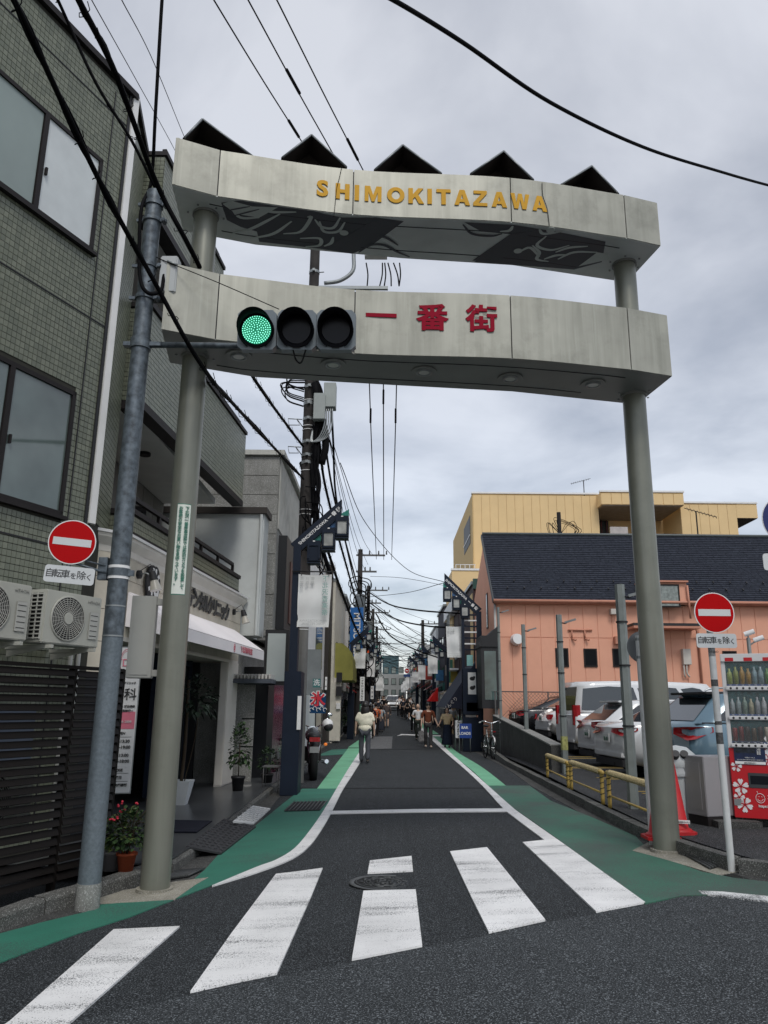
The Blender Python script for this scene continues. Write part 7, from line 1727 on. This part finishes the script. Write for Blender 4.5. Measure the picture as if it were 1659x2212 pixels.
for s_ in (-1,1): M.tube([(s_*.09,.72,.31),(s_*.09,.52,.95)],.022,6); M.tube([(s_*.06,-.72,.30),(s_*.12,-.45,.7)],.018,6); M.tube([(s_*.09,.5,.95),(s_*.22,.45,1.02),(s_*.36,.34,1.0)],.014,6); M.tube([(s_*.2,.1,.3),(s_*.25,-.5,.32),(s_*.24,-.85,.36)],.04,8); M.tube([(s_*.28,.45,1.02),(s_*.30,.45,1.16)],.007,4); M.ell((s_*.33,.45,1.2),.07,.015,.04,8,5)
M.build('frame_tubes',chrome,mc); MB().cyl((0,.62,.88),(0,.74,.87),.09,seg=16).build('headlamp',chrome,mc)
for s_ in (-1,1): MB().ell((s_*.22,-.66,.66),.035,.03,.03,8,6).build('indicator',mat('amber',(.7,.18,.02),.3,var=0,emit=(1,.25,.03),es=.3),mc)
MB().box(-.10,.10,-.95,-.90,.72,.80).build('rear_lamp',tail,mc); MB().box(-.09,.09,-.98,-.965,.52,.63).build('number_plate',mat('plate_dull',(.3,.3,.3),.6,var=.1),mc); M=MB(); M.ell((0,-.62,.48),.10,.34,.30,10,6); M.build('mudguard',blackm,mc)
mc.scale=(1.15,1.15,1.15); hp=Vector((-1.72+.33,18.5,1.17)); hm=thing('helmet','white open face motorcycle helmet hanging on the motorcycle handlebar','helmet',hp)
M=MB(); M.ell(hp,.13,.15,.13,14,9); M.build('shell',whitep,hm); MB().ell(hp+Vector((.02,-.05,-.05)),.115,.12,.10,12,8).build('lining',blackm,hm); 
# ================================================================== BICYCLE
bc=g(1052,1640); bi_=thing('bicycle','city bicycle with white grips and front basket leaning by the concrete wall','bicycle',(bc.x+.1,bc.y+.3,hz(bc.x,bc.y)),rz=R(6),world=False)
def bwheel(y): 
    r=.32; M=MB(); M.tube([(0,y+r*math.cos(a*math.pi/16),r+r*math.sin(a*math.pi/16)) for a in range(33)],.018,6,cap=False); o=M.build('tyre',tyre,bi_)
    M=MB()
    for a in range(16): M.tube([(0,y,r),(0,y+r*.97*math.cos(a*math.pi/8),r+r*.97*math.sin(a*math.pi/8))],.003,3)
    M.cyl((-.04,y,r),(.04,y,r),.025,seg=8); M.build('spokes',chrome,o)
bwheel(-.52); bwheel(.52)
M=MB(); 
for P in ([(0,-.52,.32),(0,-.40,.90)],[(0,-.40,.86),(0,.0,.45),(0,.28,.80)],[(0,.0,.32),(0,.30,.86)],[(0,.52,.32),(0,0,.32)],[(0,.52,.32),(0,.26,.72)],[(0,-.39,.9),(0,-.36,1.02)]): M.tube(spline(P,4),.017,6)
M.build('frame',steel,bi_); M=MB(); M.tube(spline([(-.30,-.22,1.04),(-.22,-.34,1.08),(0,-.37,1.02),(.22,-.34,1.08),(.30,-.22,1.04)],5),.013,6); M.build('handlebar',chrome,bi_)
M=MB(); 
for s_ in (-1,1): M.tube([(s_*.29,-.24,1.045),(s_*.31,-.14,1.03)],.02,8)
M.build('grips',whitep,bi_); M=MB(); M.ell((0,.32,.93),.10,.14,.04,10,6); M.build('saddle',blackm,bi_)
M=MB()
for z in (.62,.70,.78,.86): M.tube([(-.19,-.44,z),(.19,-.44,z),(.17,-.72,z),(-.17,-.72,z),(-.19,-.44,z)],.006,4)
for k in range(9): M.tube([(-.18+k*.045,-.72,.62),(-.18+k*.045,-.72,.86)],.004,3)
M.box(-.17,.17,-.72,-.44,.61,.62); M.build('basket',blackm,bi_); MB().box(-.04,.04,-.735,-.725,.78,.80).build('reflector',tail,bi_)
M=MB(); M.tube(spline([(0,-.80,.42),(0,-.72,.60),(0,-.52,.66)],4),.025,6); M.build('mudguard',whitep,bi_)
# ================================================================== PAVEMENT SIGNS AND SHOP CLUTTER
ps=g(1003,1596); a=gy(988,1560,29.0)
s1=thing('pavement_sign','blue board sign reading BAR LOADS on the pavement beside the laddered lamp','sign',(gy(1000,1590,28.6).x,28.6,0)); x_=gy(1001,1590,28.6).x
a=gy(992,1563,28.6); b=gy(1016,1595,28.6); MB().box(a.x,b.x+.05,28.6,28.64,b.z,a.z).build('board',mat('board_blue',(.01,.05,.26),.5),s1,bevel=.008); txt('BAR',.13,Vector(((a.x+b.x)/2,28.6,a.z-.14)),(1,0,0),Z,whitep,s1,off=.003); txt('LOADS',.13,Vector(((a.x+b.x)/2,28.6,a.z-.34)),(1,0,0),Z,whitep,s1,off=.003)
MB().tube([(a.x,28.62,.0),(a.x,28.62,a.z)],.015,6).build('leg',steel,s1); MB().tube([(b.x,28.62,.0),(b.x,28.62,a.z)],.015,6).build('leg',steel,s1)
a=gy(984,1556,30.4); b=gy(999,1600,30.4); s2=thing('pavement_sign','white a-frame pavement sign with black brush characters','sign',(a.x,30.4,0)); MB().slab([Vector((a.x,30.4,b.z+.1)),Vector((b.x,30.4,b.z+.1)),Vector((b.x,30.55,a.z)),Vector((a.x,30.55,a.z))],(0,.03,0)).build('board',whitep,s2); vtxt('とんかつ',.16,Vector(((a.x+b.x)/2,30.40,(a.z+b.z)/2+.08)),(1,0,0),Z,blk,s2,off=.004)
M=MB(); M.tube([(a.x,30.35,0),(a.x,30.55,a.z)],.015,4); M.tube([(b.x,30.35,0),(b.x,30.55,a.z)],.015,4); M.tube([(a.x,30.8,0),(a.x,30.58,a.z)],.015,4); M.build('legs',steel,s2)
def board(px0,py0,px1,py1,y,s_,label,m=whitep,tm=None,foot=None):
    a=gy(px0,py0,y); b=gy(px1,py1,y); t=thing('vertical_sign',label,'sign',(a.x,y,b.z)); MB().box(a.x,b.x,y,y+.08,b.z,a.z).build('panel',m,t); h=(a.z-b.z)
    vtxt(s_,min((b.x-a.x)*.62,h/len(s_)*.9),Vector(((a.x+b.x)/2,y,(a.z+b.z)/2)),(1,0,0),Z,tm or blk,t,pitch=h/len(s_)*.95,off=.003)
board(778,1462,787,1514,37.8,'ヘアサロンまつもと','white vertical sign with black characters on the second left lamp post')
board(777,1521,786,1546,37.9,'文具','green vertical sign with a white character above the plants',mat('sign_green',(.02,.12,.07),.5),whitep)
board(801,1482,807,1510,50,'喫茶店','narrow white vertical sign further up the left side')
board(702.5,1462,706,1490,33,'営業','small narrow white sign beside the white shop door')
a=gy(676,1466,23.9); b=gy(692,1485,23.9); ts=thing('hanging_shop_sign','small teal hanging shop sign with a white character above the blue flag','sign',(a.x,23.9,b.z)); MB().box(a.x,b.x,23.9,23.95,b.z,a.z).build('panel',mat('sign_teal',(.05,.20,.19),.5),ts); txt('洗',.2,Vector(((a.x+b.x)/2,23.9,(a.z+b.z)/2)),(1,0,0),Z,whitep,ts,off=.004)
# mats on the clinic terrace and ramp over the kerb
def matt(P,m,label,dz=.138,ribs=0,th=.012):
    q=[g(*p,.13) for p in P]; q=[Vector((v.x,v.y,hz(v.x,v.y)+dz)) for v in q]; t=thing('floor_mat',label,'mat',q[0]); MB().slab(q,(0,0,th)).build('sheet',m,t)
    if ribs:
        M=MB(); up=Vector((0,0,th+.001))
        for k in range(1,ribs):
            a=q[0].lerp(q[1],k/ribs)+up; b=q[3].lerp(q[2],k/ribs)+up; n=int((b-a).length/.07)
            for j in range(n): c=a.lerp(b,(j+.5)/n); d=((b-a).normalized()+Vector((-(b-a).y,(b-a).x,0)).normalized()*(1 if (j+k)%2 else -1)).normalized(); M.obox(c,d,Z.cross(d),Z,.022,.006,.004,0)
        M.build('tread',mat('rubber_worn',(.035,.035,.038),.6,var=0),t)
    return t
matt([(363,1800),(425,1800),(458,1776),(370,1774)],mat('navy_mat',(.012,.014,.024),.95,var=.1,grain=.3),'dark navy door mat on the clinic terrace')
# ramps: sloped from terrace edge to road
def ramp(P,m,label,ribs,cat='ramp'):
    z_in,z_out=.15,.03
    q=[g(p[0],p[1],.14 if k<2 else .03) for k,p in enumerate(P)]; t=thing('kerb_ramp',label,cat,q[0])
    MB().slab(q,(0,0,-.02)).build('sheet',m,t)
    M=MB(); up=Vector((0,0,.002))
    for k in range(1,ribs):
        a=q[0].lerp(q[1],k/ribs)+up; b=q[3].lerp(q[2],k/ribs)+up; n=max(3,int((b-a).length/.06))
        for j in range(n): c=a.lerp(b,(j+.5)/n); d=((b-a).normalized()+((q[1]-q[0]).normalized())*(1 if (j+k)%2 else -1)).normalized(); M.obox(c,d,Z.cross(d).normalized(),Z,.024,.007,.006,-.001)
    M.build('tread',mat('rubber_worn',(.05,.05,.055),.6,var=0) if m is rubber else mat('pale_tread',(.42,.42,.41),.7,var=0),t)
ramp([(402,1828),(484,1768),(553,1784),(478,1842)],rubber,'black rubber kerb ramp with a tread pattern in front of the clinic',14)
ramp([(503,1774),(546,1740),(584,1746),(548,1778)],mat('pale_ramp',(.60,.60,.59),.7,var=.08),'white plastic kerb ramp beside the black one',9)
# ================================================================== PLANTS
leafA=mat('leaf_green',(.045,.10,.025),.6,var=.3,vs=14); leafB=mat('leaf_dark',(.012,.030,.014),.6,var=.3,vs=14); leafC=mat('leaf_yellow_green',(.10,.14,.03),.6,var=.3,vs=14); stem=mat('stem_brown',(.06,.045,.03),.8,var=.2); flo=mat('flower_red',(.60,.03,.06),.6,var=.1); terra=mat('terracotta',(.36,.08,.035),.7,var=.12,dirt=.2)
def foliage(t,c,rx,rz,n,size,mats,droop=.3,name='foliage'):
    Ms=[MB() for _ in mats]; c=Vector(c)
    for k in range(n):
        th=random.uniform(0,6.283); ph=math.acos(random.uniform(-.5,1)); rr=random.uniform(.45,1)**.6
        p=c+Vector((rx*rr*math.sin(ph)*math.cos(th),rx*rr*math.sin(ph)*math.sin(th),rz*rr*math.cos(ph)))
        o=(p-c).normalized(); o=(o+Vector((random.uniform(-.6,.6),random.uniform(-.6,.6),random.uniform(-.5,.4)))).normalized(); s_=size*random.uniform(.6,1.2); sd=o.cross(Z)
        sd=sd.normalized() if sd.length>.1 else Vector((1,0,0)); up=o.cross(sd)
        M=random.choice(Ms); M.add([p,p+o*s_*.5+sd*s_*.38+up*.1*s_,p+o*s_-Z*s_*droop,p+o*s_*.5-sd*s_*.38+up*.1*s_],[(0,1,2),(0,2,3)])
    for M,m in zip(Ms,mats): M.build(name,m,t,kind='stuff')
def pot(t,c,r,h,m,name='pot'):
    MB().lathe(c,[(.001,0),(r*.72,0),(r*.96,h*.86),(r*1.08,h*.86),(r*1.08,h),(r*.9,h),(r*.88,h*.9),(.001,h*.88)],20).build(name,m,t)
q=g(238,1880,.13); q=Vector((q.x,q.y,hz(q.x,q.y)+.13)); t=thing('potted_plant','leafy plant in a grey pot, left of the terracotta pot','potted plant',q,'potted geraniums beside the left gate pillar'); pot(t,q,.095,.17,mat('grey_pot',(.16,.15,.15),.6,var=.1)); foliage(t,q+Z*.28,.17,.16,260,.065,(leafA,leafB,leafC))
q=g(271,1882,.13); q=Vector((q.x,q.y,hz(q.x,q.y)+.13)); t=thing('potted_plant','geranium with small red flowers in a terracotta pot beside the left gate pillar','potted plant',q,'potted geraniums beside the left gate pillar'); pot(t,q,.088,.16,terra); foliage(t,q+Z*.32,.19,.22,620,.055,(leafA,leafA,leafC,leafB))
for k in range(9):
    c=q+Vector((random.uniform(-.16,.10),random.uniform(-.15,.1),random.uniform(.40,.60))); M=MB()
    for _ in range(3): M.ell(c+Vector((random.uniform(-.01,.01),random.uniform(-.01,.01),random.uniform(-.01,.01))),.011,.011,.010,5,4)
    M.build('flower',flo,t)
M=MB()
for k in range(12): a=random.uniform(0,6.28); M.tube(spline([q+Z*.14,q+Vector((.08*math.cos(a),.08*math.sin(a),.4)),q+Vector((.16*math.cos(a),.14*math.sin(a),random.uniform(.42,.55)))],4),.005,4)
M.build('stems',stem,t)
# white tapered planter with a tall slim tree in the clinic entrance
q=g(388,1738,.13); q=Vector((q.x,q.y,hz(q.x,q.y)+.13)); t=thing('planter_tree','slim dark leaved tree in a white square tapered planter in the clinic entrance','potted plant',q)
a_,b_=.10,.17; h_=.36; MB().add([q+Vector((x*w_,y*w_,z)) for z,w_ in ((0,a_),(h_,b_)) for x,y in ((-1,-1),(1,-1),(1,1),(-1,1))]+[q+Vector((x*.145,y*.145,h_)) for x,y in ((-1,-1),(1,-1),(1,1),(-1,1))]+[q+Vector((x*.14,y*.14,h_-.04)) for x,y in ((-1,-1),(1,-1),(1,1),(-1,1))],[(0,1,5,4),(1,2,6,5),(2,3,7,6),(3,0,4,7),(3,2,1,0),(4,5,9,8),(5,6,10,9),(6,7,11,10),(7,4,8,11),(8,9,13,12),(9,10,14,13),(10,11,15,14),(11,8,12,15),(12,13,14,15)]).build('planter',mat('planter_white',(.62,.65,.66),.5,var=.04,dirt=.1),t)
M=MB(); M.tube(spline([q+Z*.3,q+Vector((.02,0,.9)),q+Vector((.0,.02,1.9))],5),.028,7); M.tube(spline([q+Vector((.04,0,.3)),q+Vector((.16,-.02,.9)),q+Vector((.2,0,1.3))],5),.008,5); M.build('trunk',stem,t); foliage(t,q+Vector((.12,.0,1.55)),.34,.42,230,.10,(leafB,),.6)
# slim bush in a black pot at the end of the terrace
def bush(px,py,dz,r,h,n,label,ms,pm=blackm,pr=.12,ph=.25,sz=.07,y=None):
    q=g(px,py,dz); q=Vector((q.x,q.y,hz(q.x,q.y)+dz)); t=thing('potted_plant',label,'potted plant',q); pot(t,q,pr,ph,pm); MB().tube([q+Z*ph*.8,q+Z*(ph+h*.6)],.01,5).build('stem',stem,t); foliage(t,q+Z*(ph+h*.45),r,h*.55,n,sz,ms); return t
bush(513,1712,.10,.20,.95,420,'tall feathery plant in a black pot by the far end of the clinic terrace',(leafB,leafA),pr=.12,ph=.28)
bush(576,1700,.05,.20,.5,260,'low shrub among stands in front of the magenta window',(leafB,leafA)); bush(592,1668,.05,.22,.7,300,'dark shrub right of the low shrub, against the magenta window',(leafB,leafB))
for k,(px,py,r,h,l) in enumerate(((713,1592,.35,.9,'bushy plant at the foot of the dark timber house'),(722,1592,.28,.5,'yellow green plant in a terracotta pot by the cream pier'),(742,1585,.5,1.6,'big dark shrub under the olive awning'),(752,1580,.45,1.5,'second dark shrub under the olive awning, nearer the road'),(730,1588,.35,1.3,'climbing plant beside the cream pier'))):
    bush(px,py,.02,r,h,520,l,(leafB,leafA,leafC) if k<2 else (leafB,leafB,leafA),pm=terra if k==1 else blackm,pr=.2,ph=.3,sz=.14)
# small stands and boxes in front of the magenta window
M=MB(); q=g(567,1712,.05)
for dx,dy in ((0,0),(.28,0),(.28,.3),(0,.3)): M.tube([(q.x+dx,q.y+dy,q.z),(q.x+dx,q.y+dy,q.z+.45)],.009,4)
M.box(q.x-.02,q.x+.3,q.y-.02,q.y+.32,q.z+.44,q.z+.46); single(M,'plant_stand',mat('pale_metal',(.12,.12,.12),.5),'small metal plant stand in front of the magenta window','stand')
q=g(596,1702,.02); M=MB(); M.cyl((q.x,q.y,q.z),(q.x,q.y,q.z+.02),.07,seg=12); M.cyl((q.x,q.y,q.z),(q.x,q.y,q.z+.62),.008,seg=6); M.cyl((q.x,q.y,q.z+.55),(q.x,q.y,q.z+.68),.045,.035,seg=12); single(M,'garden_lamp',mat('pale_metal',(.35,.36,.36)),'little white topped lamp stand beside the first left street lamp','lamp')
q=g(560,1716,.0); single(MB().box(q.x-.42,q.x-.02,q.y,q.y+.5,q.z,q.z+.12),'concrete_step',concm,'rough concrete step at the door past the clinic','step',bevel=.01)
MB_=MB()
# ================================================================== PEOPLE
def skin_mesh(V,E_,Rr,sub=1,root=0):
    me=bpy.data.meshes.new('s'); me.from_pydata([tuple(v) for v in V],E_,[]); o=bpy.data.objects.new('s',me); col.objects.link(o)
    md=o.modifiers.new('k','SKIN'); md.use_smooth_shade=True
    for i,r in enumerate(Rr):
        d=me.skin_vertices[0].data[i]; d.radius=(r,r) if not isinstance(r,tuple) else r; d.use_root=(i==root)
    s=o.modifiers.new('b','SUBSURF'); s.levels=sub; s.render_levels=sub
    bpy.context.view_layer.update(); out_=bpy.data.meshes.new_from_object(o.evaluated_get(bpy.context.evaluated_depsgraph_get())); bpy.data.objects.remove(o); bpy.data.meshes.remove(me); return out_
def cloth(n,c): return mat('cloth_'+n,c,.9,var=.12,vs=9,bump=.2,bs=30)
skinm=mat('skin',(.62,.42,.31),.55,var=.05); hairm=mat('hair_black',(.012,.010,.009),.45,var=.1); shoe=mat('shoe_dark',(.03,.03,.03),.6,var=0); shoel=mat('shoe_pale',(.45,.36,.30),.6,var=0)
def person(label,x,y,h,face,top,bottom,legs='trousers',step=.16,armL=None,armR=None,hair='short',sleeve=.5,wide=1.,shoes=shoe,detail=True,glasses=False,group='people walking in the shopping street',lean=0,shawl=None):
    """face: heading in radians, 0 = towards the camera (-y)"""
    z0=hz(x,y); t=thing('person',label,'person',(x,y,z0),group,rz=face,world=False); k=h/1.70
    # local frame: +x to the figure's left, -y forwards
    J={}; s=step
    J['pel']=(0,0,.92); J['sp']=(0,.01,1.08); J['ch']=(0,.0,1.30); J['nk']=(0,-.005,1.44); J['hb']=(0,-.02,1.51); J['hd']=(0,-.03,1.585)
    J['hipL']=(.09,0,.88); J['hipR']=(-.09,0,.88); J['knL']=(.095,-s*.55,.48); J['knR']=(-.095,s*.12,.48); J['anL']=(.09,-s*.9,.09); J['anR']=(-.09,s*1.0,.12); J['toL']=(.10,-s*.9-.15,.035); J['toR']=(-.10,s*.9-.11,.04)
    J['shL']=(.19,.0,1.38); J['shR']=(-.19,.0,1.38)
    for sd,q,arm in (('L',1,armL),('R',-1,armR)):
        if arm is None: arm=((.25*q,.02,1.12),(.27*q,-.06,.88),(.27*q,-.08,.79))
        J['el'+sd],J['wr'+sd],J['ha'+sd]=arm
    nm=list(J); V=[Vector(J[n]) for n in nm]; 
    for v in V:
        if v.z>.9: v.y-=lean*(v.z-.9)
    ix={n:i for i,n in enumerate(nm)}
    E_=[('pel','sp'),('sp','ch'),('ch','nk'),('nk','hb'),('hb','hd'),('pel','hipL'),('pel','hipR'),('hipL','knL'),('knL','anL'),('anL','toL'),('hipR','knR'),('knR','anR'),('anR','toR'),('ch','shL'),('shL','elL'),('elL','wrL'),('wrL','haL'),('ch','shR'),('shR','elR'),('elR','wrR'),('wrR','haR')]
    rad=dict(pel=(.12,.10),sp=(.11,.085),ch=(.125,.09),nk=.045,hb=.06,hd=.075,hipL=.085,hipR=.085,knL=.055,knR=.055,anL=.036,anR=.036,toL=.03,toR=.03,shL=.055,shR=.055,elL=.038,elR=.038,wrL=.026,wrR=.026,haL=.03,haR=.03)
    me=skin_mesh(V,[(ix[a],ix[b]) for a,b in E_],[rad[n] for n in nm],1,ix['pel']); me.materials.append(skinm); sc_=Matrix.Scale(k,4); me.transform(sc_)
    b=place(me,'body',t)
    P=lambda n:V[ix[n]]
    M=MB(); hc=P('hd')+Vector((0,-.0,.01)); M.ell(hc,.078,.095,.115,14,10); M.ell(hc+Vector((0,-.098,-.01)),.013,.018,.022,6,5); 
    for q in (-1,1): M.ell(hc+Vector((q*.079,.005,-.005)),.012,.02,.03,6,5)
    # fingers
    for sd,q in (('L',1),('R',-1)):
        w_=P('wr'+sd); hh=P('ha'+sd); d=(hh-w_).normalized(); sv=d.cross(Vector((q,0,.01))).normalized(); nn=d.cross(sv)
        if detail:
            for j,(o,l) in enumerate(((-.024,.06),(-.008,.07),(.008,.066),(.022,.052))): b0=hh+sv*o; M.tube([b0-d*.02,b0+d*l*.5,b0+d*l*.85-nn*.012*q],[.009,.008,.006],5)
            M.tube([w_+sv*-.02,w_+d*.03+sv*-.045,w_+d*.06+sv*-.05],[.010,.009,.007],5)
    M.xf(sc_).build('head',skinm,b)
    M=MB()
    for q in (-1,1): M.ell(hc+Vector((q*.03,-.088,.012)),.012,.008,.007,6,4)
    if glasses: 
        for q in (-1,1): M.ell(hc+Vector((q*.032,-.094,.012)),.028,.010,.020,8,5)
        M.box(hc.x-.075,hc.x+.075,hc.y-.098,hc.y-.092,hc.z+.012,hc.z+.02)
    M.ell(hc+Vector((0,-.087,-.055)),.02,.006,.005,6,4); M.xf(sc_).build('face_features',mat('face_dark',(.06,.02,.018),.5,var=0) if not glasses else blackm,b)
    # hair
    M=MB(); 
    if hair=='short': M.ell(hc+Vector((0,.012,.045)),.097,.118,.112,14,10)
    elif hair=='bob': M.ell(hc+Vector((0,.022,.018)),.098,.105,.118,14,8); M.ell(hc+Vector((0,.05,-.06)),.09,.07,.10,12,8)
    elif hair=='long': M.ell(hc+Vector((0,.02,.01)),.115,.12,.128,14,8); M.ell(hc+Vector((0,.06,-.16)),.135,.085,.22,12,8,)
    elif hair=='cap': M.ell(hc+Vector((0,.01,.045)),.09,.10,.085,14,8); M.ell(hc+Vector((0,-.09,.04)),.07,.07,.012,10,5)
    elif hair=='bald': M.ell(hc+Vector((0,.035,.0)),.083,.085,.07,14,8)
    for i,v in enumerate(M.v):
        if v.y<hc.y-.062 and v.z<hc.z+.03: M.v[i].y=hc.y-.06+random.uniform(-.004,.004)
    M.xf(sc_).build('hair',hairm,b)
    # top
    N2=['pel','sp','ch','nk','shL','elL','shR','elR']; rr=[(.135*wide,.11*wide),(.132*wide,.105*wide),(.14*wide,.108*wide),.062,.066,.056*wide,.066,.056*wide]
    vv=[P(n).copy() for n in N2]; vv[0]=vv[0]-Z*.03; vv[5]=P('shL').lerp(P('elL'),min(1,sleeve*1.9)); vv[7]=P('shR').lerp(P('elR'),min(1,sleeve*1.9)); ee=[(0,1),(1,2),(2,3),(2,4),(4,5),(2,6),(6,7)]
    if sleeve>.9: 
        vv+= [P('wrL').copy(),P('wrR').copy()]; rr+=[.04*wide,.04*wide]; ee+=[(5,8),(7,9)]
    me=skin_mesh(vv,ee,rr,1,0); me.materials.append(top); me.transform(sc_)
    for v in me.vertices: v.co+=v.normal*.006*math.sin(v.co.z*38+v.co.x*21)
    place(me,'top',t)
    if legs=='trousers':
        vv=[P('pel'),P('hipL'),P('knL'),P('anL')-Z*.03,P('hipR'),P('knR'),P('anR')-Z*.03]; me=skin_mesh(vv,[(0,1),(1,2),(2,3),(0,4),(4,5),(5,6)],[(.13*wide,.112),.10,.078,.066,.10,.078,.066],1,0); me.materials.append(bottom); me.transform(sc_)
        for v in me.vertices: v.co+=v.normal*.005*math.sin(v.co.z*30+v.co.y*21)
        place(me,'trousers',t)
    else:
        prof=[(.12,1.0),(.145,.92),(.165,.75),(.20,.45),(.235,.16),(.225,.14)] if legs=='skirt' else [(.12,1.0),(.15,.9),(.19,.62),(.18,.60)]
        M=MB(); seg=26; VV=[((r*(1+.07*math.sin(i*1.9+j*.4))*math.cos(2*math.pi*i/seg)),r*.82*(1+.07*math.sin(i*1.9+j*.4))*math.sin(2*math.pi*i/seg)-.02,z) for j,(r,z) in enumerate(prof) for i in range(seg)]
        M.add(VV,[(j*seg+i,(j+1)*seg+i,(j+1)*seg+(i+1)%seg,j*seg+(i+1)%seg) for j in range(len(prof)-1) for i in range(seg)],True); M.xf(sc_).build('skirt',bottom,t)
    for sd in 'LR':
        a=P('an'+sd); b_=P('to'+sd); M=MB(); M.ell((a.x,(a.y+b_.y)/2-.01,min(a.z,b_.z+.03)-.0),.048,.13,.042,10,6); M.xf(sc_).build('shoe',shoes,t)
    if shawl:
        M=MB(); M.ell((0,.02,1.20),.235,.135,.26,16,10); 
        for i,v in enumerate(M.v): M.v[i]=v+Vector((.03*math.sin(v.z*22),.02*math.sin(v.z*30+v.x*10),0))
        M.ell((0,.03,.98),.19,.135,.13,14,8); M.xf(sc_).build('draped_shawl',shawl,t)
    return t
def at(px,py): q=g(px,py); return q.x,q.y
PI=math.pi
x,y=at(787,1650); person('woman walking away in a draped cream shawl and charcoal trousers on the left white line',x,y,1.66,PI,cloth('cream',(.86,.82,.66)),cloth('charcoal',(.085,.09,.105)),step=.10,hair='long',wide=1.12,sleeve=.5,shawl=cloth('cream',(.62,.57,.42)))
x,y=at(925,1616); person('man in a rust brown short sleeved shirt holding hands with a woman',x,y,1.72,R(3),cloth('rust',(.19,.06,.032)),cloth('dark_grey',(.05,.048,.05)),step=.14,armL=((.27,.0,1.12),(.36,-.08,.90),(.42,-.10,.83)),shoes=shoel,glasses=True,wide=1.06)
x,y=at(966,1616); person('woman in a loose sand coloured top and long navy skirt, holding hands',x,y,1.55,R(-2),cloth('sand',(.58,.46,.28)),cloth('navy',(.015,.022,.04)),legs='skirt',step=.08,armR=((-.27,.0,1.16),(-.36,-.06,.98),(-.42,-.08,.92)),armL=((.27,.02,1.12),(.24,-.14,.98),(.20,-.20,.96)),hair='bob',glasses=True,wide=1.22,sleeve=.62)
bg_=thing('handbag','brown shoulder bag carried by the woman in the sand coloured top','bag',(x+.27,y-.05,.72)); M=MB(); M.box(x+.20,x+.30,y-.16,y+.12,.70,.95); M.build('pouch',mat('bag_brown',(.06,.03,.02),.6),bg_,bevel=.03); MB().tube(spline([(x+.25,y-.12,.95),(x+.22,y-.04,1.3),(x+.25,y+.08,.95)],5),.01,5).build('strap',mat('bag_brown',(.06,.03,.02)),bg_)
x,y=at(903,1600); person('man in a white t-shirt and dark trousers beside the man in rust brown',x,y,1.70,R(-12),cloth('white',(.82,.82,.83)),cloth('olive_black',(.03,.035,.03)),step=.14,armR=((-.26,.0,1.14),(-.18,-.2,1.08),(-.12,-.26,1.1)),hair='bald')
x,y=at(974,1592); person('young man in a white t-shirt and black cap behind the couple holding hands',x+.1,y,1.72,R(15),cloth('white',(.62,.62,.63)),cloth('dark_grey',(.05,.05,.05)),step=.1,hair='cap')
x,y=at(916,1594); person('person in dark clothes half hidden behind the man in rust brown',x+.25,y+1.0,1.70,R(5),cloth('slate',(.04,.045,.06)),cloth('black',(.012,.012,.014)),step=.12)
x,y=at(893,1582); person('man in black clothes walking towards the camera further up the right side',x,y,1.70,R(0),cloth('black',(.012,.012,.014)),cloth('black',(.012,.012,.014)),step=.15,detail=False)
x,y=at(811,1592); person('person in a bright orange shirt walking away on the left',x,y,1.72,PI,cloth('orange',(.62,.14,.05)),cloth('black',(.012,.012,.014)),step=.13,detail=False,wide=1.1)
x,y=at(823,1582); person('woman in a pale blue top and long slate skirt walking away in mid street',x,y,1.55,PI,cloth('pale_blue',(.36,.42,.48)),cloth('slate',(.05,.065,.09)),legs='skirt',step=.08,hair='bob',detail=False)
x,y=at(835,1572); person('person in a long grey brown coat walking away in mid street',x,y,1.68,PI,cloth('taupe',(.11,.09,.09)),cloth('taupe',(.09,.075,.075)),legs='short',step=.12,detail=False,wide=1.2,sleeve=1)
x,y=at(800,1598); person('person in navy clothes walking just in front of the woman in the cream shawl',x,y+1,1.66,PI,cloth('dark_navy',(.012,.015,.03)),cloth('black',(.012,.012,.014)),step=.12,hair='long',detail=False,wide=1.1)
for k,(px,py,c_,l) in enumerate(((880,1556,'black','person in black far up the right side, near the road edge'),(871,1553,'slate','person in slate clothes far up the street beside the white line'),(862,1548,'white','person in a white shirt among the farthest walkers'),(869,1546,'rust','person in rust red among the farthest walkers'),(884,1550,'white','second far walker in white, on the right path'),(817,1556,'slate','person in slate clothes far up the left side'),(805,1560,'pale_blue','person in pale blue by the narrow white signs'),(829,1550,'black','person in black just left of the white car'),(887,1545,'dark_navy','farthest walker in navy on the right'),(826,1546,'white','farthest walker in white on the left'))):
    x,y=at(px,py); person(l,x,y,1.62+.03*(k%4),0 if k%2 else PI,MC['cloth_'+c_],cloth('black',(.012,.012,.014)),step=.12,detail=False,hair='short' if k%3 else 'long')
# small dog / bag carried mid group: pale bag of the man in rust
x,y=at(910,1606); M=MB(); M.box(x-.12,x+.12,y-.1,y+.05,.05,.55); single(M,'shopping_trolley',mat('bag_grey',(.30,.30,.30),.7,var=.3,vs=12),'small pale wheeled bag between the two men on the right','bag',bevel=.04)
print('objects',len(bpy.data.objects),'tris',sum(sum(len(p.vertices)-2 for p in o.data.polygons) for o in bpy.data.objects if o.type=='MESH'))
